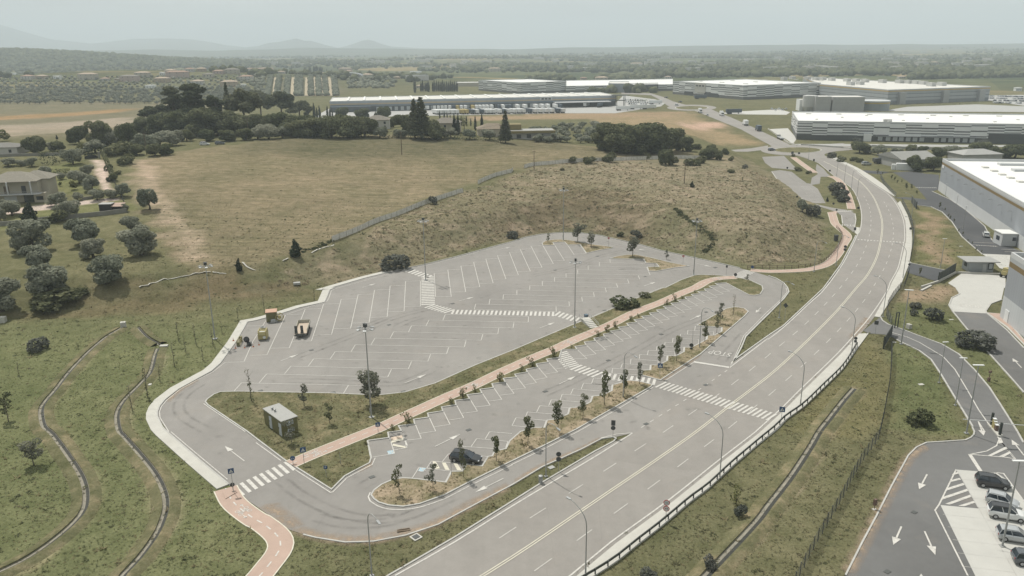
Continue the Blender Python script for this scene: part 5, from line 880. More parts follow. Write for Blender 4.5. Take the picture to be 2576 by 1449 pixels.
RB=[(2,1,606,185,120,'bush','round bush at the left of the upper netting fence',1.3),(2,1,765,190,125,'bush','wide bush on the upper netting fence',1.7),(2,1,970,180,88,'bush','tree-like bush on the upper netting fence',1.2),(2,1,1355,175,85,'youngsparse','thin round tree behind the upper netting',2.0),(2,1,1545,210,50,'oak','tall bushy tree at the right of the netting fence',.8),(2,1,1615,210,120,'bush','bush right of the tall bushy tree',1.0),(2,1,1800,215,150,'bush','wide low bush near the right utility pole',2.0),(2,1,1885,195,120,'bush','bush between low bush and roundabout trees',1.3),(2,1,1960,150,35,'oak','dark oak before the roundabout road',1.3),(2,1,2070,160,60,'oak','dark oak right of the roundabout road oak',.9),(2,1,2010,90,-5,'oak','tall oak behind the roundabout road oaks',1.1),(2,1,2145,105,40,'bush','pale shrub at the roundabout approach',1.0),(2,1,1860,50,-5,'bush','bush beside the right end of the clump',1.6),(2,1,1810,435,375,'conebush','small dark conifer on the dry slope',1.3),(2,1,2230,430,340,'sapling','thin dark sapling on the dry slope below the small car park',1.0),(2,1,2320,380,330,'youngsparse','dark small tree on the upper dry slope',1.0),(2,1,2200,170,125,'bush','small round bush by the roundabout road',1.0),(2,1,2345,250,205,'sage','grey bush by the small car park wall',1.2),(2,1,2205,290,250,'bush','low bush on the ditch line',1.6),(2,1,2350,975,885,'youngsparse','slim tree on the slope above the wooden fence',.9),(2,1,2200,990,930,'sapling','small sapling on the slope above the pedestrian sign',1.0),(2,1,2390,905,835,'sapling','thin sapling on the green slope',1.0),(2,1,2170,500,420,'sapling','bare sapling at the middle of the dry slope',1.0),(2,1,2196,580,520,'sapling','bare sapling below the middle one',1.0),(2,1,2395,1020,975,'sapling','short sapling above the wooden rail',1.0),(2,1,505,265,240,'bush','tiny bush on the dry crest',1.4),(3,1,638,140,75,'sage','round bush at the kerb below the roundabout',1.2),(3,1,735,180,120,'bush','small cone bush by the roadside',1.1),(3,1,860,170,125,'bush','low bush by the track to the barn',1.6),(3,1,918,185,140,'bush','bush left of the parked pickup',1.1),(3,1,920,92,-25,'oak','dark tree left of the long low wall',1.4),(3,1,1110,110,0,'olive','light tree before the front warehouse',1.3),(3,1,1000,100,50,'sage','pale bush at the foot of the dark tree',1.3),(3,1,1300,110,30,'olive','bushy tree behind the grey barn',1.6),(3,1,1440,95,5,'oak','dark tree behind the barn roof',1.1),(3,1,1550,100,20,'oak','dark tree right of the barn roof',1.1),(3,1,1470,270,100,'oak','tall tree at the barn front',.9),(3,1,1660,270,120,'oak','dark dense tree at the corner of the big grey hall',1.1),(3,1,1705,150,30,'oak','dark tree behind the corner of the grey hall',1.0),(3,1,1870,130,10,'olive','light tree beyond the grey hall roof',1.4),(3,1,1990,130,20,'olive','second light tree beyond the grey hall roof',1.3),(3,1,2150,140,-20,'oak','big tree beyond the grey hall roof',1.3),(3,1,2260,145,10,'oak','dark tree beyond the grey hall roof',1.2),(3,1,2480,150,-5,'oak','large tree at the right picture edge beyond the hall',1.5),(3,1,2380,130,30,'oak','tree left of the large right edge tree',1.0),(3,1,1100,300,250,'youngsparse','street tree at the pavement corner near the barn',2.0),(3,1,690,470,375,'sage','grey bush row by the red path, upper',1.6),(3,1,720,540,450,'sage','grey bush row by the red path, middle',1.6),(3,1,755,580,500,'sage','grey bush row by the red path, lower',1.5),(3,1,595,580,530,'conebush','dark small bush at the lower end of the small car park',.8),(3,1,305,270,230,'bush','bush between the two small car parks',1.6),(3,1,405,300,265,'bush','bush by the upper red path',1.4),(3,0,900,1449,1385,'sage','pale tree in front of the front warehouse docks',1.4),(3,0,2180,1480,1400,'sage','pale tree at the right docks of the front warehouse',1.6),(3,1,250,125,100,'bush','low bush at the roundabout',1.3),(3,1,1525,1330,1240,'young','single small tree at the gate drive',.8)]
for i,j,x,yb,yt,k,lb,w in RB:plant(k,*q(i,j,x,yb),q(i,j,x,yt)[1],lb,None,w)
HT=[(1240,360,305),(1275,370,325),(1345,395,358),(1390,465,390),(1440,460,400),(1300,400,360),(1725,650,585),(1780,675,640),(1812,740,700),(1870,790,750),(1830,765,720),(1915,890,850),(1960,920,880),(2010,985,955),(2055,1010,980),(2090,1080,1040),(2145,1100,1065),(1495,510,465),(1150,310,280)]
HT.sort()
for k,(x,yb,yt)in enumerate(HT):plant('young',*q(3,1,x,yb),q(3,1,x,yt)[1],f'{ordl(k, len(HT))} of the small trees along the drive of the grey hall','small trees along the drive of the grey hall',1.1)
rr=np.random.default_rng(11);pts=[]
for row in range(14):
 y=1048-row*20.5
 for k in range(44):
  x=k*58+rr.uniform(-13,13)+(row%2)*28;yy=y+rr.uniform(-5,5)-x*.003
  if rr.uniform()<.13:continue
  pts.append((x,yy))
near=[p for p in pts if p[1]>800][:285];rest=[p for p in pts if p not in near]
for x,y in near:
 if any(abs(h_[1]-x)<h_[3]*.6 and 0<y-h_[2]<42 for h_ in HZ if h_[0]==0):continue
 plant('olivesmall',*q(0,0,x,y),q(0,0,x,y-rr.uniform(38,52))[1],'small grey olive tree on the far left hillside grove','olives on the far left hillside',1.25)
def blob_mass(name,pos,rad,hgtv,material,rng,kind='woodland',seg=None):
 t=(1+5**.5)/2;bv=np.array([(-1,t,0),(1,t,0),(-1,-t,0),(1,-t,0),(0,-1,t),(0,1,t),(0,-1,-t),(0,1,-t),(t,0,-1),(t,0,1),(-t,0,-1),(-t,0,1)],float);bv/=np.linalg.norm(bv[0])
 bf=[(0,11,5),(0,5,1),(0,1,7),(0,7,10),(0,10,11),(1,5,9),(5,11,4),(11,10,2),(10,7,6),(7,1,8),(3,9,4),(3,4,2),(3,2,6),(3,6,8),(3,8,9),(4,9,5),(2,4,11),(6,2,10),(8,6,7),(9,8,1)]
 ed={};vl=list(bv);f2=[]
 def mid(a,b_):
  k=(min(a,b_),max(a,b_))
  if k not in ed:m_=(vl[a]+vl[b_]);vl.append(m_/np.linalg.norm(m_));ed[k]=len(vl)-1
  return ed[k]
 for a,b_,c in bf:
  x,y,z=mid(a,b_),mid(b_,c),mid(c,a);f2+=[(a,x,z),(b_,y,x),(c,z,y),(x,y,z)]
 bv=np.array(vl);bf=np.array(f2);n=len(pos)
 jit=rng.uniform(.72,1.22,(n,len(bv),1));v=bv[None]*jit*np.stack([rad,rad,hgtv*.5],-1)[:,None,:];v=v+np.asarray(pos)[:,None,:]+np.array([0,0,1])[None,None]*(hgtv*.42)[:,None,None]
 f=bf[None]+(np.arange(n)*len(bv))[:,None,None];tint=np.repeat(rng.uniform(0,1,n),len(bv))*.6+.4*rng.uniform(0,1,n*len(bv))
 return struct(np_obj(name,v.reshape(-1,3),f.reshape(-1,3),material,k=3,attrs={'tint':('FLOAT',tint)}),'stuff')
pp=[];rad=[]
for x,y in rest:
 g=T(*q(0,0,x,y));pp.append(tuple(g));rad.append(rr.uniform(1.7,2.6))
for k in range(900):
 x=rr.uniform(1420,2880)if k%3 else rr.uniform(0,1480)+1288;y=rr.uniform(745,960)
 if x<1480 and rr.uniform()<.5:continue
 X,Y=q(0,0,x+1100,y)
 if 665<X<875 or(870<X<1210 and Y>222):continue
 g=T(X,Y);pp.append(tuple(g));rad.append(rr.uniform(2.0,3.6))
blob_mass('olive_grove_mass',pp,np.array(rad),np.array(rad)*1.6,FM['olive'],rr)
so=[]
for x0 in(150,235,325,420,450,550,625,690,780):
 for t in np.linspace(0,1,16):
  for dx in(-14,0,14):so.append(q(1,0,x0+dx+(x0-500)*.10*t+rr.uniform(-5,5),775+190*t))
blob_mass('striped_orchard',[tuple(T(*p))for p in so],np.full(len(so),2.7),np.full(len(so),4.4),FM['olive'],rr)
OL=MB()
for x0,x1 in((190,228),(362,396),(498,522),(562,602),(642,670),(706,750),(790,806)):
 a_=TT([q(1,0,x0+(x0-500)*.02,782),q(1,0,x0-6+(x0-500)*.04,870),q(1,0,x0-8+(x0-500)*.06,968)]);b_=TT([q(1,0,x1+(x0-500)*.02,782),q(1,0,x1+4+(x0-500)*.04,870),q(1,0,x1+8+(x0-500)*.06,968)]);a_=resample(a_,8);b_=np.stack([np.interp(np.linspace(0,1,len(a_)),np.linspace(0,1,3),b_[:,k])for k in(0,1)],1);za=terr(a_[:,0],a_[:,1])+.6;zb_=terr(b_[:,0],b_[:,1])+.6
 vs=[]
 for i in range(len(a_)):vs+=[(*a_[i],za[i]),(*b_[i],zb_[i])]
 OL.add(vs,[(2*i,2*i+1,2*i+3,2*i+2)for i in range(len(a_)-1)])
struct(OL.build('orchard_lane',mat('dry orchard lanes',(.33,.28,.19),1.0,0,.15,.1)))
N=30000;ang=rr.uniform(-.62,.62,N);dd=np.exp(rr.uniform(np.log(1000),np.log(9000),N));X=np.sin(ang)*dd;Y=np.cos(ang)*dd
dens=vnoise(X,Y,260,21)*.5+vnoise(X*.45,Y*1.6,420,22)*.5
ridge=np.exp(-((X+1800)/650)**2-((Y-2800)/500)**2)
keep=(dens+ridge*.35>.545)&~((X>100)&(Y<1500)&(X>Y*.18))&~((X>200)&(X<900)&(Y<1250))
keep&=~((X<100)&(Y<1250));keep&=~((X<150)&(Y<2000)&(rr.uniform(0,1,N)<.55));keep|=(ridge>.5)&(rr.uniform(0,1,N)<.7)&(Y>2200)
for w_ in FAR_FIELDS:keep&=~inside(w_,X,Y)
for h_ in HPOS:keep&=~((np.abs(X*h_.y/np.maximum(Y,1)-h_.x)<16)&(Y<h_.y+12)&(Y>h_.y-130))
X=X[keep];Y=Y[keep];r=rr.uniform(3.6,7,len(X))*np.where(Y>3000,1.35,1);Z=terr(X,Y)
blob_mass('distant_woodland',np.stack([X,Y,Z],-1),r,r*rr.uniform(1.2,1.9,len(X)),FM['oak'],rr)
N2=7000;X2=rr.normal(-1800,480,N2);Y2=rr.normal(2750,260,N2);r2_=rr.uniform(5,9,N2);blob_mass('ridge_woodland',np.stack([X2,Y2,terr(X2,Y2)],-1),r2_,r2_*1.5,FM['oak'],rr)
hp=[]
for a,b_,n,wv in(((1600,192),(2576,182),420,7),((2150,175),(2576,178),260,6),((1400,178),(2100,176),300,8),((900,168),(1700,163),260,3),((1250,176),(1900,170),200,3),((1800,158),(2576,160),260,2.5),((2000,150),(2576,147),240,2),((1300,146),(2000,144),220,2),((700,142),(1300,139),200,2),((2290,196),(2576,190),160,6),((1880,182),(2140,186),140,4)):
 for k in range(n):
  t=rr.uniform();hp.append(tuple(T(a[0]+(b_[0]-a[0])*t,a[1]+(b_[1]-a[1])*t+rr.uniform(-wv,wv)*.8)))
hr=rr.uniform(4,8,len(hp));blob_mass('field_tree_belt',hp,hr,hr*1.5,FM['oak'],rr)
def hedge(pts,w,h,label,kind='oak',dens=26,name='hedge'):
 P_=[T(x,y)for x,y in pts];c=[];nr=[]
 for a,b_ in zip(P_[:-1],P_[1:]):
  L=(b_-a).length;d=(b_-a)/L;n_=Vector((-d.y,d.x,0)).normalized()
  for _ in range(int(L*dens)):
   t=rr.uniform(0,L);u=rr.uniform(-1,1);zt=rr.uniform(0,1);side=rr.integers(0,3)
   if side==0:off=u*w/2;z=h*rr.uniform(.93,1.03);nn_=(0,0,1)
   else:sgn=1 if side==1 else-1;off=sgn*w/2*rr.uniform(.9,1.05);z=h*zt;nn_=(n_.x*sgn,n_.y*sgn,.2)
   p=a+d*t+n_*off;c.append((p.x,p.y,p.z+z));nr.append(nn_)
 c=np.array(c);nr=np.array(nr,float)+rr.normal(size=c.shape)*.5;v,f=leaf_quads(c,nr,.42*rr.uniform(.7,1.3,len(c)),rr)
 o=np_obj(name,v,f,FM[kind],attrs={'tint':('FLOAT',np.repeat(rr.uniform(0,1,len(c)),4))});return tag(o,label,'hedge')
hedge([gq(620,475),gq(890,465)],2.2,3.6,'tall clipped dark hedge block in the villa garden','cypress');hedge([gq(1260,340),gq(1500,320),gq(1730,300)],1.5,3.0,'dark boundary hedge behind the garden gate','cypress');hedge([gq(760,610),gq(1060,600)],1.0,1.6,'low hedge along the upper lawn','oak');hedge([gq(590,350),gq(930,310)],1.0,1.6,'low hedge on top of the garden terrace','oak');hedge([gq(1560,330),gq(1620,470),gq(1720,720)],1.2,1.8,'scruffy hedge along the gravel drive','bush')
hedge([q(1,0,1290,1385),q(1,0,1860,1410)],1.5,3.2,'long dark hedge under the cedars','cypress',14);hedge([q(1,0,1880,1400),q(1,0,2500,1435)],1.5,2.2,'hedge right of the cedars along the field','oak',14);hedge([q(1,0,420,1395),q(1,0,1180,1385)],2.0,3.6,'dark clipped hedge at the foot of the holm oaks','cypress',16)
hedge([q(2,0,1240,1015),q(2,0,1480,1040)],2.0,2.5,'hedge around the car park of the blue warehouse','oak',8);hedge([q(3,0,1600,1068),q(3,0,2110,1045)],2.0,2.2,'row of clipped bushes before the orange striped warehouse','oak',8)
M['tuft']=(lambda:None)
m_,n_,l_,b_=newmat('grass blades');at_=n_.new('ShaderNodeAttribute');at_.attribute_name='col'
d_=n_.new('ShaderNodeBsdfDiffuse');t_=n_.new('ShaderNodeBsdfTranslucent');x_=n_.new('ShaderNodeMixShader');x_.inputs[0].default_value=.5
l_.new(mul(n_,l_,at_.outputs['Color'],ramp(n_,l_,noise_node(n_,l_,.3,3),[(.3,.85),(.7,1.15)])),d_.inputs[0]);l_.new(at_.outputs['Color'],t_.inputs[0]);l_.new(d_.outputs[0],x_.inputs[1]);l_.new(t_.outputs[0],x_.inputs[2]);l_.new(x_.outputs[0],n_.get('Material Output').inputs[0]);n_.remove(b_);M['tuft']=m_
EXCL=[LOTW,np.array(list(ELW)+list(ERW[::-1])),GG(DRV),GG(PAD),GG(PK),np.array(list(rwo)+list(ro[::-1])),np.array(list(r2)+list(r2o[::-1])),GG(NB),GG(Q(3,2,[(1860,238),(2000,412),(2190,622),(2440,900),(2576,1055),(2900,1400),(3100,1300),(2576,605),(2400,420),(2200,255)])),GG(Q(3,1,[(1250,540),(1480,612),(1750,682),(1950,932),(2160,1112),(2576,1120),(2576,1000),(2180,830),(1830,560),(1720,310),(1440,275),(1250,280),(1600,560)])),GG(Q(3,1,[(1420,1190),(1780,1270),(1720,1390),(1400,1290)]))]
ISLW=[i1,i2,i3,i4,i5];PATHS=[(bp1,1.45),(bp2a,1.7),(bp3,1.5),(bp4,1.5)]
def tufts(name,N,box,sizef,seed,only=None,islz=False):
 rng=np.random.default_rng(seed);X=rng.uniform(box[0],box[1],N);Y=rng.uniform(box[2],box[3],N);D=np.hypot(X,Y)
 keep=(np.abs(X)<Y*.78+12)&(rng.uniform(0,1,N)<np.clip((95/D)**1.3,0,1))&(rng.uniform(0,1,N)<.35+.9*vnoise(X,Y,4.5,31))
 X,Y=X[keep],Y[keep];bad=np.zeros(len(X),bool);onisl=np.zeros(len(X),bool)
 for p in EXCL:bad|=inside(p,X,Y)
 for p in ISLW:onisl|=inside(p,X,Y)&(pdist(p,X,Y)>.3)
 pd_=np.zeros(len(X),bool)
 for pth,w in PATHS:pd_|=pdist(pth,X,Y,False)<w
 pd_|=(pdist(lw,X,Y,False)<1.9)
 ok=(~bad|onisl)&~pd_
 if only is not None:ok&=inside(only,X,Y)
 X,Y,oi=X[ok],Y[ok],onisl[ok]
 Z=np.where(oi,.11,terr(X,Y));n=len(X);c=ground_col(X,Y);c[oi]=np.array([.13,.118,.068])
 c=c*rng.uniform(1.0,1.75,(n,1));dryf=(rng.uniform(0,1,n)<.22)[:,None];c=np.where(dryf,c*.35+np.array([.34,.28,.17])*.65,c)
 s=sizef*rng.uniform(.5,1.4,n);nb=5;a=rng.uniform(0,6.28,(n,nb));ln=rng.uniform(.35,1.0,(n,nb));w=.16*s[:,None]*rng.uniform(.7,1.4,(n,nb))
 ca,sa=np.cos(a),np.sin(a);base=np.stack([X,Y,Z],-1)[:,None,:]+np.stack([ca,sa,np.zeros_like(ca)],-1)*(.12*s[:,None,None])
 side=np.stack([-sa,ca,np.zeros_like(ca)],-1)*w[...,None];tip=base+np.stack([ca*ln,sa*ln,.62-.25*ln],-1)*s[:,None,None]
 v=np.stack([base-side,base+side,tip],2).reshape(-1,3);f=np.arange(len(v)).reshape(-1,3)
 cc=np.repeat(np.concatenate([c,np.ones((n,1))],1),nb*3,0)
 return struct(np_obj(name,v,f,M['tuft'],k=3,attrs={'col':('FLOAT_COLOR',cc)}),'stuff')
tufts('grass',260000,(-110,150,66,260),.25,1)
tufts('dry_grass',110000,(-40,140,170,330),.5,2,only=BANK)
tufts('weeds',2500,(-110,130,66,230),.7,3)
def scrub(name,n,box,only,cols,rad,seed,line_=None):
 rng=np.random.default_rng(seed)
 if line_ is not None:X,Y=line_[:,0]+rng.normal(size=len(line_))*.5,line_[:,1]+rng.normal(size=len(line_))*.5
 else:X=rng.uniform(box[0],box[1],n);Y=rng.uniform(box[2],box[3],n)
 ok=np.ones(len(X),bool)
 if only is not None:ok&=inside(only,X,Y)
 for p in EXCL+ISLW:ok&=~inside(p,X,Y)
 for pth,w in PATHS:ok&=pdist(pth,X,Y,False)>w
 ok&=(pdist(lw,X,Y,False)>2.2)&(np.abs(X)<Y*.78+12);X,Y=X[ok],Y[ok];n=len(X);m=16;r=rad*rng.uniform(.4,1.3,n);d=rng.normal(size=(n,m,3));d/=np.linalg.norm(d,axis=2,keepdims=True);d[...,2]=np.abs(d[...,2])
 c=np.stack([X,Y,terr(X,Y)],-1)[:,None]+d*r[:,None,None]*np.array([1.2,1.2,.6 if only is BANK else.3]);nr=d+rng.normal(size=d.shape)*.5;nr[...,2]+=.4
 v,f=leaf_quads(c.reshape(-1,3),nr.reshape(-1,3),np.repeat(r*.75,m)*rng.uniform(.6,1.3,n*m),rng);pc=np.array(cols)[rng.integers(0,len(cols),n)];cc=np.repeat(pc,m,0)*rng.uniform(.7,1.35,(n*m,1));cc=np.repeat(np.concatenate([cc,np.ones((len(cc),1))],1),4,0)
 return struct(np_obj(name,v,f,M['tuft'],attrs={'col':('FLOAT_COLOR',cc)}),'stuff')
scrub('dry_scrub',3600,(-60,130,175,340),BANK,[(.34,.29,.20),(.28,.235,.16),(.15,.155,.095),(.19,.18,.115),(.22,.18,.125)],.42,5)
scrub('field_weeds',1300,(-120,120,170,370),FIELD,[(.10,.11,.06),(.13,.13,.075),(.20,.18,.11)],.22,9)
scrub('grass_clumps',3500,(-110,130,66,240),None,[(.17,.18,.10),(.14,.15,.085),(.24,.22,.14),(.15,.16,.09)],.26,6)
scrub('ditch_growth',0,None,None,[(.07,.08,.045),(.10,.11,.06)],.6,7,np.concatenate([resample(TT(p_),.45)for p_ in(Q(2,1,[(1640,650),(1720,710),(1830,790),(1950,880),(2050,970)]),Q(2,1,[(2040,985),(1990,1030),(1950,1090)]),Q(1,1,[(480,1080),(600,1045),(760,985)]))]))
scrub('ditch_edge_grass',0,None,None,[(.13,.14,.08),(.09,.10,.06),(.17,.17,.10),(.22,.195,.13)],.22,8,np.concatenate([resample(smooth_line(GG(p_),1.0),.28)for p_ in(Q(0,2,[(1205,400),(1060,485),(950,575),(860,650),(680,840),(540,1020),(430,1150),(395,1250),(425,1400)])+Q(0,3,[(510,30),(680,260),(800,450),(848,620),(830,780),(740,895),(580,1040),(380,1190),(180,1310),(-20,1400)]),Q(0,2,[(1570,600),(1540,690),(1495,840),(1400,955),(1230,1130),(1160,1280),(1180,1440)])+Q(0,3,[(1220,40),(1380,220),(1540,420),(1630,600),(1650,760),(1610,915),(1535,1060),(1380,1270),(1230,1430)]),Q(3,2,[(850,1005),(740,1130),(600,1310),(500,1440)])+Q(3,3,[(420,130),(280,350),(160,520),(-20,750)])+Q(2,3,[(2470,870),(2280,1080),(2100,1270),(1940,1440)]))]))
# ==== STREET FURNITURE AND SMALL STRUCTURES
M['pole']=mat('grey painted pole',(0.30,0.305,0.295),0.5,0.1,0.06,1.0)
M['lamp']=mat('lamp housing',(0.36,0.37,0.37),0.45,0.2,0.06,4)
M['olivegreen']=mat('olive green sheet',(0.135,0.128,0.058),0.55,0,0.1,1.5,dirt=.1);M['roofgrey']=mat('grey sheet roof',(0.30,0.30,0.285),0.6,0,0.06,.8)
M['door']=mat('pale blue grey door',(0.42,0.45,0.47),0.5,0,.05,1);M['yellowm']=mat('faded yellow paint',(0.37,0.32,0.15),0.6,0,.12,3,dirt=.12);M['orange']=mat('faded orange roof',(0.44,0.28,0.20),0.8,0,.12,3)
M['blue']=mat('sign blue',(0.035,0.075,0.16),.4,0,.04);M['red']=mat('sign red',(.36,.035,.03),.4,0,.04);M['signback']=mat('sign back',(.06,.065,.065),.6,.1,.06);M['bluebin']=mat('blue bin plastic',(.085,.125,.16),.6,0,.08)
M['cone']=mat('traffic cone',(.42,.14,.06),.6);M['rust']=mat('rusty timber deck',(.43,.36,.285),.9,0,.14,2.5,dirt=.12);M['bedgrey']=mat('trailer side',(.40,.385,.32),.7,0,.12,2,dirt=.15);M['brown']=mat('brown litter bin',(.13,.085,.065),.6,0,.1)
M['meshgreen']=mat('green gate mesh',(.05,.058,.052),.6,.2,.08);M['stucco']=mat('garden wall',(.20,.195,.17),.9,0,.12,.8,dirt=.3)
def seethru(name,col,alpha,sx=0):
 m,n,l,b=newmat(name);t=n.new('ShaderNodeBsdfTransparent');x=n.new('ShaderNodeMixShader');b.inputs['Base Color'].default_value=(*col,1);b.inputs['Roughness'].default_value=.8
 l.new(mul(n,l,col,ramp(n,l,noise_node(n,l,1.2,4),[(.3,.8),(.7,1.2)])),b.inputs['Base Color']);x.inputs[0].default_value=alpha;l.new(t.outputs[0],x.inputs[1]);l.new(b.outputs[0],x.inputs[2]);l.new(x.outputs[0],n.get('Material Output').inputs[0]);return m
M['wire']=seethru('wire mesh',(.11,.12,.125),.42);M['net']=seethru('pale shade netting',(.52,.51,.48),.88);M['gatemesh']=seethru('dense gate mesh',(.075,.085,.08),.8)
r=thing('floodlight_mast','','floodlight mast');mb=MB();mb.tube([(0,0,-.2),(0,0,5),(0,0,15.3)],[.145,.115,.075],12);mb.box((0,0,.06),(.8,.8,.12));mb.box((0,-.2,1.3),(.2,.08,.6));mb.build('pole',M['pole'],r,smooth=False)
mb=MB();mb.tube([(0,0,15.2),(0,0,16.2)],[.12,.1],8)
ringp=[(1.0*math.cos(a),1.0*math.sin(a),15.35)for a in np.linspace(0,2*math.pi,17)];mb.tube(ringp,.035,5);mb.tube([(x,y,15.75)for x,y,z in ringp],.025,5)
for a in np.arange(6)*math.pi/3:mb.tube([(0,0,15.25),(1.0*math.cos(a),1.0*math.sin(a),15.35)],.03,5)
mb.build('lamp_ring',M['steel'],r)
mb=MB();mb.box((0,0,15.95),(.5,.42,.5),.3);mb.box((0,0,16.25),(.6,.5,.05),.3,ry=.1);mb.build('winch_box',M['signback'],r)
for k in range(6):
 a=k*math.pi/3+.25;mb=MB();mb.box((1.25*math.cos(a),1.25*math.sin(a),15.45),(.42,.5,.12),a,ry=.22);mb.box((1.0*math.cos(a),1.0*math.sin(a),15.5),(.3,.12,.1),a);mb.build('floodlight',M['lamp'],r)
K=Kind(r);MS=[((541,853),(514,657),'floodlight mast standing in the grass left of the car park'),((934.5,1051),(916.5,811),'nearest tall floodlight mast, beside the bushy grey-green tree'),((1071,705),(1061,546),'floodlight mast on the upper zebra crossing'),((1445.5,825),(1446,648),'floodlight mast in the grass bank beside the concrete steps'),((1417,605),(1417,470),'floodlight mast on the far island by silvery trees'),((1745,692),(1750,547),'rightmost floodlight mast at the upper end of the bike path bank')]
for b_,t_,lb in MS:
 g=T(*b_);K.put((g.x,g.y,.02),random.uniform(0,6),lb,'floodlight masts of the car park',hgt((g.x,g.y,0.02),t_[1])/16.48)
def lamp(kind):
 r=thing('street_lamp','','street lamp');mb=MB()
 if kind=='crook':p=[(0,0,-.1),(0,0,4),(0,0,7.1),(.12,0,7.7),(.45,0,8.15),(.95,0,8.3),(1.5,0,8.22),(1.95,0,8.0)];head=(2.15,0,7.9,.35)
 else:p=[(0,0,-.1),(0,0,4),(0,0,6.4),(.10,0,7.0),(.42,0,7.6),(1.0,0,8.15),(1.9,0,8.6),(2.3,0,8.72)];head=(2.55,0,8.74,-.05)
 mb.tube(p,[.075,.068,.06,.055,.05,.045,.04,.035],9);mb.box((0,0,.05),(.42,.42,.1));mb.tube([(0,0,0),(0,0,1.1)],.095,9);mb.build('pole',M['pole'],r,smooth=False)
 mb=MB();mb.box(head[:3],(.62,.26,.1),0,ry=head[3]);mb.box((head[0]+.03,0,head[2]-.06),(.42,.2,.05),0,ry=head[3]);mb.build('lamp_head',M['lamp'],r);return Kind(r)
KL,KR=lamp('crook'),lamp('sweep')
def road_dir(g):
 k=int(np.argmin(np.linalg.norm(ctr-np.array([g[0],g[1]]),axis=1)));k=min(max(k,1),len(ctr)-2);t=ctr[k+1]-ctr[k-1];return t/np.linalg.norm(t)
LL=[(q(1,3,1166,1446),'crook-armed street lamp in the grass verge at the bottom edge of the picture'),(q(2,3,341,448),'crook-armed street lamp beside the grey litter bin on the verge'),(q(2,2,1117,1105),'crook-armed street lamp at the lower zebra crossing'),(q(2,2,1886,600),'crook-armed street lamp right of the round sign on the upper island'),(q(3,2,112,300),'thin street lamp on the wedge of grass by the exit lane'),(q(3,1,462,1285),'street lamp on the grass left of the red path bend'),(q(3,1,685,1222),'street lamp inside the bend of the red path'),(q(3,1,690,320),'street lamp near the roundabout by the upper red path'),(q(3,1,765,390),'street lamp beside the grey bush row of the red path'),(q(3,1,835,470),'street lamp at the road edge above the sharp red path bend'),(q(3,1,890,560),'street lamp at the sharp red path bend'),(q(3,1,405,165),'street lamp on the splitter grass at the roundabout')]
for(x,y),lb in LL:
 g=G(x,y);t=road_dir(g);n_=np.array([t[1],-t[0]]);KL.put((g[0],g[1],0),math.atan2(n_[1],n_[0]),lb,'street lamps on the left of the main road')
LR=[(q(2,3,740,1449),'street lamp at the bottom edge behind the guardrail'),(q(2,3,2090,458),'street lamp behind the guardrail, between speed sign and zebra crossing'),(q(3,2,325,1180),'street lamp behind the guardrail just past the zebra crossing'),(q(3,2,838,655),'street lamp at the far end of the guardrail'),(q(3,2,1155,290),'street lamp at the corner of the yard drive'),(q(3,1,1356,1350),'street lamp on the pavement above the yard drive'),(q(3,1,1448,1040),'street lamp on the pavement by the dashed crossing line'),(q(3,1,1440,760),'street lamp on the pavement above the dashed crossing line')]
for(x,y),lb in LR:
 g=G(x,y);t=road_dir(g);n_=np.array([-t[1],t[0]]);KR.put((g[0],g[1],0),math.atan2(n_[1],n_[0]),lb,'street lamps on the right of the main road')
r=thing('yard_lamp','','street lamp');mb=MB();mb.tube([(0,0,-.1),(0,0,5),(0,0,10)],[.11,.09,.06],9);mb.box((0,0,.05),(.5,.5,.1));mb.build('pole',M['pole'],r);mb=MB();mb.box((-.35,0,10.02),(.7,.3,.08));mb.box((.35,0,10.02),(.7,.3,.08));mb.build('lamp_head',M['white'],r);KY=Kind(r)
for x,y,yt,i,j,lb in((1340,565,15,3,2,'tall yard lamp at the dark sliding gate'),(1720,952,540,3,2,'yard lamp on the lawn edge halfway along the curved drive'),(1995,1462,770,3,2,'yard lamp beside the barrier at the end of the curved drive'),(2357,1150,283,3,3,'yard lamp standing between the silver cars'),(1885,1180,700,3,2,'yard lamp behind the curved drive'),(1735,1240,950,3,1,'yard lamp on the dry lawn beside the grey hall drive'),(1780,545,400,3,1,'yard lamp close to the corner of the big grey hall'),(1885,690,515,3,1,'second yard lamp along the big grey hall'),(1960,850,620,3,1,'third yard lamp along the big grey hall'),(2165,990,880,3,1,'yard lamp by the parked white car'),(2030,660,535,3,1,'wall-side lamp of the big grey hall'),(2430,880,760,3,1,'lamp behind the small white gatehouse')):
 X,Y=q(i,j,x,y);g=G(X,Y);KY.put((g[0],g[1],0),random.uniform(-.3,.3),lb,'straight lamps of the warehouse yards',min(1.25,max(.35,hgt((g[0],g[1],0),q(i,j,x,yt)[1])/10.1)))
gr_=thing('guardrail','long steel guardrail on posts along the right pavement of the main road','guardrail');ol=resample(smooth_line(GG(Q(2,3,[(560,1600),(830,1445),(1055,1300),(1265,1130),(1460,980),(1640,830),(1805,690),(1970,570),(2110,440),(2240,320),(2370,210),(2490,108)])+Q(3,2,[(80,1420),(180,1322),(360,1195),(560,1002),(760,802),(895,590)])),1.0),2.05)
pm=MB();pm.box((0,0,.42),(.09,.14,.98));pm.tube([(0,-.1,.86),(0,.1,.86)],.05,6);p0=pm.build('post',M['steel_dark'],gr_)
for k,p in enumerate(ol):
 t=ol[min(k+1,len(ol)-1)]-ol[max(k-1,0)];o=p0 if k==0 else p0.copy()
 if k:COL.objects.link(o);o.parent=gr_
 o.location=(p[0],p[1],.0);o.rotation_euler=(0,0,math.atan2(t[1],t[0]))
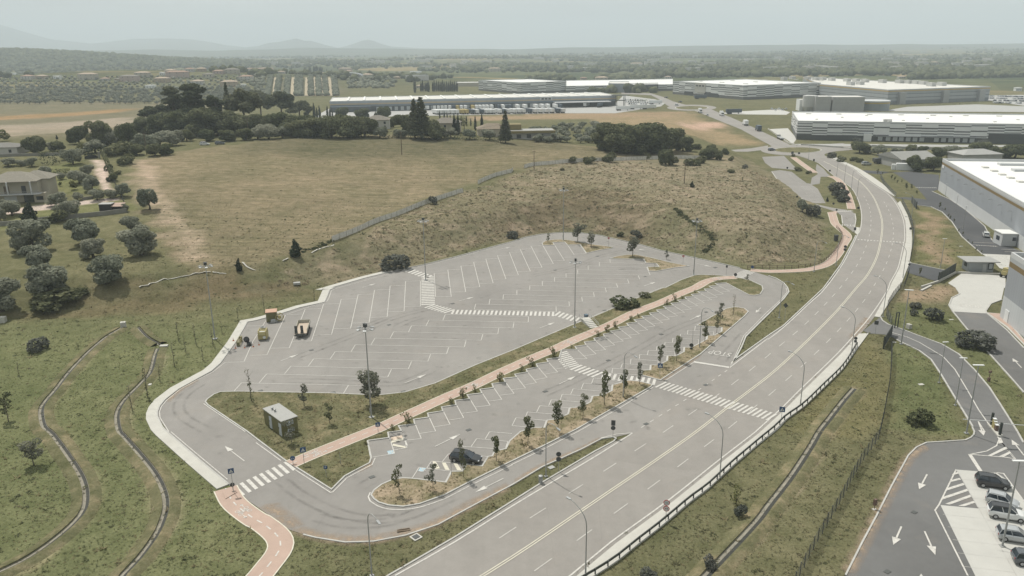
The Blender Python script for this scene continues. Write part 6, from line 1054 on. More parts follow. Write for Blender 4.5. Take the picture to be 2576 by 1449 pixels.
mb=MB();ribbon(mb,ol,.13,.07,.50,.84);ribbon(mb,ol,.19,.13,.55,.66);ribbon(mb,ol,.19,.13,.69,.80);mb.build('rail_beam',M['steel_dark'],gr_)
def fence(name,pts,h,step,panel,label,cat='fence',postm=None,pr=.04,zf=None,rails=0,base=0.0,cap=100):
 P_=resample(np.array(pts),step);r=thing(name,label,cat,);zz=[float(terr(np.array([p[0]]),np.array([p[1]]))[0])+base for p in P_]
 mb=MB();mb.box((0,0,h/2),(pr*2,pr*2,h));p0=None
 for k,p in enumerate(P_[:cap]):
  if p0 is None:o=p0=mb.build('post',postm or M['steel_dark'],r)
  else:o=p0.copy();COL.objects.link(o);o.parent=r
  o.location=(p[0],p[1],zz[k])
 mb=MB()
 if rails:
  for q_ in range(rails):
   z=h*(q_+1)/(rails+.2)
   mb.tube([(p[0],p[1],zz[k]+z)for k,p in enumerate(P_)],pr*.85,5)
  mb.build('rail',postm or M['wood'],r)
 else:
  vs=[];fs=[]
  for k,p in enumerate(P_):vs+=[(p[0],p[1],zz[k]+.03),(p[0],p[1],zz[k]+h*.97)]
  fs=[(2*k,2*k+2,2*k+3,2*k+1)for k in range(len(P_)-1)];mb.add(vs,fs);mb.build('mesh_panel',panel,r)
 return r
fence('wire_fence',GG(Q(3,2,[(1238,610),(1240,700),(1232,860),(1220,980),(1195,1120),(1165,1290),(1140,1400)])+Q(3,3,[(1110,80),(1035,180),(940,310),(850,470),(770,630),(690,780),(600,930),(500,1100),(410,1270),(320,1449),(220,1650)])),1.9,1.9,M['wire'],'dark wire mesh fence down the slope between ditch and warehouse lawn')
fence('wire_fence',GG(Q(3,1,[(1345,592),(1412,720),(1452,850),(1462,960),(1455,1060),(1430,1180)])),1.9,2.2,M['wire'],'wire mesh fence along the curved pavement above the gate drive');fence('wire_fence',GG(Q(3,1,[(1415,1310),(1370,1449)])+Q(3,2,[(1325,20),(1250,110),(1200,200),(1190,290),(1240,370)])),1.9,2.0,M['wire'],'wire mesh fence along the pavement below the gate drive')
fence('wire_fence',GG(Q(3,1,[(1285,535),(1225,480),(1160,400),(1130,340)])),1.9,2.4,M['wire'],'wire mesh fence beside the upper pavement near the barn')
fence('wooden_fence',GG(Q(2,1,[(2370,1258),(2500,1256)])+Q(3,1,[(0,1256),(200,1258),(400,1245),(520,1210),(600,1160),(660,1100),(710,1030),(742,960),(745,920),(715,875),(690,850)])),1.05,1.9,None,'wooden post and rail fence along the curving red bike path',postm=M['wood'],pr=.065,rails=2)
fence('wooden_fence',GG(Q(2,1,[(480,888),(640,888),(800,895),(900,915),(960,935)])),.9,2.6,None,'low wooden rail fence at the foot of the dry bank behind the far island',postm=M['wood'],pr=.05,rails=2)
fence('wire_fence',TT([gq(1730,760),gq(1850,1000),gq(1925,1200)]),1.5,2.5,M['wire'],'wire fence beside the villa sheds')
for pts,lb in((Q(1,1,[(765,985),(935,920),(1070,862),(1200,800),(1395,735),(1640,632),(1760,588),(1850,560),(2020,505)]),'longest grey shade netting along the lower field edge'),(Q(1,1,[(2020,500),(2085,487)]),'short sagging end of grey netting'),(Q(1,1,[(2232,405),(2300,372),(2400,330),(2576,285)])+Q(2,1,[(10,268)]),'middle stretch of grey shade netting on the crest'),(Q(2,1,[(122,245),(200,222),(400,205),(560,188),(700,182),(900,172),(1150,165),(1400,155),(1640,148),(1900,150)]),'upper grey shade netting behind the dry slope')):
 fence('netting_fence',TT(pts),1.65,3.2,M['net'],lb,postm=M['wood'],pr=.03)
for pts,lb in((Q(0,1,[(1390,1445),(1480,1425),(1560,1392),(1660,1362),(1760,1352),(1880,1325),(1980,1300),(2070,1298),(2120,1285)]),'long torn white plastic strip lying along the olive grove edge'),(Q(0,1,[(2130,1288),(2200,1305),(2270,1308)]),'short torn white plastic strip right of the long one'),(Q(0,1,[(2440,1190),(2480,1235),(2520,1262),(2570,1268)]),'white plastic strip beside the small cone bush'),(Q(1,1,[(270,1180),(330,1150)]),'small white plastic scrap left of the conical bush'),(Q(1,1,[(560,1095),(640,1055),(740,1035),(790,1015)]),'white plastic strip right of the conical bush')):
 w=resample(TT(pts),.7);w=w+RNG.normal(size=w.shape)*.12;mb=MB();strip(mb,w,.2,-.18,.12,zf=lambda p:float(terr(np.array([p[0]]),np.array([p[1]]))[0])+.08*math.sin(p[0]*3));tag(mb.build('plastic_strip',M['concrete']),lb,'plastic sheet')
mb=MB();r=thing('utility_pole','','utility pole');mb.tube([(0,0,-.3),(0,0,8)],[.16,.1],8);mb.build('pole',M['wood'],r);mb=MB();mb.box((0,0,7.6),(1.3,.09,.1));mb.tube([(.5,0,7.65),(.5,0,7.85)],.04,6);mb.tube([(-.5,0,7.65),(-.5,0,7.85)],.04,6);mb.tube([(0,0,8),(0,0,8.2)],.04,6);mb.build('cross_arm',M['wood'],r);KU=Kind(r);UP=[]
for(x,y),yt,lb in((q(2,1,222,268),q(2,1,0,60)[1],'utility pole on the crest through the netting fence'),(q(2,1,1733,398),q(2,1,0,180)[1],'utility pole on the dry slope to the right'),(q(1,1,1468,108),q(1,0,0,1320)[1],'utility pole in the far side of the mown field'),(q(0,1,1478,105),q(0,0,0,1330)[1],'utility pole at the upper left corner of the mown field'),(q(0,0,2505,1390),q(0,0,0,1180)[1],'utility pole among the tall pines'),(q(1,0,2460,1430),q(1,0,0,1250)[1],'utility pole beside the lone cedar')):
 g=T(x,y);h=hgt(g,yt);KU.put((g.x,g.y,g.z),random.uniform(-.4,.4),lb,'wooden utility poles',h/8.2);UP.append((g,h))
for a,b_,lb in((4,2,'overhead wire from the pines to the pole in the field'),(2,5,'overhead wire from the field pole to the lone cedar'),(3,4,'overhead wire from the field corner to the pines')):
 A=UP[a][0]+Vector((0,0,UP[a][1]));B=UP[b_][0]+Vector((0,0,UP[b_][1]));mb=MB();mb.tube([A.lerp(B,t)-Vector((0,0,1.6*4*t*(1-t)))for t in np.linspace(0,1,14)],.035,4);tag(mb.build('overhead_wire',M['black']),lb,'overhead wire')
BERM=MB();SHADE=MB()
def ditch(pts,w,label,deep=.3):
 p=smooth_line(GG(pts),1.0);mb=MB();strip(mb,p,w/2,-w/2,.03);strip(SHADE,p,w/2,-w*.02,.05);ribbon(mb,p,w/2+.05,w/2,-.2,.1);ribbon(mb,p,-w/2,-w/2-.05,-.2,.1)
 for sg in(1,-1):
  nn=normals(p);prof=[(1.5,-.06),(.9,deep*.55),(.35,deep),(.06,deep*.9),(.05,.0)];vs=[(*(a_+k_*sg*(w/2+o)),z)for a_,k_ in zip(p,nn)for o,z in prof];m_=len(prof)
  BERM.add(vs,[(i*m_+e,i*m_+e+1,(i+1)*m_+e+1,(i+1)*m_+e)[::sg]for i in range(len(p)-1)for e in range(m_-1)])
 for k in range(0,len(p)-1,3):
  e=p[k+1]-p[k];e/=np.linalg.norm(e);n_=np.array([-e[1],e[0]]);line(mb,p[k]-n_*w/2,p[k]+n_*w/2,.06,.045)
 return tag(mb.build('drainage_ditch',M['ditch']),label,'ditch')
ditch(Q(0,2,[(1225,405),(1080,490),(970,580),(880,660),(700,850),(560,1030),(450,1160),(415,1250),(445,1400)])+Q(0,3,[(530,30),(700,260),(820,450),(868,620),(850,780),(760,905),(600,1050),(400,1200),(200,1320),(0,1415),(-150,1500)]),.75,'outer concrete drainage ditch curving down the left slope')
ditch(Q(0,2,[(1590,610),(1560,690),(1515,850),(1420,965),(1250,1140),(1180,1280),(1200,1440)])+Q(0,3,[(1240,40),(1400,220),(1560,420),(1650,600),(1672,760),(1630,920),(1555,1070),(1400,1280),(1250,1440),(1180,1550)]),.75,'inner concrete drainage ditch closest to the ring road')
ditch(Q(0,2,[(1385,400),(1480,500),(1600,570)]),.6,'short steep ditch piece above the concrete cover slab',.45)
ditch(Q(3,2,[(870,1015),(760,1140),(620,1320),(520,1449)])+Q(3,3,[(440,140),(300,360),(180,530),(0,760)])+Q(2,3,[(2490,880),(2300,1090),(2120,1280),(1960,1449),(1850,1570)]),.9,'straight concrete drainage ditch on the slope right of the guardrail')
struct(BERM.build('ditch_bank',M['verge']));struct(SHADE.build('ditch_shade',mat('painted ditch shade',(.035,.036,.03),.8,0,.3,2)))  # left half of each ditch floor painted dark as the wall's shade
def slab(i,j,x,y,d,rz,name,label,cat,m=None,z=0.0):
 g=T(*q(i,j,x,y));mb=MB();mb.box((0,0,d[2]/2),d);
 if name=='concrete_box':mb.box((0,0,d[2]+.03),(d[0]*.35,d[1]*.35,.06))
 o=mb.build(name,m or M['concrete'],None,loc=(g.x,g.y,g.z+z),rz=rz);tag(o,label,cat)
slab(0,2,1245,398,(1.0,1.0,1.25),.3,'concrete_box','pale concrete box at the top of the outer ditch','concrete box');slab(0,2,20,345,(1.6,1.4,1.2),.2,'concrete_box','pale concrete box cut by the left picture edge','concrete box');slab(0,2,1650,590,(1.5,.9,.3),.15,'concrete_slab','flat pale concrete slab across the inner ditch','concrete slab');slab(0,2,1495,975,(1.0,.7,.12),.2,'concrete_slab','small pale cover slab in the grass near the ring road','concrete slab');slab(1,1,412,1412,(1.6,1.1,.5),.2,'concrete_slab','grey manhole chamber in the dry grass above the left pavement','concrete slab',M['concrete_grey'])
slab(3,2,1415,405,(.7,.9,.9),.3,'concrete_box','small white concrete pedestal on the lawn by the gate','concrete box');slab(3,2,1540,972,(.9,.6,.08),.2,'concrete_slab','white cover slab in the middle of the front lawn','concrete slab');slab(3,2,1845,320,(.9,.35,.08),.1,'concrete_slab','thin white slab on the lawn under the right drive','concrete slab');slab(3,2,1270,548,(.7,.5,.08),.1,'concrete_slab','white slab beside the sliding gate','concrete slab');slab(3,1,1940,1030,(1.0,.4,.08),.1,'concrete_slab','white slab on the lawn by the drive of the grey hall','concrete slab')
mb=MB();g=G(*q(1,3,1610,1060));mb.box((0,0,.04),(1.15,1.15,.08));mb.box((0,0,.1),(.75,.75,.05),0,1);tag(mb.build('manhole',[M['concrete'],M['signback']],None,loc=(g[0],g[1],0),rz=.75),'square manhole with pale concrete rim in the verge grass','manhole');mb=MB();g=G(*q(2,3,395,358));mb.box((0,0,.04),(.9,.7,.06));tag(mb.build('manhole',M['concrete_grey'],None,loc=(g[0],g[1],0),rz=.6),'pale manhole lid beside the verge lamp','manhole')
st=thing('concrete_steps','concrete steps with steel handrails from the upper car park down to the bike path','steps');A,B=G(*q(2,2,735,335)),G(*q(2,2,815,398));e=(B-A)/np.linalg.norm(B-A);n_=np.array([-e[1],e[0]]);ang=math.atan2(e[1],e[0]);mb=MB();A=A-e*.3;Ls=np.linalg.norm(B-A)+.5;sw=1.9
mb.box((*(A+e*.6),.44),(1.4,sw,.6),ang)
for k in range(5):c=A+e*(1.3+(k+.5)*(Ls-1.3)/5);zt=.74-.12*(k+1);mb.box((c[0],c[1],zt/2+.07),((Ls-1.3)/5,sw,zt-.0),ang)
mb.build('stair_flight',M['concrete'],st)
for sgn in(-1,1):
 mb=MB();s0=A+n_*sgn*(sw/2+.1);f=lambda d,z:(*(s0+e*d),z);mb.tube([f(-.3,1.55),f(1.2,1.6),f(Ls+.1,.95)],.03,6);mb.tube([f(-.3,1.1),f(1.2,1.15),f(Ls+.1,.55)],.025,6)
 for d,z in((-.3,1.55),(1.2,1.6),(Ls+.1,.95)):mb.tube([f(d,0.1),f(d,z)],.03,6)
 mb.build('handrail',M['steel'],st)
def bin_(name,x,y,d,m,label,top=None):
 g=G(x,y);r=thing(name,label,'bin',(g[0],g[1],.03),.5);mb=MB()
 if name=='wheelie_bin':mb.box((0,0,.55),(.55,.6,1.0),taper=1.12);mb.tube([(-.25,.3,.1),(.25,.3,.1)],.1,8);mb.build('bin_body',m,r);mb=MB();mb.box((0,0,1.1),(.7,.74,.08),0,rx=.05);mb.tube([(-.28,.4,1.1),(.28,.4,1.1)],.03,6);mb.build('lid',m,r)
 else:mb.tube([(0,0,0),(0,0,.85)],[.28,.28],16);mb.build('bin_body',m,r);mb=MB();mb.tube([(0,0,.98),(0,0,1.12),(0,0,1.16)],[.3,.27,.1],16);mb.tube([(.2,0,.8),(.2,0,1.0)],.02,5);mb.tube([(-.2,0,.8),(-.2,0,1.0)],.02,5);mb.build('lid',M['steel'],r)
 return r
bin_('wheelie_bin',*q(2,2,745,318),None,M['bluebin'],'blue-grey wheelie bin at the top of the concrete steps');bin_('litter_bin',*q(2,3,288,515),None,M['steel'],'round grey litter bin on the verge beside the main road')
g=G(*q(3,3,1068,780));r=thing('litter_bin','narrow brown litter bin on a post on the lawn by the yard','bin',(g[0],g[1],0),.4);mb=MB();mb.box((0,0,.04),(.5,.4,.08));mb.build('base_plate',M['concrete'],r);mb=MB();mb.tube([(0,0,0),(0,0,.7)],.05,6);mb.box((0,0,1.05),(.36,.3,.85));mb.build('bin_body',M['brown'],r)
def sign(name,x,yb,yt,plates,label,back=False,cat='road sign',turn=0.0,z0=0.0):
 g=G(x,yb);h=hgt((g[0],g[1],z0),yt);rz=math.atan2(-g[0],g[1])+turn;r=thing(name,label,cat,(g[0],g[1],z0),rz);mb=MB();mb.tube([(0,0,-.1),(0,0,h-.05)],.035,7);mb.build('post',M['steel'],r);z=h
 for p in plates:
  kind=p[0];s=p[1];mb=MB();y=-.05
  if kind in('round','roundback','limit','noentry','bike'):
   z-=s/2;mats={'round':[M['blue']],'bike':[M['blue'],M['white']],'roundback':[M['signback']],'limit':[M['red'],M['white'],M['black']],'noentry':[M['red'],M['white']]}[kind]
   mb.disc((0,y,z),(0,-1,0),s/2,22,0)
   if kind=='limit':mb.disc((0,y-.015,z),(0,-1,0),s*.38,22,1,.02)
   if kind=='noentry':mb.box((0,y-.02,z),(s*.7,.02,s*.16),0,1)
   if kind=='bike':
    for u in(-.13,.13):mb.tube([(u*s*1.6+.1*s*math.cos(a),y-.03,z-.08*s+.1*s*math.sin(a))for a in np.linspace(0,6.28,12)],.012,4,True,1)
    mb.tube([(-.2*s,y-.03,z-.08*s),(0,y-.03,z+.14*s),(.2*s,y-.03,z-.08*s)],.014,4,True,1)
   o=mb.build('sign_plate',mats,r)
   if len(p)>2 and p[2]:
    me=text_mesh(p[2],s*.5,.004);me.materials.append(M['black']);t=bpy.data.objects.new('lettering',me);COL.objects.link(t);t.parent=o;t.location=(0,y-.035,z);t.rotation_euler=(math.pi/2,0,0)
   elif kind=='limit':
    mb=MB()
    for u,k_ in((-.13,0),(.13,1)):mb.box((u*s,y-.035,z-.02*s),(.17*s,.012,.12*s),0,k_);mb.box((u*s,y-.035,z+.06*s),(.11*s,.012,.07*s),0,k_)
    mb.build('pictogram',[M['red'],M['black']],o)
  else:
   w_,hh=p[1],p[1]*(1.4 if kind=='tall' else 1.0)
   if kind=='dark':hh=p[1]*1.05
   z-=hh/2;mb.box((0,y,z),(w_,.03,hh),0,0)if kind!='diamond' else mb.box((0,y,z),(w_*.75,.03,w_*.75),0,0,ry=math.pi/4)
   col={'cross':'blue','park':'blue','tall':'signback','dark':'signback','diamond':'signback','white':'white','pole':'blue'}[kind]
   if kind=='cross':mb.add([(-.34*w_,y-.02,z-.3*w_),(.34*w_,y-.02,z-.3*w_),(0,y-.02,z+.33*w_)],[(0,1,2)],1);mb.tube([(-.06*w_,y-.03,z-.25*w_),(0,y-.03,z-.02*w_),(.02*w_,y-.03,z+.1*w_)],.02,4,True,2);mb.tube([(0,y-.03,z-.02*w_),(.09*w_,y-.03,z-.25*w_)],.018,4,True,2)
   o=mb.build('sign_plate',[M[col],M['white'],M['black']],r)
   if kind=='park':
    me=text_mesh('P',w_*.75,.004);me.materials.append(M['white']);t=bpy.data.objects.new('lettering',me);COL.objects.link(t);t.parent=o;t.location=(0,y-.03,z);t.rotation_euler=(math.pi/2,0,0)
  z-=(s if kind[:5]in('round','limit','noent')or kind=='bike' else hh)/2+.04
 return r
sign('crossing_sign',*q(0,3,2352,612),q(0,3,0,365)[1],[('cross',.75),('roundback',.0001)],'blue pedestrian crossing sign at the left end of the ring road zebra',z0=.1);sign('bicycle_sign',*q(0,3,2345,590),q(0,3,0,508)[1],[('roundback',.62)],'low dark round sign at the start of the lower red path',z0=.1)
sign('crossing_sign',*q(1,3,486,325),q(1,3,0,152)[1],[('cross',.8)],'blue square crossing sign beside the bike path entrance',z0=.1);sign('bicycle_sign',*q(1,3,374,325),q(1,3,0,240)[1],[('bike',.72)],'round blue bicycle path sign beside the kerb',z0=.1);sign('parking_sign',*q(1,3,709,462),q(1,3,0,338)[1],[('park',.5),('park',.001)],'blue sign with a white P on the grass triangle',z0=.1,turn=-.3)
sign('bicycle_sign',*q(1,2,1230,1452),q(1,2,0,1352)[1],[('cross',.7)],'blue square sign beside the bike path below the near mast',z0=.1);sign('crossing_sign',*q(2,2,1486,908),q(2,2,0,757)[1],[('cross',.85)],'blue crossing sign at the lower zebra crossing on the island',z0=.1)
sign('direction_sign',*q(2,3,1015,58),q(2,2,0,1330)[1],[('tall',.62),('roundback',.7)],'dark tall panel above a round plate at the tip of the verge');sign('round_sign',*q(2,3,468,400),q(2,3,0,198)[1],[('roundback',.72),('roundback',.72)],'pair of dark round sign backs on the verge');sign('speed_limit_sign',*q(2,3,1546,905),q(2,3,0,682)[1],[('limit',.78,'50'),('limit',.78,'')],'speed limit 50 sign above a no overtaking sign at the guardrail')
sign('crossing_sign',*q(3,2,130,1355),q(3,2,0,1195)[1],[('cross',.85)],'blue crossing sign behind the guardrail at the zebra');sign('diamond_sign',*q(3,2,165,330),q(3,2,0,150)[1],[('diamond',1.1)],'dark diamond sign back on the grass wedge',turn=-.5);sign('panel_sign',*q(3,2,1077,462),q(3,2,0,330)[1],[('dark',.75)],'dark square sign back at the yard entrance');sign('round_sign',*q(3,2,873,592),q(3,2,0,490)[1],[('roundback',.62),('dark',.5)],'round sign back with small panel at the end of the guardrail')
sign('no_entry_sign',*q(2,1,970,1037),q(2,1,0,936)[1],[('noentry',.62)],'red no entry sign at the right tip of the far island',z0=.1);sign('no_entry_sign',*q(2,1,1720,1215),q(2,1,0,1117)[1],[('noentry',.62)],'red no entry sign on the second far island tip',z0=.1);sign('panel_sign',*q(2,1,2155,1328),q(2,1,0,1220)[1],[('tall',.45)],'small dark panel sign near the upper end of the bike path');sign('round_sign',*q(2,1,2247,1347),q(2,1,0,1298)[1],[('roundback',.8)],'dark round sign back at the small upper zebra',z0=.1);sign('round_sign',*q(2,2,1803,618),q(2,2,0,555)[1],[('roundback',.8),('roundback',.6)],'dark round sign back on the upper island next to a bush',z0=.1);sign('blue_sign',*q(2,1,2418,1262),q(2,1,0,1222)[1],[('round',.8)],'small blue sign in front of the wooden fence')
sign('round_sign',*q(3,1,770,1105),q(3,1,0,1018)[1],[('roundback',.8),('roundback',.8)],'pair of round sign backs inside the red path bend');sign('triangle_sign',*q(3,1,290,560),q(3,1,0,518)[1],[('diamond',.9)],'dark warning sign at the small car park');sign('round_sign',*q(3,1,907,670),q(3,1,0,630)[1],[('roundback',.9)],'dark sign at the sharp bend of the red path');sign('panel_sign',*q(3,1,873,880),q(3,1,0,838)[1],[('tall',.7)],'dark tall box sign at the bus stop slab');sign('round_sign',*q(3,1,657,620),q(3,1,0,588)[1],[('roundback',.8)],'round sign back at the small car park exit');sign('round_sign',*q(3,1,688,690),q(3,1,0,652)[1],[('roundback',.7)],'small round sign at the red path crossing');sign('panel_sign',*q(3,1,460,185),q(3,1,0,150)[1],[('tall',.8)],'dark panel sign on the splitter grass');sign('round_sign',*q(3,1,620,290),q(3,1,0,258)[1],[('roundback',.9)],'round sign back by the kerb of the neighbour road');sign('panel_sign',*q(3,1,243,120),q(3,1,0,75)[1],[('dark',1.2)],'dark direction board at the roundabout, left one');sign('panel_sign',*q(3,1,310,115),q(3,1,0,82)[1],[('dark',1.0)],'dark direction board at the roundabout, right one');sign('panel_sign',*q(3,1,1432,880),q(3,1,0,838)[1],[('dark',.7)],'dark box sign on the right pavement');sign('round_sign',*q(3,1,193,258),q(3,1,0,230)[1],[('roundback',.9)],'round sign between the two small car parks');sign('round_sign',*q(3,1,1418,1245),q(3,1,0,1200)[1],[('roundback',.6)],'small round sign at the gate drive')
g=G(*q(3,1,682,975));mb=MB();mb.box((0,0,.9),(1.1,.6,1.6));mb.box((0,0,1.75),(1.25,.75,.1));tag(mb.build('utility_cabinet',M['signback'],None,loc=(g[0],g[1],0),rz=.3),'grey utility cabinet beside the wooden fence','cabinet')
for k,(i,j,x,y,yt)in enumerate(((1,3,852,330,205),(1,3,1967,455,248),(2,2,1812,600,430))):
 g=G(*q(i,j,x,y));h=hgt((g[0],g[1],.1),q(i,j,x,yt)[1]);mb=MB();mb.tube([(0,0,0),(0,0,h)],[.04,.03],6);tag(mb.build('metal_post',M['pole'],None,loc=(g[0],g[1],.1)),['thin bare post on the grass triangle by the disabled bay','thin bare post left of the black car','thin bare post beside the round sign on the upper island'][k],'post')
g=G(*q(1,3,1487,1000));mb=MB();mb.box((0,0,.06),(1.6,.25,.12),0,ry=.05);mb.box((0,.35,.05),(1.5,.12,.1));tag(mb.build('broken_pallet',M['wood'],None,loc=(g[0],g[1],.03),rz=.25),'broken wooden pallet lying at the outer kerb of the ring road','pallet')
def hq(x,y):return((960+x/8.05)*.67083,(1480+y/8.05)*.67083)
Fc,Ac,Bc=G(*hq(815,1305)),G(*hq(275,900)),G(*hq(1300,1150));e1=(Ac-Fc);L1=np.linalg.norm(e1);e1/=L1;e2=np.array([e1[1],-e1[0]]);e2=e2 if e2@(Bc-Fc)>0 else-e2;L2=abs((Bc-Fc)@e2);ang=math.atan2(e1[1],e1[0]);cc=Fc+e1*L1/2+e2*L2/2
hv_=thing('cabin','olive green metal cabin with two pale doors and a flat grey roof on the grass','cabin',(cc[0],cc[1],.1),ang);sgn=1 if(e2@np.array([-math.sin(ang),math.cos(ang)]))>0 else-1;Hc=2.55
mb=MB();mb.box((0,0,Hc/2),(L1,L2,Hc));mb.build('wall',M['olivegreen'],hv_);mb=MB();mb.box((0,0,Hc+.06),(L1+.2,L2+.2,.12));rf=mb.build('roof',M['roofgrey'],hv_)
for x in(L1*.12,L1*.27):mb=MB();mb.tube([(x,-sgn*L2*.17,Hc+.1),(x,-sgn*L2*.17,Hc+.38)],.13,12);mb.tube([(x,-sgn*L2*.17,Hc+.36),(x,-sgn*L2*.17,Hc+.5),(x,-sgn*L2*.17,Hc+.56)],[.2,.18,.06],12);mb.build('roof_vent',M['steel'],rf)
for x in(-L1*.40,L1*.13):mb=MB();mb.box((x,-sgn*(L2/2+.02),1.1),(.85,.05,2.0));d=mb.build('door',M['door'],hv_);mb=MB();mb.box((x+.3,-sgn*(L2/2+.07),1.25),(.12,.05,.14));mb.build('handle',M['black'],d)
mb=MB();mb.box((-L1/2-.02,sgn*L2*.02,2.0),(.05,L2*.42,.7));mb.build('window',M['door'],hv_);mb=MB();mb.box((-L1/2-.02,sgn*L2*.05,.75),(.05,L2*.42,.55));mb.build('vent_panel',M['door'],hv_)
def eq(x,y):return((860+x/6.779)*.67083,(1140+y/6.779)*.67083)
bayd=G(*q(1,2,300,270))-G(*q(1,2,148,605));bang=math.atan2(bayd[1],bayd[0])
c=(G(*eq(1765,920))+G(*eq(1960,560)))/2;tr=thing('flatbed_trailer','flatbed trailer with timber deck, low sides and folded loading ramps','trailer',(c[0],c[1],.02),bang);TL=6.6;TW=2.45
mb=MB();mb.box((.3,0,.92),(TL,TW,.12));mb.build('deck',M['rust'],tr)
for sy in(-1,1):mb=MB();mb.box((.7,sy*TW/2,1.25),(TL-.8,.06,.6));mb.build('side_board',M['bedgrey'],tr)
mb=MB();mb.box((TL/2+.3,0,1.3),(.07,TW,.7));mb.build('headboard',M['bedgrey'],tr);mb=MB();mb.box((.3,0,.74),(TL,1.0,.22));mb.box((-TL/2+.2,0,.62),(.3,TW,.25));mb.box((-TL/2+.1,-TW/2+.3,.7),(.2,.3,.3));mb.box((-TL/2+.1,TW/2-.3,.7),(.2,.3,.3));mb.tube([(TL/2+.3,0,.7),(TL/2+1.4,0,.6)],.08,6);mb.build('chassis',M['steel_dark'],tr)
for sx in(-1.2,-.2,2.4):
 for sy in(-1,1):mb=MB();mb.tube([(sx,sy*(TW/2-.3),.42),(sx,sy*(TW/2-.02),.42)],.42,16);mb.tube([(sx,sy*(TW/2-.03),.42),(sx,sy*(TW/2+.0),.42)],.2,12);mb.build('wheel',M['black'],tr)
for sy in(-.72,.72):mb=MB();mb.box((-TL/2+.55,sy*1.15 if sy>0 else sy*.45,1.75),(.12,.55,1.7),0,ry=-.12);mb.box((-TL/2+.45,sy*1.15 if sy>0 else sy*.45,1.1),(.3,.6,.3));mb.build('loading_ramp',M['steel_dark'],tr)
c=G(*eq(870,880));r=thing('yellow_machine','tall faded yellow site machine with open top frame and white dial','machine',(c[0],c[1],.02),bang);mb=MB();mb.box((0,0,.95),(2.1,1.75,1.5),taper=.97);mb.box((-1.0,0,1.35),(.5,1.3,.6),0,0,ry=.5);mb.build('housing',M['yellowm'],r)
mb=MB();
for sy in(-.72,.72):mb.box((0,sy,1.95),(2.2,.12,.14));mb.box((.9,sy,1.85),(.12,.12,.4))
for sx in(-.9,-.2,.5):mb.box((sx,0,1.98),(.1,1.5,.1))
mb.build('top_frame',M['yellowm'],r);mb=MB();mb.box((-.45,0,1.74),(.7,1.1,.06));mb.build('panel',M['white'],r);mb=MB();mb.disc((-1.08,-.4,.62),(-1,0,0),.3,18,0,.06);mb.build('dial',M['white'],r)
mb=MB();mb.tube([(.9,-.2,1.8),(.9,.1,2.3),(.9,.5,2.1)],.16,8);mb.box((.8,0,1.95),(.5,.8,.4));mb.build('engine',M['steel'],r)
mb=MB()
for sx in(-.6,.6):
 for sy in(-.75,.75):mb.tube([(sx,sy-.1,.22),(sx,sy+.1,.22)],.22,12)
mb.build('wheel',M['black'],r)
c=G(*eq(1075,440));r=thing('generator_hut','square olive site hut with faded orange roof at the kerb','hut',(c[0],c[1]+.4,.02),bang-1.45);mb=MB();mb.box((0,0,1.15),(2.2,1.9,2.1));mb.build('wall',M['olivegreen'],r);mb=MB();mb.box((0,0,2.25),(2.4,2.1,.12),0,rx=.05);mb.build('roof',M['orange'],r)
mb=MB();mb.box((.3,-1.5,.35),(1.0,.7,.5));mb.tube([(-.1,-1.5,.5),(.8,-1.5,.55)],.3,10);mb.box((.9,-1.5,.25),(.5,.5,.4));mb.build('motor',M['steel'],r)
c=G(*eq(1290,440));mb=MB();mb.tube([(.85*math.cos(a),.0,.9+.85*math.sin(a))for a in np.linspace(0,2*math.pi,25)],.06,6);mb.tube([(.85*math.cos(a),.5,.9+.85*math.sin(a))for a in np.linspace(0,2*math.pi,25)],.06,6);mb.tube([(0,-.1,.9),(0,.6,.9)],.35,12)
for a in np.arange(4)*.785:mb.tube([(-.85*math.cos(a),0,.9-.85*math.sin(a)),(.85*math.cos(a),0,.9+.85*math.sin(a))],.03,5)
tag(mb.build('cable_reel',M['yellowm'],None,loc=(c[0],c[1],.02),rz=.5),'yellow cable reel leaning beside the site hut','cable reel')
c=G(*eq(485,1050));r=thing('concrete_mixer','black concrete mixer drum on a wheeled stand','concrete mixer',(c[0],c[1],.02),bang);mb=MB();mb.tube([(.55,.25,.75),(.2,.25,1.05),(-.2,.25,1.4),(-.35,.25,1.52)],[.3,.55,.55,.42],16);mb.build('drum',M['black'],r);mb=MB();mb.box((0,-.2,.35),(.9,.8,.5));mb.tube([(-.5,-.6,.1),(.2,0,.9)],.05,5);mb.build('stand',M['steel_dark'],r);mb=MB();mb.tube([(-.45,-.55,.3),(-.45,-.35,.3)],.3,14);mb.build('wheel',M['black'],r)
c=G(*eq(265,1010));r=thing('steel_rack','yellow steel scaffold rack standing along the kerb','rack',(c[0],c[1],.02),bang);mb=MB()
for sy in(-.25,.25):
 for sx in(-1.5,-.5,.5,1.5):mb.tube([(sx,sy,0),(sx,sy,1.1)],.035,5)
 for z in(.1,.6,1.1):mb.tube([(-1.5,sy,z),(1.5,sy,z)],.035,5)
 mb.tube([(-1.5,sy,.1),(0,sy,1.1),(1.5,sy,.1)],.03,5)
mb.build('frame',M['yellowm'],r);mb=MB();mb.box((1.3,0,.6),(.5,.5,.9));mb.box((-1.3,0,.45),(.5,.5,.75));mb.build('crate',M['olivegreen'],r)
r=thing('traffic_cone','','traffic cone');mb=MB();mb.box((0,0,.02),(.34,.34,.04));mb.tube([(0,0,.03),(0,0,.55)],[.13,.03],10);mb.build('cone_body',M['cone'],r);mb=MB();mb.tube([(0,0,.25),(0,0,.36)],[.095,.073],10);mb.build('white_band',M['white'],r);KC=Kind(r)
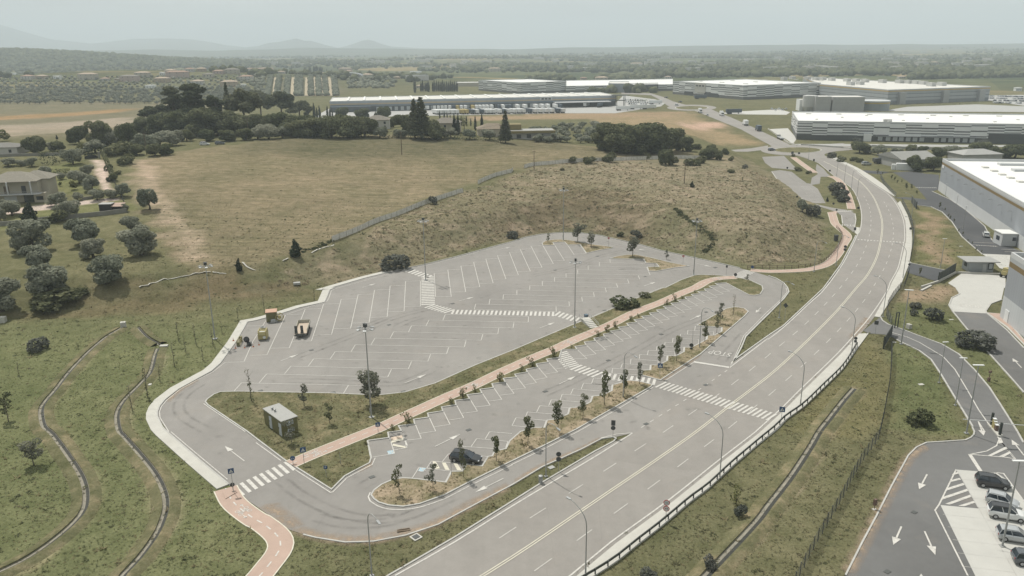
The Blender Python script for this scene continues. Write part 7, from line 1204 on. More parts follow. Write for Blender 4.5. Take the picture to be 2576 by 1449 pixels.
for(x,y,z),lb in zip(((105,950,.13),(160,1130,.02),(390,1120,.02),(610,1090,.02),(755,1045,.02)),('traffic cone on the pavement behind the rack','traffic cone at the near end of the rack','traffic cone left of the concrete mixer','traffic cone right of the concrete mixer','traffic cone in front of the yellow machine')):g=G(*eq(x,y));KC.put((g[0],g[1],z),random.uniform(0,3),lb,'traffic cones around the site machines')
def wall(name,pts,h,w,m,label,cat='wall',parts=None,terrain=False):
 p=TT(pts)if terrain else GG(pts);mb=MB();ribbon(mb,p,w/2,-w/2,-.3,h,zf=(lambda v:float(terr(np.array([v[0]]),np.array([v[1]]))[0]))if terrain else None);o=mb.build(name,m);return tag(o,label,cat)
def gate(pts,h,label):
 p=GG(pts);e=p[1]-p[0];L=np.linalg.norm(e);ang=math.atan2(e[1],e[0]);r=thing('sliding_gate',label,'gate',(p[0][0],p[0][1],0),ang);mb=MB();mb.box((L/2,0,.2),(L,.1,.14));mb.box((L/2,0,h),(L,.08,.1));
 for k in range(7):mb.box((L*k/6,0,h/2+.1),(.08,.08,h-.1))
 mb.build('frame',M['meshgreen'],r);mb=MB();mb.box((L/2,0,h/2+.1),(L-.1,.03,h-.3));mb.build('mesh_panel',M['gatemesh'],r);mb=MB();mb.box((0,0,h/2+.1),(.25,.25,h+.3));mb.build('gate_post',M['meshgreen'],r);return r
gate(Q(3,2,[(1160,612),(1245,470)]),2.3,'dark mesh sliding gate at the curved yard drive');gate(Q(3,1,[(1712,1390),(1882,1285)]),2.3,'dark mesh sliding gate before the gatehouse');gate(Q(3,1,[(1490,655),(1440,590)]),2.4,'dark open gate at the drive of the grey hall')
g=G(*q(3,2,1288,402));r=thing('gate_portal','dark green steel portal beside the sliding gate','gate post',(g[0],g[1],0),.3);mb=MB();mb.box((-.35,0,1.7),(.16,.16,3.4));mb.box((.35,0,1.7),(.16,.16,3.4));mb.box((0,0,3.35),(.86,.16,.14));mb.build('frame',M['meshgreen'],r)
wall('low_wall',Q(3,1,[(1540,1449),(1720,1390),(1890,1300)]),.5,.3,M['concrete'],'low concrete wall beside the gatehouse sliding gate');wall('low_wall',Q(3,2,[(1540,30),(1640,-20)]),.25,.5,M['concrete'],'short concrete footing on the dry lawn by the gate');wall('low_wall',Q(3,1,[(1890,1300),(2390,1320)]),.45,.35,M['concrete'],'long low wall between gatehouse and concrete yard')
wall('retaining_wall',[gq(0,1400),gq(330,1375),gq(640,1330),gq(1040,1290),gq(1600,1235),gq(1925,1190)],1.3,.35,M['stucco'],'grey retaining wall below the villa lawn',terrain=True);wall('garden_wall',[gq(0,360),gq(300,345),gq(620,340),gq(900,335),gq(1000,330)],1.2,.35,M['stucco'],'low wall behind the villa garden',terrain=True);wall('garden_wall',[gq(1000,330),gq(1270,320)],1.2,.3,M['stucco'],'wall left of the garden gate',terrain=True);wall('low_wall',[gq(1240,1010),gq(1410,985)],.9,.3,M['stucco'],'low wall at the end of the paved villa drive',terrain=True)
wall('low_wall',Q(3,0,[(0,1300),(200,1440),(290,1470)]),.8,.3,M['concrete'],'low ramp wall beside the front warehouse truck entry');wall('long_wall',Q(3,1,[(330,12),(760,42),(830,55)]),.9,.3,M['concrete'],'low wall along the street right of the roundabout');wall('long_wall',Q(3,1,[(1040,30),(1500,55),(2100,62)]),1.2,.3,M['concrete_grey'],'long grey wall before the front warehouse yard')
g0=T(*gq(1280,395));g1=T(*gq(1480,378));e=(g1-g0);L=e.length;r=thing('garden_gate','arched dark double gate of the villa drive','gate',g0,math.atan2(e.y,e.x));mb=MB();vs=[(0,0,.1)]+[(L*t,0,1.1+.6*math.sin(math.pi*t))for t in np.linspace(0,1,13)]+[(L,0,.1)];n0=len(vs);mb.add(vs+[(x,.06,z)for x,y,z in vs],[tuple(range(n0)),tuple(range(2*n0-1,n0-1,-1))]+[(k,n0+k,n0+(k+1)%n0,(k+1)%n0)for k in range(n0)]);mb.build('gate_leaf',M['black'],r)
mb=MB();mb.box((L+.5,0,1.2),(.7,.7,2.4));mb.box((L+.5,0,2.5),(.9,.9,.2));mb.build('pillar',M['stucco'],r)
g=G(*q(3,2,2260,1435));d=G(*q(3,3,2340,50))-G(*q(3,2,2235,1375));ang=math.atan2(d[1],d[0]);L=np.linalg.norm(d);m_=(G(*q(3,3,2340,50))+G(*q(3,2,2235,1375)))/2
r=thing('barrier_station','barrier island with ticket posts and two white lift arms','barrier',(m_[0],m_[1],0),ang);mb=MB();mb.box((0,0,.08),(L,.8,.2));mb.build('kerb_island',M['concrete'],r)
for x,nm,sz,mm in((-L*.42,'dark_pillar',(.3,.3,2.0),'meshgreen'),(L*.40,'dark_pillar',(.3,.3,2.0),'meshgreen'),(-L*.2,'ticket_post',(.45,.4,1.4),'yellowm'),(-.1*L,'ticket_post',(.4,.35,1.15),'yellowm'),(.05*L,'ticket_post',(.5,.4,.9),'brown')):
 mb=MB();mb.box((x,0,sz[2]/2+.15),sz);o=mb.build(nm,M[mm],r)
 if nm=='ticket_post':mb=MB();mb.box((x,0,sz[2]+.2),(sz[0]+.06,sz[1]+.06,.08));mb.build('cap',M['white'],o)
for sy,x in((-1,-.25*L),(1,-.1*L)):mb=MB();mb.box((x,sy*2.2,1.05),(.06,4.2,.09));mb.build('lift_arm',M['white'],r)
g=G(*q(3,2,2220,938));mb=MB();mb.box((0,0,.35),(.35,.35,.7));mb.tube([(0,0,.7),(0,0,1.6)],.06,6);mb.box((0,0,1.75),(.5,.25,.35));tag(mb.build('intercom_post',M['brown'],None,loc=(g[0],g[1],0),rz=.3),'brown intercom post beside the curved drive','post')
# ==== VEHICLES
def carpaint(name,col,metal=0.0):return mat(name,col,0.28,metal,.03,1.0,.5,coat=.6)
CP={'black':carpaint('black car paint',(.018,.020,.022)),'silver':carpaint('silver car paint',(.40,.415,.42),.3),'white':carpaint('white car paint',(.60,.61,.60)),'grey':carpaint('dark grey car paint',(.075,.085,.095)),'blue':carpaint('blue car paint',(.06,.10,.16)),'red':carpaint('red car paint',(.25,.04,.035))}
M['tyre']=mat('tyre rubber',(.018,.018,.018),.85,var=.1);M['rim']=mat('wheel rim',(.36,.37,.38),.35,.5,.05);M['head']=mat('headlight',(.6,.62,.63),.15,.1,.03);M['tail']=mat('tail light',(.22,.02,.02),.2,0,.03)
def loft(mb,st,m=0):
 n=len(st[0]);vs=[v for s in st for v in s];fs=[tuple(range(n-1,-1,-1)),tuple((len(st)-1)*n+k for k in range(n))]
 for i in range(len(st)-1):
  for k in range(n):fs.append((i*n+k,i*n+(k+1)%n,(i+1)*n+(k+1)%n,(i+1)*n+k))
 mb.add(vs,fs,m)
def car(label,paint,L=4.2,Hh=1.5,W=1.78,roof=None,simple=False,van=False,name='car'):
 r=thing(name,label,'car');s=L/4.2;hz=Hh/1.5;w=W/1.78;P_=CP[paint]
 st=[]
 for x,hw,zl,zt in((-2.10,.66,.46,.80),(-2.04,.80,.34,.93),(-1.6,.88,.25,.96),(-.6,.89,.24,.94),(.4,.89,.24,.93),(1.0,.88,.25,.92),(1.55,.86,.27,.84),(1.9,.79,.31,.74),(2.05,.68,.36,.66),(2.1,.56,.42,.58)):
  hw*=w;x*=s;zl*=hz;zt*=hz;st.append([(x,-hw*.93,zl),(x,hw*.93,zl),(x,hw,zl+.16),(x,hw,zt-.14),(x,hw*.9,zt),(x,-hw*.9,zt),(x,-hw,zt-.14),(x,-hw,zl+.16)])
 mb=MB();loft(mb,st)
 b0,b1,t0,t1=(-2.0,1.05,-1.72,.25)if not van else(-2.02,1.35,-1.98,.75)
 B=[(b0*s,.80*w),(b1*s,.78*w)];Tp=[(t0*s,.62*w),(t1*s,.60*w)];zb,zt=.90*hz,1.44*hz
 if not simple:
  for sx in(0,1):
   for sy in(-1,1):mb.tube([(B[sx][0],sy*(B[sx][1]+.01),zb),(Tp[sx][0],sy*(Tp[sx][1]+.015),zt)],.045,5)
  for sy in(-1,1):mb.tube([((b0*.35+b1*.65-.5)*s,sy*.80*w,zb),((t0*.4+t1*.6-.2)*s,sy*.625*w,zt)],.045,5);mb.box(((b1-.25)*s,sy*(.93*w),zb+.08),(.18,.2,.13))
 mb.build('body',P_,r,smooth=False)
 mb=MB();loft(mb,[[(B[0][0],-B[0][1],zb),(B[1][0],-B[1][1],zb),(B[1][0],B[1][1],zb),(B[0][0],B[0][1],zb)],[(Tp[0][0],-Tp[0][1],zt),(Tp[1][0],-Tp[1][1],zt),(Tp[1][0],Tp[1][1],zt),(Tp[0][0],Tp[0][1],zt)]]);mb.build('window',M['glass'],r)
 mb=MB();e=.03;loft(mb,[[(Tp[0][0]-e,-Tp[0][1]-e,zt-.01),(Tp[1][0]+e,-Tp[1][1]-e,zt-.01),(Tp[1][0]+e,Tp[1][1]+e,zt-.01),(Tp[0][0]-e,Tp[0][1]+e,zt-.01)],[(Tp[0][0]+.1,-Tp[0][1]+.08,zt+.065),(Tp[1][0]-.2,-Tp[1][1]+.08,zt+.06),(Tp[1][0]-.2,Tp[1][1]-.08,zt+.06),(Tp[0][0]+.1,Tp[0][1]-.08,zt+.065)]])
 if not simple:
  for sy in(-1,1):mb.box((-.7*s,sy*.56*w,zt+.09),(1.6*s,.04,.04))
 mb.build('roof',CP[roof or paint],r)
 for x in(-1.3,1.32):
  for sy in(-1,1):
   mb=MB();mb.tube([(x*s,sy*(.70*w),.32),(x*s,sy*(.905*w),.32)],.32,16);t=mb.build('wheel',M['tyre'],r)
   if not simple:mb=MB();mb.tube([(x*s,sy*.90*w,.32),(x*s,sy*.915*w,.32)],.20,12);mb.build('rim',M['rim'],t)
 if not simple:
  for sy in(-1,1):
   mb=MB();mb.box((1.93*s,sy*.58*w,.66*hz),(.22,.3,.12),sy*-.35);mb.build('headlight',M['head'],r);mb=MB();mb.box((-2.04*s,sy*.66*w,.8*hz),(.1,.2,.22));mb.build('tail_light',M['tail'],r)
  mb=MB();mb.box((-2.08*s,0,.62*hz),(.04,.5,.12));mb.build('number_plate',M['white'],r)
 return Kind(r)
def heading(a,b):A,B=G(*a),G(*b);return math.atan2(B[1]-A[1],B[0]-A[0])
k=car('black estate car parked between the tree island and the lower bays','black',4.55,1.5,1.82);c=G(*q(1,3,2112,292));k.put((c[0],c[1],.02),heading(q(1,3,1965,275),q(1,3,2260,318)),'black estate car parked between the tree island and the lower bays')
for(a,b_,m_),pt,roof,L,Hh,lb in(((2115,520),(2395,560),(2255,545)),'black',None,4.1,1.58,'black hatchback parked in the first bay of the right concrete paving'),(((2215,715),(2490,790),(2350,735)),'silver',None,3.7,1.55,'silver hatchback parked right beside the white car with black roof'),(((2210,830),(2560,890),(2395,862)),'white','black',4.25,1.66,'white car with black roof and black wheels'),(((2330,1070),(2640,1120),(2480,1085)),'silver',None,3.9,1.5,'silver hatchback parked behind the yard lamp post'),(((2520,1290),(2800,1330),(2660,1330)),'grey',None,4.2,1.5,'dark grey car cut by the right picture edge'):
 k=car(lb,pt,L,Hh,1.76,roof);c=G(*q(3,3,*m_));k.put((c[0],c[1],.05),heading(q(3,3,*a),q(3,3,*b_)),lb)
k=car('white car driving on the dark drive beside the grey hall','white',4.3,1.5);c=G(*q(3,1,2192,930));k.put((c[0],c[1],.03),heading(q(3,1,2200,990),q(3,1,2170,880)),'white car on the dark drive beside the grey hall')
k=car('white car','white',4.4,1.5);c=T(*q(0,1,2062,12));k.put(c,.1,'white car parked at the top edge of the mown field');k=car('grey car','grey',4.4,1.6);c=T(*q(0,1,2215,5));k.put(c,.15,'dark grey car parked right of the white one at the field top')
def truck(label,boxm,cabm,Lb=7.0,name='truck',tall=2.6):
 r=thing(name,label,'truck');mb=MB();mb.box((-.4,0,1.15+tall/2),(Lb,2.5,tall));mb.build('cargo_box',boxm,r);mb=MB();mb.box((Lb/2+.9,0,1.75),(2.0,2.4,2.3),taper=.93);mb.build('cab',cabm,r);mb=MB();mb.box((Lb/2+1.88,0,2.2),(.1,2.1,.8));mb.build('windscreen',M['glass'],r);mb=MB();mb.box((.5,0,.85),(Lb+2,1.0,.35));mb.build('chassis',M['steel_dark'],r)
 for x in(-Lb/2+1,-Lb/2+2.2,Lb/2+.8):
  for sy in(-1,1):mb=MB();mb.tube([(x,sy*.9,.5),(x,sy*1.22,.5)],.5,12);mb.build('wheel',M['tyre'],r)
 return Kind(r)
W_,DK=M['white'],mat('dark tarpaulin',(.06,.08,.10),.6,0,.08);YL=mat('yellow tarpaulin',(.40,.32,.13),.6,0,.08)
def putg(k,x,y,rz,lb,grp=None,sc=1.0):c=G(x,y);return k.put((c[0],c[1],.06),rz,lb,grp,sc)
putg(truck('',W_,W_),*q(2,0,2350,1262),heading(q(2,0,2400,1285),q(2,0,2300,1235)),'white box truck on the road beyond the roundabout');putg(truck('',DK,DK),*q(2,0,2480,1318),heading(q(2,0,2540,1345),q(2,0,2430,1290)),'dark truck with pale roof nearest the roundabout');putg(truck('',W_,W_,5.0),*q(2,0,1892,1135),heading(q(2,0,1880,1110),q(2,0,1960,1150)),'small white truck on the second roundabout exit');putg(truck('',W_,W_,5.5),*q(2,0,2108,1165),heading(q(2,0,2080,1150),q(2,0,2160,1185)),'white truck waiting on the right beyond the roundabout')
kv=car('van','white',4.8,2.0,1.9,None,True,True,'van');putg(kv,*q(2,0,1657,1066),.9,'white van on the road left of the second roundabout');putg(kv,*q(2,0,1965,1163),heading(q(2,0,1980,1170),q(2,0,1940,1150)),'small pale van on the left lane beyond the roundabout',None,.8);kg=car('car','grey',4.3,1.5,1.78,None,True);putg(kg,*q(2,0,1692,1030),2.2,'dark car on the curve to the blue warehouse');putg(kg,*q(2,0,1550,985),2.3,'dark car near the far bend of the blue warehouse road');putg(kg,*q(3,1,38,68),.3,'dark car entering the roundabout from the left')
putg(truck('',M['steel_dark'],CP['white'],5.0,'truck',1.4),*q(3,1,1115,195),.15,'white cab truck with dark loaded bed by the barn track');k=car('pickup','silver',4.9,1.75,1.85);putg(k,*q(3,1,990,212),.2,'silver pickup parked on the barn track')
r=thing('low_loader','empty grey low trailer parked at the ramp of the front warehouse','trailer');mb=MB();mb.box((0,0,1.0),(12,2.5,.3));mb.box((-5.8,0,1.6),(.2,2.4,1.0));mb.build('deck',M['steel'],r);mb=MB()
for x in(-4.5,-3.2,-1.9):
 for sy in(-1,1):mb.tube([(x,sy*.9,.5),(x,sy*1.2,.5)],.5,10)
mb.build('wheel_set',M['tyre'],r);putg(Kind(r),*q(3,0,125,1400),heading(q(3,0,80,1360),q(3,0,180,1415)),'empty grey low trailer parked at the ramp of the front warehouse')
def trailer(boxm):
 r=thing('semi_trailer','','trailer');mb=MB();mb.box((0,0,2.55),(13.4,2.5,2.8));mb.build('cargo_box',boxm,r);mb=MB();mb.box((0,0,1.0),(13,1.0,.3));mb.box((4.2,0,.5),(.3,1.8,1.0));mb.build('chassis',M['steel_dark'],r);mb=MB()
 for x in(-5,-3.7,-2.4):
  for sy in(-1,1):mb.tube([(x,sy*.8,.5),(x,sy*1.2,.5)],.5,10)
 mb.build('wheel_set',M['tyre'],r);return Kind(r)
TKs={'w':trailer(W_),'d':trailer(DK),'y':trailer(YL)};TCOL={'w':'white','d':'dark','y':'yellow'}
def tz(x,y):return((1640+x/6.44)*.67083,(340+y/6.44)*.67083)
wdir=G(1549,266)-G(831,282.5);wang=math.atan2(wdir[1],wdir[0])+math.pi/2
row1=[(-300,'w'),(-220,'w'),(-60,'w'),(30,'w'),(120,'w'),(215,'w'),(310,'w'),(400,'d'),(495,'y'),(590,'w'),(685,'w'),(865,'y'),(960,'w'),(1045,'w'),(1135,'w'),(1225,'w'),(1330,'w'),(1505,'d'),(1605,'w'),(1690,'d'),(1780,'d'),(1960,'w'),(2140,'w'),(2410,'w'),(2560,'w'),(2700,'w'),(2880,'w'),(2990,'d')]
row2=[(-30,'w'),(40,'w'),(130,'w'),(230,'w'),(340,'w'),(450,'w'),(575,'y'),(690,'y'),(830,'d'),(935,'w'),(1050,'d'),(1165,'w'),(1260,'w'),(1345,'w'),(1490,'w'),(1590,'d'),(1700,'w'),(1850,'w'),(1960,'w'),(2060,'w'),(2220,'d'),(2350,'w'),(2480,'w'),(2620,'w'),(2760,'w'),(2900,'d'),(3020,'w')]
for row,yb,nm in((row1,462,'at the docks of the blue warehouse'),(row2,572,'in the front row of the blue warehouse yard')):
 cnt={c:sum(1 for r_ in row if r_[1]==c)for c in 'wdy'};seen={c:0 for c in 'wdy'}
 for x,c in row:
  X,Y=tz(x,yb-(x-1000)*.012);g=G(X,Y);d=np.array([math.cos(wang),math.sin(wang)]);g=g+d*6.7
  if nm[0]=='i' and c=='w' and x%3==0:pass
  TKs[c].put((g[0],g[1],.06),wang+(.25 if nm[0]=='i' else 0)+random.uniform(-.03,.03),f'{ordl(seen[c], cnt[c])} {TCOL[c]} semi trailer {nm}','semi trailers of the blue warehouse');seen[c]+=1
for(x,y),c,rz,lb in((q(2,0,748,1075),'w',1.2,'white semi trailer at the right dock doors of the blue warehouse'),(q(2,0,885,1078),'d',1.2,'dark semi trailer under the canopy of the blue warehouse'),(q(2,0,1115,1112),'w',.05,'white semi trailer parked sideways left of the long truck'),(q(2,0,1250,1100),'w',.05,'long white semi trailer parked sideways on the access road'),(q(2,0,1375,1098),'w',.05,'white semi trailer behind the long one'),(q(2,0,1440,1050),'w',.1,'white semi trailer behind the employee car park'),(q(2,0,1895,995),'d',.1,'dark semi trailer parked before the striped warehouse docks'),(q(2,0,2230,1145),'d',.1,'dark container trailer on the pale gravel plot')):putg(TKs[c],x,y,rz,lb)
KD={c:car('',c,4.2,1.5,1.78,None,True)for c in('white','silver','grey','black')}
def lot_cars(spots,lb,grp):
 for k,(x,y)in enumerate(spots):putg(KD[random.choice(('white','silver','grey','black','white','silver'))],x,y,random.choice((0.2,.3,3.4))+1.2,lb,grp)
lot_cars([q(2,0,1120+k*24+r_*30,1008+r_*21+k*1.2)for r_ in range(3)for k in range(10)if random.random()<.85],'far parked car in the car park of the blue warehouse','cars in the car park of the blue warehouse')
lot_cars([q(3,0,2215+k*26+r_*20,972+r_*22+k*.6)for r_ in range(4)for k in range(14)if random.random()<.75],'far parked car in the big car park at the right edge','cars in the car park at the right edge')
lot_cars([q(3,0,40+k*35,1102+(k%2)*8)for k in range(5)]+[q(2,0,560+k*30,912+(k%2)*5)for k in range(14)],'far parked car before the striped warehouses','cars before the striped warehouses')
g=G(*q(3,1,2392,1340));r=thing('excavator','small orange loader machine at the corner of the concrete yard','excavator',(g[0],g[1],.05),.5);mb=MB();mb.box((0,0,1.1),(2.2,1.4,.9));mb.box((-.2,0,1.9),(1.1,1.3,.9));mb.tube([(1.0,0,1.3),(1.8,0,2.3),(2.5,0,1.2)],.15,6);mb.build('body',M['yellowm'],r)
for x in(-.8,.8):
 for sy in(-1,1):mb=MB();mb.tube([(x,sy*.55,.5),(x,sy*.9,.5)],.5,12);mb.build('wheel',M['tyre'],r)
g=G(*q(3,1,1380,262));r=thing('white_container','white double container block at the barn side of the hall','container',(g[0],g[1],.05),-.35);mb=MB();mb.box((0,0,1.5),(8,2.6,3.0));
for k in range(9):mb.box((-3.7+k*.92,-1.32,1.5),(.3,.06,2.6))
mb.build('container_body',M['white'],r);mb=MB();mb.box((-5,.4,1.2),(1.6,1.6,2.4));mb.build('technical_box',M['white'],r)
# ==== BUILDINGS
def zbands(name,bands,streak=True):
 m,n,l,b=newmat(name);tcn=n.new('ShaderNodeTexCoord');sx=n.new('ShaderNodeSeparateXYZ');l.new(tcn.outputs['Object'],sx.inputs[0]);hm_=bands[-1][2]if len(bands[-1])>2 else 20.0
 mr=n.new('ShaderNodeMath');mr.operation='DIVIDE';mr.inputs[1].default_value=20.0;l.new(sx.outputs[2],mr.inputs[0])
 r=n.new('ShaderNodeValToRGB');r.color_ramp.interpolation='CONSTANT';e=r.color_ramp.elements
 while len(e)<len(bands):e.new(.5)
 for k,bd in enumerate(bands):e[k].position=max(0,bd[0]/20.0);e[k].color=(*bd[1],1)
 l.new(mr.outputs[0],r.inputs[0]);c=r.outputs[0]
 ad=n.new('ShaderNodeMath');ad.operation='ADD';l.new(sx.outputs[0],ad.inputs[0]);l.new(sx.outputs[1],ad.inputs[1]);cb=n.new('ShaderNodeCombineXYZ');l.new(ad.outputs[0],cb.inputs[0]);l.new(sx.outputs[2],cb.inputs[1])
 c=mul(n,l,c,ramp(n,l,noise_node(n,l,1.0,5,.6,cb.outputs[0],(.25,.03,1)),[(.3,.93),(.7,1.05)]))
 wv=n.new('ShaderNodeTexWave');wv.inputs['Scale'].default_value=.28;l.new(cb.outputs[0],wv.inputs['Vector']);c=mul(n,l,c,ramp(n,l,wv.outputs['Fac'],[(0.0,.93),(.12,1.0)]))
 l.new(c,b.inputs['Base Color']);b.inputs['Roughness'].default_value=.55;b.inputs['Specular IOR Level'].default_value=.3;return m
def panels(name,bw,rh,base_h,base_col,light=(.60,.61,.60),mid=(.21,.22,.22),dark=(.09,.095,.095),p=(.52,.80)):
 m,n,l,b=newmat(name);tcn=n.new('ShaderNodeTexCoord');sx=n.new('ShaderNodeSeparateXYZ');l.new(tcn.outputs['Object'],sx.inputs[0]);ad=n.new('ShaderNodeMath');ad.operation='ADD';l.new(sx.outputs[0],ad.inputs[0]);l.new(sx.outputs[1],ad.inputs[1])
 def fl(sock,d,off=0.0):
  a=n.new('ShaderNodeMath');a.operation='DIVIDE';a.inputs[1].default_value=d;l.new(sock,a.inputs[0]);f=n.new('ShaderNodeMath');f.operation='FLOOR';l.new(a.outputs[0],f.inputs[0]);return f.outputs[0]
 colx=fl(ad.outputs[0],bw)
 wn_=n.new('ShaderNodeTexWhiteNoise');wn_.noise_dimensions='1D';l.new(colx,wn_.inputs['W']);sh=n.new('ShaderNodeMath');sh.operation='MULTIPLY_ADD';sh.inputs[1].default_value=rh*2;l.new(wn_.outputs['Value'],sh.inputs[0]);l.new(sx.outputs[2],sh.inputs[2])
 row=fl(sh.outputs[0],rh);md=n.new('ShaderNodeMath');md.operation='MODULO';md.inputs[1].default_value=2;l.new(row,md.inputs[0])
 cb=n.new('ShaderNodeCombineXYZ');l.new(colx,cb.inputs[0]);l.new(row,cb.inputs[1]);w2=n.new('ShaderNodeTexWhiteNoise');l.new(cb.outputs[0],w2.inputs['Vector'])
 r=n.new('ShaderNodeValToRGB');r.color_ramp.interpolation='CONSTANT';e=r.color_ramp.elements;e.new(.5);e[0].position=0;e[0].color=(*light,1);e[1].position=.22;e[1].color=(*mid,1);e[2].position=.68;e[2].color=(*dark,1);l.new(w2.outputs['Value'],r.inputs[0])
 c=mixc(n,l,light,r.outputs[0],md.outputs[0])
 gt=n.new('ShaderNodeMath');gt.operation='LESS_THAN';gt.inputs[1].default_value=base_h;l.new(sx.outputs[2],gt.inputs[0]);c=mixc(n,l,c,base_col,gt.outputs[0])
 c=mul(n,l,c,ramp(n,l,noise_node(n,l,.3,4),[(.3,.95),(.7,1.04)]));l.new(c,b.inputs['Base Color']);b.inputs['Roughness'].default_value=.5;return m
M['roofwhite']=mat('white membrane roof',(.66,.665,.64),.7,0,.05,.05,dirt=.10);M['roofcream']=mat('cream membrane roof',(.55,.54,.50),.8,0,.06,.05,dirt=.14);M['parapet']=mat('parapet sheet',(.46,.47,.47),.5,0,.05,.2);M['ac']=mat('roof unit',(.42,.42,.40),.5,0,.1,.4);M['dockdoor']=mat('dock door',(.36,.38,.38),.5,0,.05,.3);M['dark']=mat('dark cladding',(.055,.06,.058),.6,0,.1,.2)
M['pan1']=panels('striped panels front',8.6,.78,3.0,(.06,.065,.06));M['pan2']=panels('striped panels back',12.0,1.1,2.6,(.12,.12,.115));M['bandD']=zbands('grey hall cladding',[(0,(.52,.53,.53)),(3.8,(.285,.305,.33)),(10.3,(.185,.135,.06)),(11.1,(.36,.375,.38))]);M['bandE']=zbands('grey hall two cladding',[(0,(.47,.485,.49)),(4.9,(.285,.30,.32)),(11.2,(.185,.135,.065)),(12.3,(.36,.375,.38))])
M['band3']=zbands('orange striped warehouse cladding',[(0,(.20,.215,.22)),(3.2,(.34,.36,.37)),(5.6,(.12,.13,.135)),(6.1,(.33,.35,.36)),(9.0,(.12,.13,.135)),(9.5,(.29,.31,.32)),(11.6,(.42,.29,.10)),(12.6,(.40,.40,.39))]);M['band5']=zbands('blue warehouse cladding',[(0,(.075,.085,.09)),(4.6,(.17,.20,.23)),(6.3,(.40,.33,.23)),(7.6,(.29,.32,.35)),(9.3,(.09,.12,.13)),(10.2,(.30,.33,.35))])
def building(label,base,h,wallm,roofm,parapet=.7,name='warehouse',cat='warehouse',z0=-.2,ov=0.0):
 p=[np.array(b_,float)for b_ in base];c=p[0];d=p[1]-p[0];ang=math.atan2(d[1],d[0]);ca,sa=math.cos(-ang),math.sin(-ang);loc=[((b_-c)[0]*ca-(b_-c)[1]*sa,(b_-c)[0]*sa+(b_-c)[1]*ca)for b_ in p]
 gz=float(terr(np.array([c[0]]),np.array([c[1]]))[0]);r=thing(name,label,cat,(c[0],c[1],max(gz,-.05)if abs(gz)>.3 else 0.0),ang);mb=MB();mb.prism(loc,z0,h);n=len(loc);mb.f=mb.f[1:];mb.m=mb.m[1:];mb.build('wall',wallm,r)
 if sum(loc[i][0]*loc[(i+1)%n][1]-loc[(i+1)%n][0]*loc[i][1]for i in range(n))<0:loc=loc[::-1]
 mb=MB();mb.poly(loc,h-parapet);mb.v=mb.v;rf=mb.build('roof',roofm,r);mb=MB();ribbon(mb,np.array(loc),.35,-.03,h-parapet-.1,h+.02,True);mb.build('parapet',M['parapet'],r);r['_']=0;del r['_'];return r,rf,ang,loc
def gv(x,y,z=0.0):return G(x,y,z)
def rect(A,B,depth):e=(B-A)/np.linalg.norm(B-A);n_=np.array([-e[1],e[0]]);return[A,B,B+n_*depth,A+n_*depth]
def roof_things(rf,items,m,nm):
 for x,y,z,d in items:mb=MB();mb.box((x,y,z+d[2]/2),d);mb.build(nm,m,rf)
A,B=gv(2003,351),gv(2576,363);e=(B-A)/np.linalg.norm(B-A);n_=np.array([-e[1],e[0]]);dep=abs((gv(2300,284,11.2)-A)@n_);B2=A+e*235;h1=hgt((*A,0),303.5)
w1,rf,ang,loc=building('long white and grey striped warehouse with dock doors nearest the roundabout',rect(A,B2,dep),h1,M['pan1'],M['roofwhite'])
def X1(zx):return(gv(*q(3,0,zx,1449-(2576-zx)*.0))-A)@e
for zx in(1160,1240,1310,1372,1440,1508,1575,1718,1788,1858,1925,1998,2065):mb=MB();x=X1(zx);mb.box((x,-.15,1.75),(3.6,.3,3.0));d=mb.build('dock_door',M['dark'],w1);mb=MB();mb.box((x,-.33,1.55),(2.5,.08,2.3));mb.build('shutter',M['dockdoor'],d)
mb=MB();mb.box((X1(1620),-.25,3.15),(X1(2150)-X1(1130),2.2,.12));mb.build('canopy',M['parapet'],w1);mb=MB();mb.box((X1(1030),-1.0,2.2),(4.2,2.2,4.4));mb.build('stair_block',M['white'],w1);mb=MB();mb.box((X1(2460),-.06,h1*.36),(26,.12,3.2));mb.build('sign_panel',M['dark'],w1)
roof_things(rf,[(12+k*16.5,dep*(.25+.45*(k%3)/2),h1-.7,(1.6,1.6,.45))for k in range(13)]+[(10+k*19,dep*.82,h1-.7,(3.2,1.2,.5))for k in range(11)],M['roofcream'],'skylight_dome');roof_things(rf,[(X1(1235),8,h1-.7,(4.6,2.6,1.6)),(X1(1250),5,h1-.7,(2,2,1.2))],M['ac'],'roof_unit')
C2,A2,R2=gv(1868,251),gv(1692,236.5),gv(2062,242.5);h2=hgt((*C2,0),214.5)
w2,rf,ang,loc=building('large white and grey striped warehouse behind the second roundabout',[A2,C2,R2,A2+R2-C2],h2,M['pan2'],M['roofwhite']);L2_=np.linalg.norm(C2-A2)
mb=MB();mb.box((L2_*.42,-.3,h2*.62),(L2_*.15,.6,h2*.74));mb.build('entrance_block',M['concrete'],w2)
for k in range(3):mb=MB();mb.box((L2_*(.375+.045*k),-.75,h2*.78),(L2_*.028,.3,1.6));mb.build('window',M['dark'],w2)
for k in range(12):mb=MB();mb.box((L2_*((.20+.026*k)if k<5 else(.50+.028*(k-5))),-.3,2.2),(3.2,.6,4.2));mb.build('dock_door',M['dark'],w2)
roof_things(rf,[(L2_*(.1+.08*k),30+40*(k%4),h2-.7,(6,2.2,.7))for k in range(11)],M['roofcream'],'skylight_dome')
C3,R3,L3=gv(2231,263),gv(2486,253),gv(2060,243.5);h3=hgt((*C3,0),225.5)
w3,rf,ang,loc=building('grey warehouse with orange stripe under a cream roof full of units',[L3,C3,R3,gv(2020,193,h3)],h3,M['band3'],M['roofcream']);Lw=np.linalg.norm(C3-L3);inv=Matrix.Rotation(-ang,2)
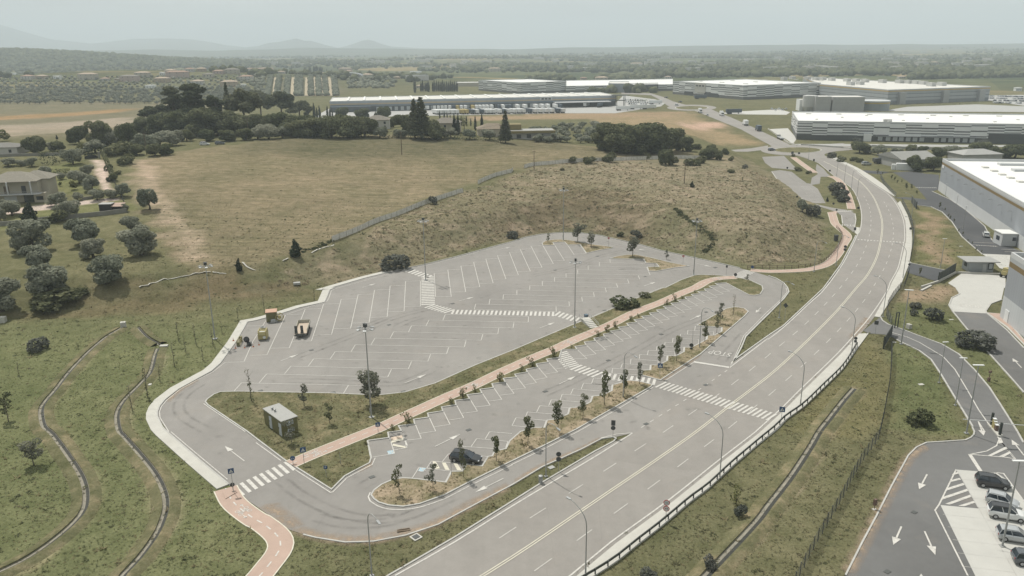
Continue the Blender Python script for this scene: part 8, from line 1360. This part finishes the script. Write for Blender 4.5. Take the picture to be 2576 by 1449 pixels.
for k,(zx,zy)in enumerate(((160,803),(245,795),(400,798),(480,805),(550,803),(640,810),(795,818),(885,822),(975,825),(830,855),(1150,832),(1320,835),(1410,838),(1490,842),(1560,848),(1640,865),(1745,860),(925,850))):
 g=gv(*q(3,0,zx,zy),h3-.5)-np.array([L3[0],L3[1]]);p_=inv@Vector((g[0],g[1]));roof_things(rf,[(p_.x,p_.y,h3-.7,(9,5,3.6))],M['ac'],'roof_unit')
for k in range(3):
 t=(.12,.54,.90)[k];pp_=C3+(R3-C3)*t-L3;p_=inv@Vector((pp_[0],pp_[1]));mb=MB()
 mb.box((p_.x,p_.y,h3*.4),(7,7,h3*.8),math.atan2((R3-C3)[1],(R3-C3)[0])-ang)
 mb.build('stair_tower',M['steel'],w3)
A5,B5=gv(831,282.5),gv(1549,266);h5=hgt((*A5,0),254.5);e5=(B5-A5)/np.linalg.norm(B5-A5);n5=np.array([-e5[1],e5[0]]);dep5=abs((gv(1100,239.5,h5)-A5)@n5)
w5,rf,ang,loc=building('long blue grey warehouse with cream stripe and trailers at its docks',rect(A5,B5,dep5),h5,M['band5'],M['roofcream'],.5);L5=np.linalg.norm(B5-A5)
for k in range(17):roof_things(rf,[(L5*(.06+.055*k),dep5*.5,h5-.5,(1.6,dep5*.9,.9))],M['roofwhite'],'roof_ridge')
mb=MB();mb.box((L5*.07,-2,2.6),(L5*.13,4,5.2));mb.build('annex',M['band5'],w5);mb=MB();mb.box((L5*.87,-6,4.8),(L5*.2,12,.6));mb.build('canopy',M['parapet'],w5);mb=MB();mb.box((L5*.745,-.15,h5*.80),(12,.3,2.6));sp_=mb.build('sign_panel',M['parapet'],w5);mb=MB()
for k in range(3):mb.box((L5*.745-3.4+3.4*k,-.4,h5*.80),(2.4,.12,1.5))
mb.build('emblem',M['dark'],sp_)
for k in range(30):mb=MB();mb.box((L5*(.16+.0205*k),-.15,2.2),(3.0,.3,3.4));mb.build('dock_door',M['dockdoor'],w5)
tw=gv(1560,267);mb=MB();r=thing('stair_tower','dark steel stair tower at the right end of the blue warehouse','tower',(tw[0],tw[1],0),.1);mb.box((0,0,5.5),(9,6,.5));mb.box((0,0,10.4),(16,9,.5))
for sx in(-4,4):
 for sy in(-2.5,2.5):mb.box((sx,sy,5.2),(.5,.5,10.4))
mb.build('frame',M['dark'],r)
building('smaller white striped warehouse with dark glass front',[gv(1204,228),gv(1310,236.5),gv(1423,232),gv(1330,224.5)],hgt((*gv(1310,236.5),0),207.5),M['pan2'],M['roofwhite'])[0];g=gv(1377,233);w6=bpy.data.objects['warehouse.004'];pl=gv(1377,233.5)-gv(1204,228);v_=Matrix.Rotation(-w6.rotation_euler.z,2)@Vector((pl[0],pl[1]));dd_=gv(1423,232)-gv(1310,236.5);mb=MB();mb.box((v_.x,v_.y,5.2),(38,1.2,9.5),math.atan2(dd_[1],dd_[0])-w6.rotation_euler.z);mb.build('glass_front',M['dark'],w6)
building('long low white roofed warehouse between the two striped ones',[gv(1424,232.5),gv(1692,228),gv(1692,212),gv(1424,216)],8.0,M['pan2'],M['roofwhite']);building('grey office block in front of the low white warehouse',[gv(1530,232),gv(1582,233),gv(1582,226),gv(1532,226)],11,mat('office cladding',(.27,.30,.32),.5,0,.05,.1),M['roofcream'],name='office_block',cat='office block');building('dark glazed hall front beside the grey office block',[gv(1583,231),gv(1655,229.5),gv(1655,226),gv(1583,227)],9,M['dark'],M['roofcream'],name='glazed_hall',cat='hall')
building('large windowless grey concrete block behind the front warehouse',rect(gv(2092,282),gv(2172,282),22),hgt((*gv(2092,282),0),244),M['concrete_grey'],M['roofcream'],.3,'plant_block','industrial building');building('smaller grey concrete block left of the large windowless one',rect(gv(2049,282),gv(2088,282),18),hgt((*gv(2049,282),0),243),M['concrete_grey'],M['roofcream'],.3,'plant_block','industrial building');building('low white plant building at the left of the silos',rect(gv(2010,279),gv(2024,279),14),hgt((*gv(2010,279),0),251),M['white'],M['roofcream'],.3,'plant_block','industrial building')
for k,zx in enumerate((388,412,436)):g=gv(*q(3,0,zx,1120));mb=MB();hh=hgt((*g,0),239);mb.tube([(0,0,0),(0,0,hh*.3),(0,0,hh*.96),(0,0,hh)],[2.1,4.2,4.2,2],16);tag(mb.build('silo',M['ac'],None,loc=(g[0],g[1],0)),['leftmost grey steel silo','middle grey steel silo','rightmost grey steel silo'][k]+' of the concrete plant','silo','silos of the concrete plant')
g=gv(*q(3,0,1055,1106));r=thing('round_tank','round dark grey tank with yellow ring beside the concrete plant','tank',(g[0],g[1],0));hh=hgt((*g,0),253);mb=MB();mb.tube([(0,0,0),(0,0,hh)],13.0,36);mb.build('tank_wall',mat('tank steel',(.22,.24,.245),.5,0,.06,.1),r);mb=MB();mb.tube([(0,0,hh*.74),(0,0,hh*.88)],13.2,36,False);mb.build('yellow_ring',mat('tank ring',(.40,.30,.10),.5),r);mb=MB();mb.tube([(0,0,hh*.92),(0,0,hh+.3),(0,0,hh+.8)],[13.3,13.3,2],36);mb.build('lid',M['parapet'],r)
A=gv(2359.5,478.5);Bd=gv(*q(3,1,2500,1032));e=(Bd-A)/np.linalg.norm(Bd-A);hD=hgt((*A,0),398.5);t0,t1=gv(2371.5,398,hD),gv(2576,400.5,hD);f=(t1-t0)/np.linalg.norm(t1-t0)
wd,rf,ang,loc=building('big grey hall with brown stripe and white roof at the right picture edge',[A,A+e*150,A+e*150+f*150,A+f*150],hD,M['bandD'],M['roofwhite'],.9);inv=Matrix.Rotation(-ang,2)
def onroof(zx,zy):g=gv(*q(3,1,zx,zy),hD-.9)-A;v=inv@Vector((g[0],g[1]));return v
fr=math.atan2(f[1],f[0])-ang
for(a,b_)in(((2320,212),(2700,218)),((2460,272),(2800,276))):p0,p1=onroof(*a),onroof(*b_);mb=MB();c=(p0+p1)/2;dv=p1-p0;mb.box((c.x,c.y,hD-.5),(dv.length,3.0,.8),math.atan2(dv.y,dv.x));mb.build('skylight',M['parapet'],rf)
for zx,zy in((2185,240),(2275,275),(2355,312),(2540,385),(2440,345)):p0=onroof(zx,zy);mb=MB();mb.box((p0.x,p0.y,hD-.65),(2.0,2.0,.5),fr);mb.build('skylight_dome',M['roofcream'],rf)
for zx,zy in((2430,770),(2440,840),(1800,400)):pass
mb=MB();vv=inv@Vector(tuple(gv(*q(3,1,1755,500))-A));mb.box((3.0,-.12,hD*.78),(2.8,.12,1.1));mb.build('sign_panel',M['white'],wd)
for k in range(9):mb=MB();mb.box((9+k*9.5,-.5,8.6),(.1,1.0,.1));mb.box((9+k*9.5,-1.0,8.55),(.4,.5,.12));mb.build('wall_lamp',M['steel'],wd)
A=gv(2514.5,797.5);Bd=gv(*q(3,2,2576,500));e=(Bd-A)/np.linalg.norm(Bd-A);hE=hgt((*A,0),634.5);t0,t1=gv(2542,634.5,hE),gv(2576,635.2,hE);f=(t1-t0)/np.linalg.norm(t1-t0)
we,rf,ang,loc=building('corner of a second grey hall with brown stripe beside the concrete yard',[A,A+e*60,A+e*60+f*60,A+f*60],hE,M['bandE'],mat('grey membrane roof',(.25,.25,.24),.8,0,.08,.2),.9);mb=MB();mb.box((3.2,-.05,1.3),(1.9,.1,2.6));mb.build('door',M['white'],we)
A,B=gv(*q(3,1,2012,1288)),gv(*q(3,1,2262,1292));e=(B-A)/np.linalg.norm(B-A);ang=math.atan2(e[1],e[0]);L=np.linalg.norm(B-A);D_=3.6;r=thing('gatehouse','pale grey gatehouse with flat overhanging roof, white door and framed window','gatehouse',(A[0],A[1],.05),ang);mb=MB();mb.box((L/2,D_/2,1.35),(L,D_,2.7));mb.build('wall',mat('gatehouse wall',(.34,.36,.37),.6,0,.05),r);mb=MB();mb.box((L/2-.1,D_/2,2.82),(L+2.0,D_+2.2,.22));mb.build('roof',M['roofgrey'],r);mb=MB();mb.box((L*.63,-.03,1.05),(.9,.08,2.1));mb.build('door',M['parapet'],r);mb=MB();mb.box((L*.87,-.03,1.55),(1.25,.1,1.7));wv_=mb.build('window',M['meshgreen'],r);mb=MB();mb.box((L*.87,-.1,1.55),(.85,.06,1.3));mb.build('pane',M['door'],wv_);mb=MB();mb.box((-.03,D_*.5,1.6),(.08,1.4,1.1));mb.build('window',M['meshgreen'],r)
A,B=gv(*q(3,1,2388,1030)),gv(*q(3,1,2492,1032));e=(B-A)/np.linalg.norm(B-A);ang=math.atan2(e[1],e[0]);L=np.linalg.norm(B-A);r=thing('gatehouse','small white gatehouse box with parapet roof beside the grey hall','gatehouse',(A[0],A[1],.05),ang);mb=MB();mb.box((L/2-.6,2.6,1.75),(L+1.2,5.2,3.5));mb.build('wall',M['parapet'],r);mb=MB();mb.box((L/2-.6,2.6,3.6),(L+1.5,5.5,.25));mb.build('roof',M['roofwhite'],r);mb=MB();mb.box((L*.75,-.03,2.1),(1.0,.1,1.0));mb.build('window',M['glass'],r);mb=MB();mb.box((-1.23,2.5,1.9),(.08,2.0,1.2));mb.build('window',M['glass'],r)
def house(label,base,W,D,h,rz,wallm,roofm,ridge=1.6,hip=True,eave=.5,win=True,name='house',cat='house'):
 r=thing(name,label,cat,base,rz);mb=MB();mb.box((0,0,h/2-.4),(W,D,h+.8));mb.build('wall',wallm,r);w2,d2=W/2+eave,D/2+eave;rx=(W-D)/2 if hip and W>D else(0.2 if hip else w2)
 mb=MB();mb.add([(-w2,-d2,h),(w2,-d2,h),(w2,d2,h),(-w2,d2,h),(-rx,0,h+ridge),(rx,0,h+ridge),(-w2,-d2,h-.15),(w2,-d2,h-.15),(w2,d2,h-.15),(-w2,d2,h-.15)],[(0,1,5,4),(1,2,5),(2,3,4,5),(3,0,4),(0,6,7,1),(1,7,8,2),(2,8,9,3),(3,9,6,0),(9,8,7,6)]);mb.build('roof',roofm,r)
 if win:
  for x in(-.3,0.02,.32):
   for z in([1.4]if h<4.2 else[1.4,h-1.5]):mb=MB();mb.box((x*W,-D/2-.02,z),(1.1,.1,1.3));mb.build('window',M['glass'],r)
 return r
WALLS=[mat('cream plaster',(.36,.33,.26),.9,0,.08,.3),mat('pale plaster',(.42,.41,.38),.9,0,.08,.3),mat('ochre plaster',(.33,.26,.18),.9,0,.08,.3),mat('pink plaster',(.36,.28,.24),.9,0,.08,.3)];TILES=[mat('clay tiles',(.28,.185,.13),.9,0,.2,1.2),mat('pale tiles',(.34,.27,.20),.9,0,.2,1.2),mat('grey brown tiles',(.17,.155,.13),.9,0,.2,1.2)]
for k,(i,x,y,w,c)in enumerate(HZ):
 g=T(*q(i,0,x,y));un=math.hypot(g.x,g.y)/F/4;Wd=max(7,w*un*1.0);d=min(Wd*.7,12);hh=min(max(3.2,Wd*.28),7.5)if c!='w' else 4.0
 place=['far left hillside','hill crest','middle far plain','right far plain'][i];same=[z for z in HZ if z[0]==i];same.sort(key=lambda z:z[1]);kk=same.index((i,x,y,w,c));cn='white flat roofed house' if c=='w' else['red tiled house','pale tiled house','brown tiled house'][c]
 house(f'{cn}, {ordl(kk, len(same))} of the {place} houses',g,Wd,d,hh,random.uniform(-.25,.25),WALLS[k%4]if c!='w' else M['white'],TILES[c]if c!='w' else M['roofwhite'],max(1.0,d*.16)if c!='w' else.3,True,.4)['group']=f'houses on the {place}'
fk=Kind(thing('far_building','','building'));mb=MB();mb.box((0,0,2.5),(18,11,6));mb.build('wall',WALLS[1],fk.root);mb=MB();mb.box((0,0,5.7),(19,12,.5));mb.build('roof',M['roofcream'],fk.root)
fr_=np.random.default_rng(8)
for k in range(110):
 cx_=(900,1150,1450,1700,2000,2300,2500,700)[k%8]+fr_.normal()*75;y_=fr_.uniform(134,182)if cx_>1000 else fr_.uniform(138,168);p_=T(cx_,y_);fk.put((p_.x,p_.y,p_.z+3),fr_.uniform(-.5,.5),'small pale building in the hazy far plain','buildings in the hazy far plain',(fr_.uniform(.7,2.2),fr_.uniform(.8,1.4),fr_.uniform(.9,1.5)))
house('house with grey hipped roof between the dense oaks and the cedars',T(*q(1,0,1225,1295)),13,10,5.0,.1,WALLS[1],TILES[2],2.2);house('house with grey brown roof right of the big cedar',T(*q(1,0,1915,1330)),14,10,5.0,-.1,WALLS[0],TILES[2],2.4);house('house with brown roof left of the lone cedar',T(*q(1,0,2380,1365)),15,10,3.8,.1,WALLS[0],mat('brown tiles',(.20,.165,.12),.9,0,.2,1.2),2.4);house('low house roof behind the parked cars at the field top',T(*q(1,0,190,1290)),10,8,3.0,.1,WALLS[1],TILES[2],1.6)
g=T(*q(2,0,190,1405));r=thing('modern_house','modern house with ochre timber band right of the lone cedar','house',g,.08);mb=MB();mb.box((0,4,1.6),(20,8,4.0));mb.build('wall',WALLS[1],r);mb=MB();mb.box((0,3.5,3.9),(24,11,1.1));mb.box((-9,6,6.0),(9,7,2.6));mb.build('timber_band',mat('ochre timber',(.20,.165,.075),.8,0,.1,1),r);mb=MB();mb.box((0,3.6,4.5),(23,10,.15));mb.build('roof',M['roofgrey'],r)
for x in(-6,-1,5):mb=MB();mb.box((x,-.05,1.7),(2.2,.15,1.8));mb.build('window',M['glass'],r)
g=T(*q(1,0,930,785));r=thing('arched_hall','grey hall with a wide arched roof on the hill crest','hall',g,.05);ar=[(22*math.cos(a),6.0*math.sin(a)+2.0)for a in np.linspace(math.pi*.95,math.pi*.05,15)];mb=MB();n0=len(ar);mb.add([(x,0,z)for x,z in ar]+[(x,30,z)for x,z in ar],[(k,k+1,n0+k+1,n0+k)for k in range(n0-1)]);mb.build('roof',mat('arched roof',(.20,.22,.23),.6,0,.06,.1),r);mb=MB();mb.add([(x,.3,z-.4)for x,z in ar]+[(ar[-1][0],.3,-.5),(ar[0][0],.3,-.5)],[tuple(range(n0+2))[::-1]]);mb.build('wall',M['concrete_grey'],r)
building('grey flat block on the hill crest left of the brown field',rect(np.array(T(*q(1,0,1540,812))[:2]),np.array(T(*q(1,0,1740,812))[:2]),16),8,WALLS[1],M['roofwhite'],.4,'office_block','office block');building('beige flat block behind the dense cypress row',rect(np.array(T(*q(1,0,2010,868))[:2]),np.array(T(*q(1,0,2280,868))[:2]),30),5,WALLS[0],M['roofcream'],.3,'office_block','office block')
A,B=gv(2248,422),gv(2338,424);L=np.linalg.norm(B-A);house('grey barn with shallow gabled roof beside the big grey hall',(*((A+B)/2+np.array([2,9])),0.0),L*1.15,19,4.2,.12,M['concrete_grey'],mat('grey sheet roof old',(.24,.24,.225),.8,0,.1,.5),2.6,False,.6,False,'barn','barn');house('second grey sheet roof behind the big grey hall',(*gv(2450,405),0.0),20,12,4.0,.1,M['concrete_grey'],M['roofgrey'],2.0,True,.5,False,'barn','barn')
V0,V1=T(*gq(-60,1075)),T(*gq(690,1040));e=(V1-V0);e.z=0;Lv=e.length;e.normalize();ang=math.atan2(e.y,e.x);zb=(V0.z+V1.z)/2;vl=thing('villa','cream villa with hipped tile roof, balcony and columns at the left edge','house',(V1.x,V1.y,zb),ang);VW=WALLS[0];hE_=hgt((*V1[:2],zb),gq(0,690)[1])*1.0
hE_=min(max(hE_,5.2),7.0);mb=MB();mb.box((-9.3,6.5,hE_/2-.4),(14.6,10,hE_+.8));mb.box((-4.5,8.5,hE_/2-.4),(9.0,8,hE_+.8));mb.box((-1.6,2.4,1.4),(3.4,4.0,3.2));mb.build('wall',VW,vl)
mb=MB()
for(cx_,cy_,w_,d_,rg)in((-9.6,5.6,16.4,12.6,2.5),(-4.3,8.8,10.6,9.2,2.2)):
 w2,d2=w_/2,d_/2;rx=max(.3,(w_-d_)/2);b0=[(-w2,-d2,hE_),(w2,-d2,hE_),(w2,d2,hE_),(-w2,d2,hE_),(-rx,0,hE_+rg),(rx,0,hE_+rg)];mb.add([(x+cx_,y+cy_,z)for x,y,z in b0]+[(x+cx_,y+cy_,z-.2)for x,y,z in b0[:4]],[(0,1,5,4),(1,2,5),(2,3,4,5),(3,0,4),(0,6,7,1),(1,7,8,2),(2,8,9,3),(3,9,6,0),(9,8,7,6)])
mb.build('roof',mat('villa roof tiles',(.20,.185,.15),.9,0,.18,1.6),vl);mb=MB();mb.box((-9.0,.2,2.95),(16.5,3.0,.22));bl=mb.build('balcony',M['parapet'],vl);mb=MB();
for k in range(34):mb.box((-17+k*.5,-1.2,3.5),(.05,.05,.9))
mb.box((-9,-1.2,3.95),(16.4,.08,.08));mb.build('railing',M['steel'],bl)
for x in(-3.2,-10.0):mb=MB();mb.tube([(x,-1.0,3.0),(x,-1.0,hE_)],.22,10);mb.build('column',M['parapet'],vl)
for x,z,w_,h_,mm in((-6.2,4.2,1.3,2.3,'dark'),(-11.2,4.2,1.5,2.4,'wood'),(-5.0,1.2,3.2,2.4,'glass'),(-10.5,1.1,3.6,2.1,'parapet'),(-1.6,1.4,2.0,1.2,'glass')):mb=MB();mb.box((x,1.45 if x<-3 else.38,z),(w_,.12,h_));mb.build('door' if z>3 or w_>3 else 'window',M[mm],vl)
house('neighbour house with flat grey tiled roof at the upper left edge',T(*gq(60,300)),16,10,3.0,.1,WALLS[1],mat('grey tiles',(.16,.155,.14),.9,0,.15,1.5),1.5)
g=T(*gq(1625,1185));r=thing('garden_shed','black garden shed with flat top below the villa lawn','shed',g,.05);mb=MB();mb.box((0,0,1.25),(3.6,2.6,2.6));mb.build('wall',M['black'],r);mb=MB();mb.box((0,0,2.62),(3.9,2.9,.14));mb.build('roof',M['roofgrey'],r);g=T(*gq(1800,1180));r=thing('garden_shed','black open shelter with salmon tiled roof right of the black shed','shed',g,.05);mb=MB();mb.box((0,.6,1.1),(3.2,1.6,2.2));mb.build('wall',M['black'],r);mb=MB();mb.box((0,0,2.15),(3.5,3.0,.14),0,rx=.22);mb.build('roof',M['bike'],r)
# ==== DISTANT HILLS
def ridge(name,sky_pts,D,thick,seed):
 xs=np.linspace(sky_pts[0][0],sky_pts[-1][0],220);ys=np.interp(xs,[p[0]for p in sky_pts],[p[1]for p in sky_pts]);rows=[]
 for x,y in zip(xs,ys):
  d=ray(x,y);k=D/d[1];X=d[0]*k;z=H+d[2]*k+8*(vnoise(np.array([X]),np.array([0.0]),240,seed)[0]-.5);prof=[]
  for t in np.linspace(-1,1.2,13):prof.append((X*(1+t*thick/D),D+t*thick,max(0,z)*max(0,1-abs(t))**.9*(1+.25*(vnoise(np.array([X]),np.array([D+t*thick]),700,seed+1)[0]-.5)*(1 if abs(t)>.05 else 0))-3))
  rows.append(prof)
 v=np.array(rows).reshape(-1,3);n=13;idx=np.arange(len(v)).reshape(-1,n);f=np.stack([idx[:-1,:-1],idx[1:,:-1],idx[1:,1:],idx[:-1,1:]],-1).reshape(-1,4)
 return struct(np_obj(name,v,f,M['hills'],smooth=True))
M['hills']=mat('wooded far hills',(.06,.072,.045),1.0,0,.35,.004)
ridge('mountain',[(-700,30),(-300,15),(-100,34),(0,55),(60,76),(130,96),(230,108),(330,95),(420,89),(480,91),(530,101),(570,111),(640,118),(700,124)],11500,2400,1);ridge('mountain',[(560,124),(600,119),(650,114),(672,107),(705,103),(745,95),(765,101),(785,101),(815,109),(850,118),(868,114),(890,106),(910,98),(925,95),(940,99),(960,108),(985,115),(1060,119),(1200,122)],10200,1400,2)
ridge('far_hills',[(-700,132),(0,128),(400,124),(700,121),(1000,120.5),(1300,121),(1500,117),(1620,116),(1700,114.5),(1830,112.5),(1960,110.5),(2060,110),(2200,111),(2300,109),(2420,108),(2576,107),(2900,105)],6500,1300,3)
# ==== HAZE
hm=bpy.data.materials.new('haze air');hm.use_nodes=True;hn=hm.node_tree.nodes;hn.clear();ho=hn.new('ShaderNodeOutputMaterial');hv=hn.new('ShaderNodeVolumePrincipled')
hv.inputs['Color'].default_value=(0.775,0.872,0.945,1);hv.inputs['Density'].default_value=HAZE;hv.inputs['Anisotropy'].default_value=0.0
hm.node_tree.links.new(hv.outputs[0],ho.inputs['Volume'])
hb=MB();hb.box((0,6500,269),(40000,22000,542));ob=struct(hb.build('haze',hm),'stuff')
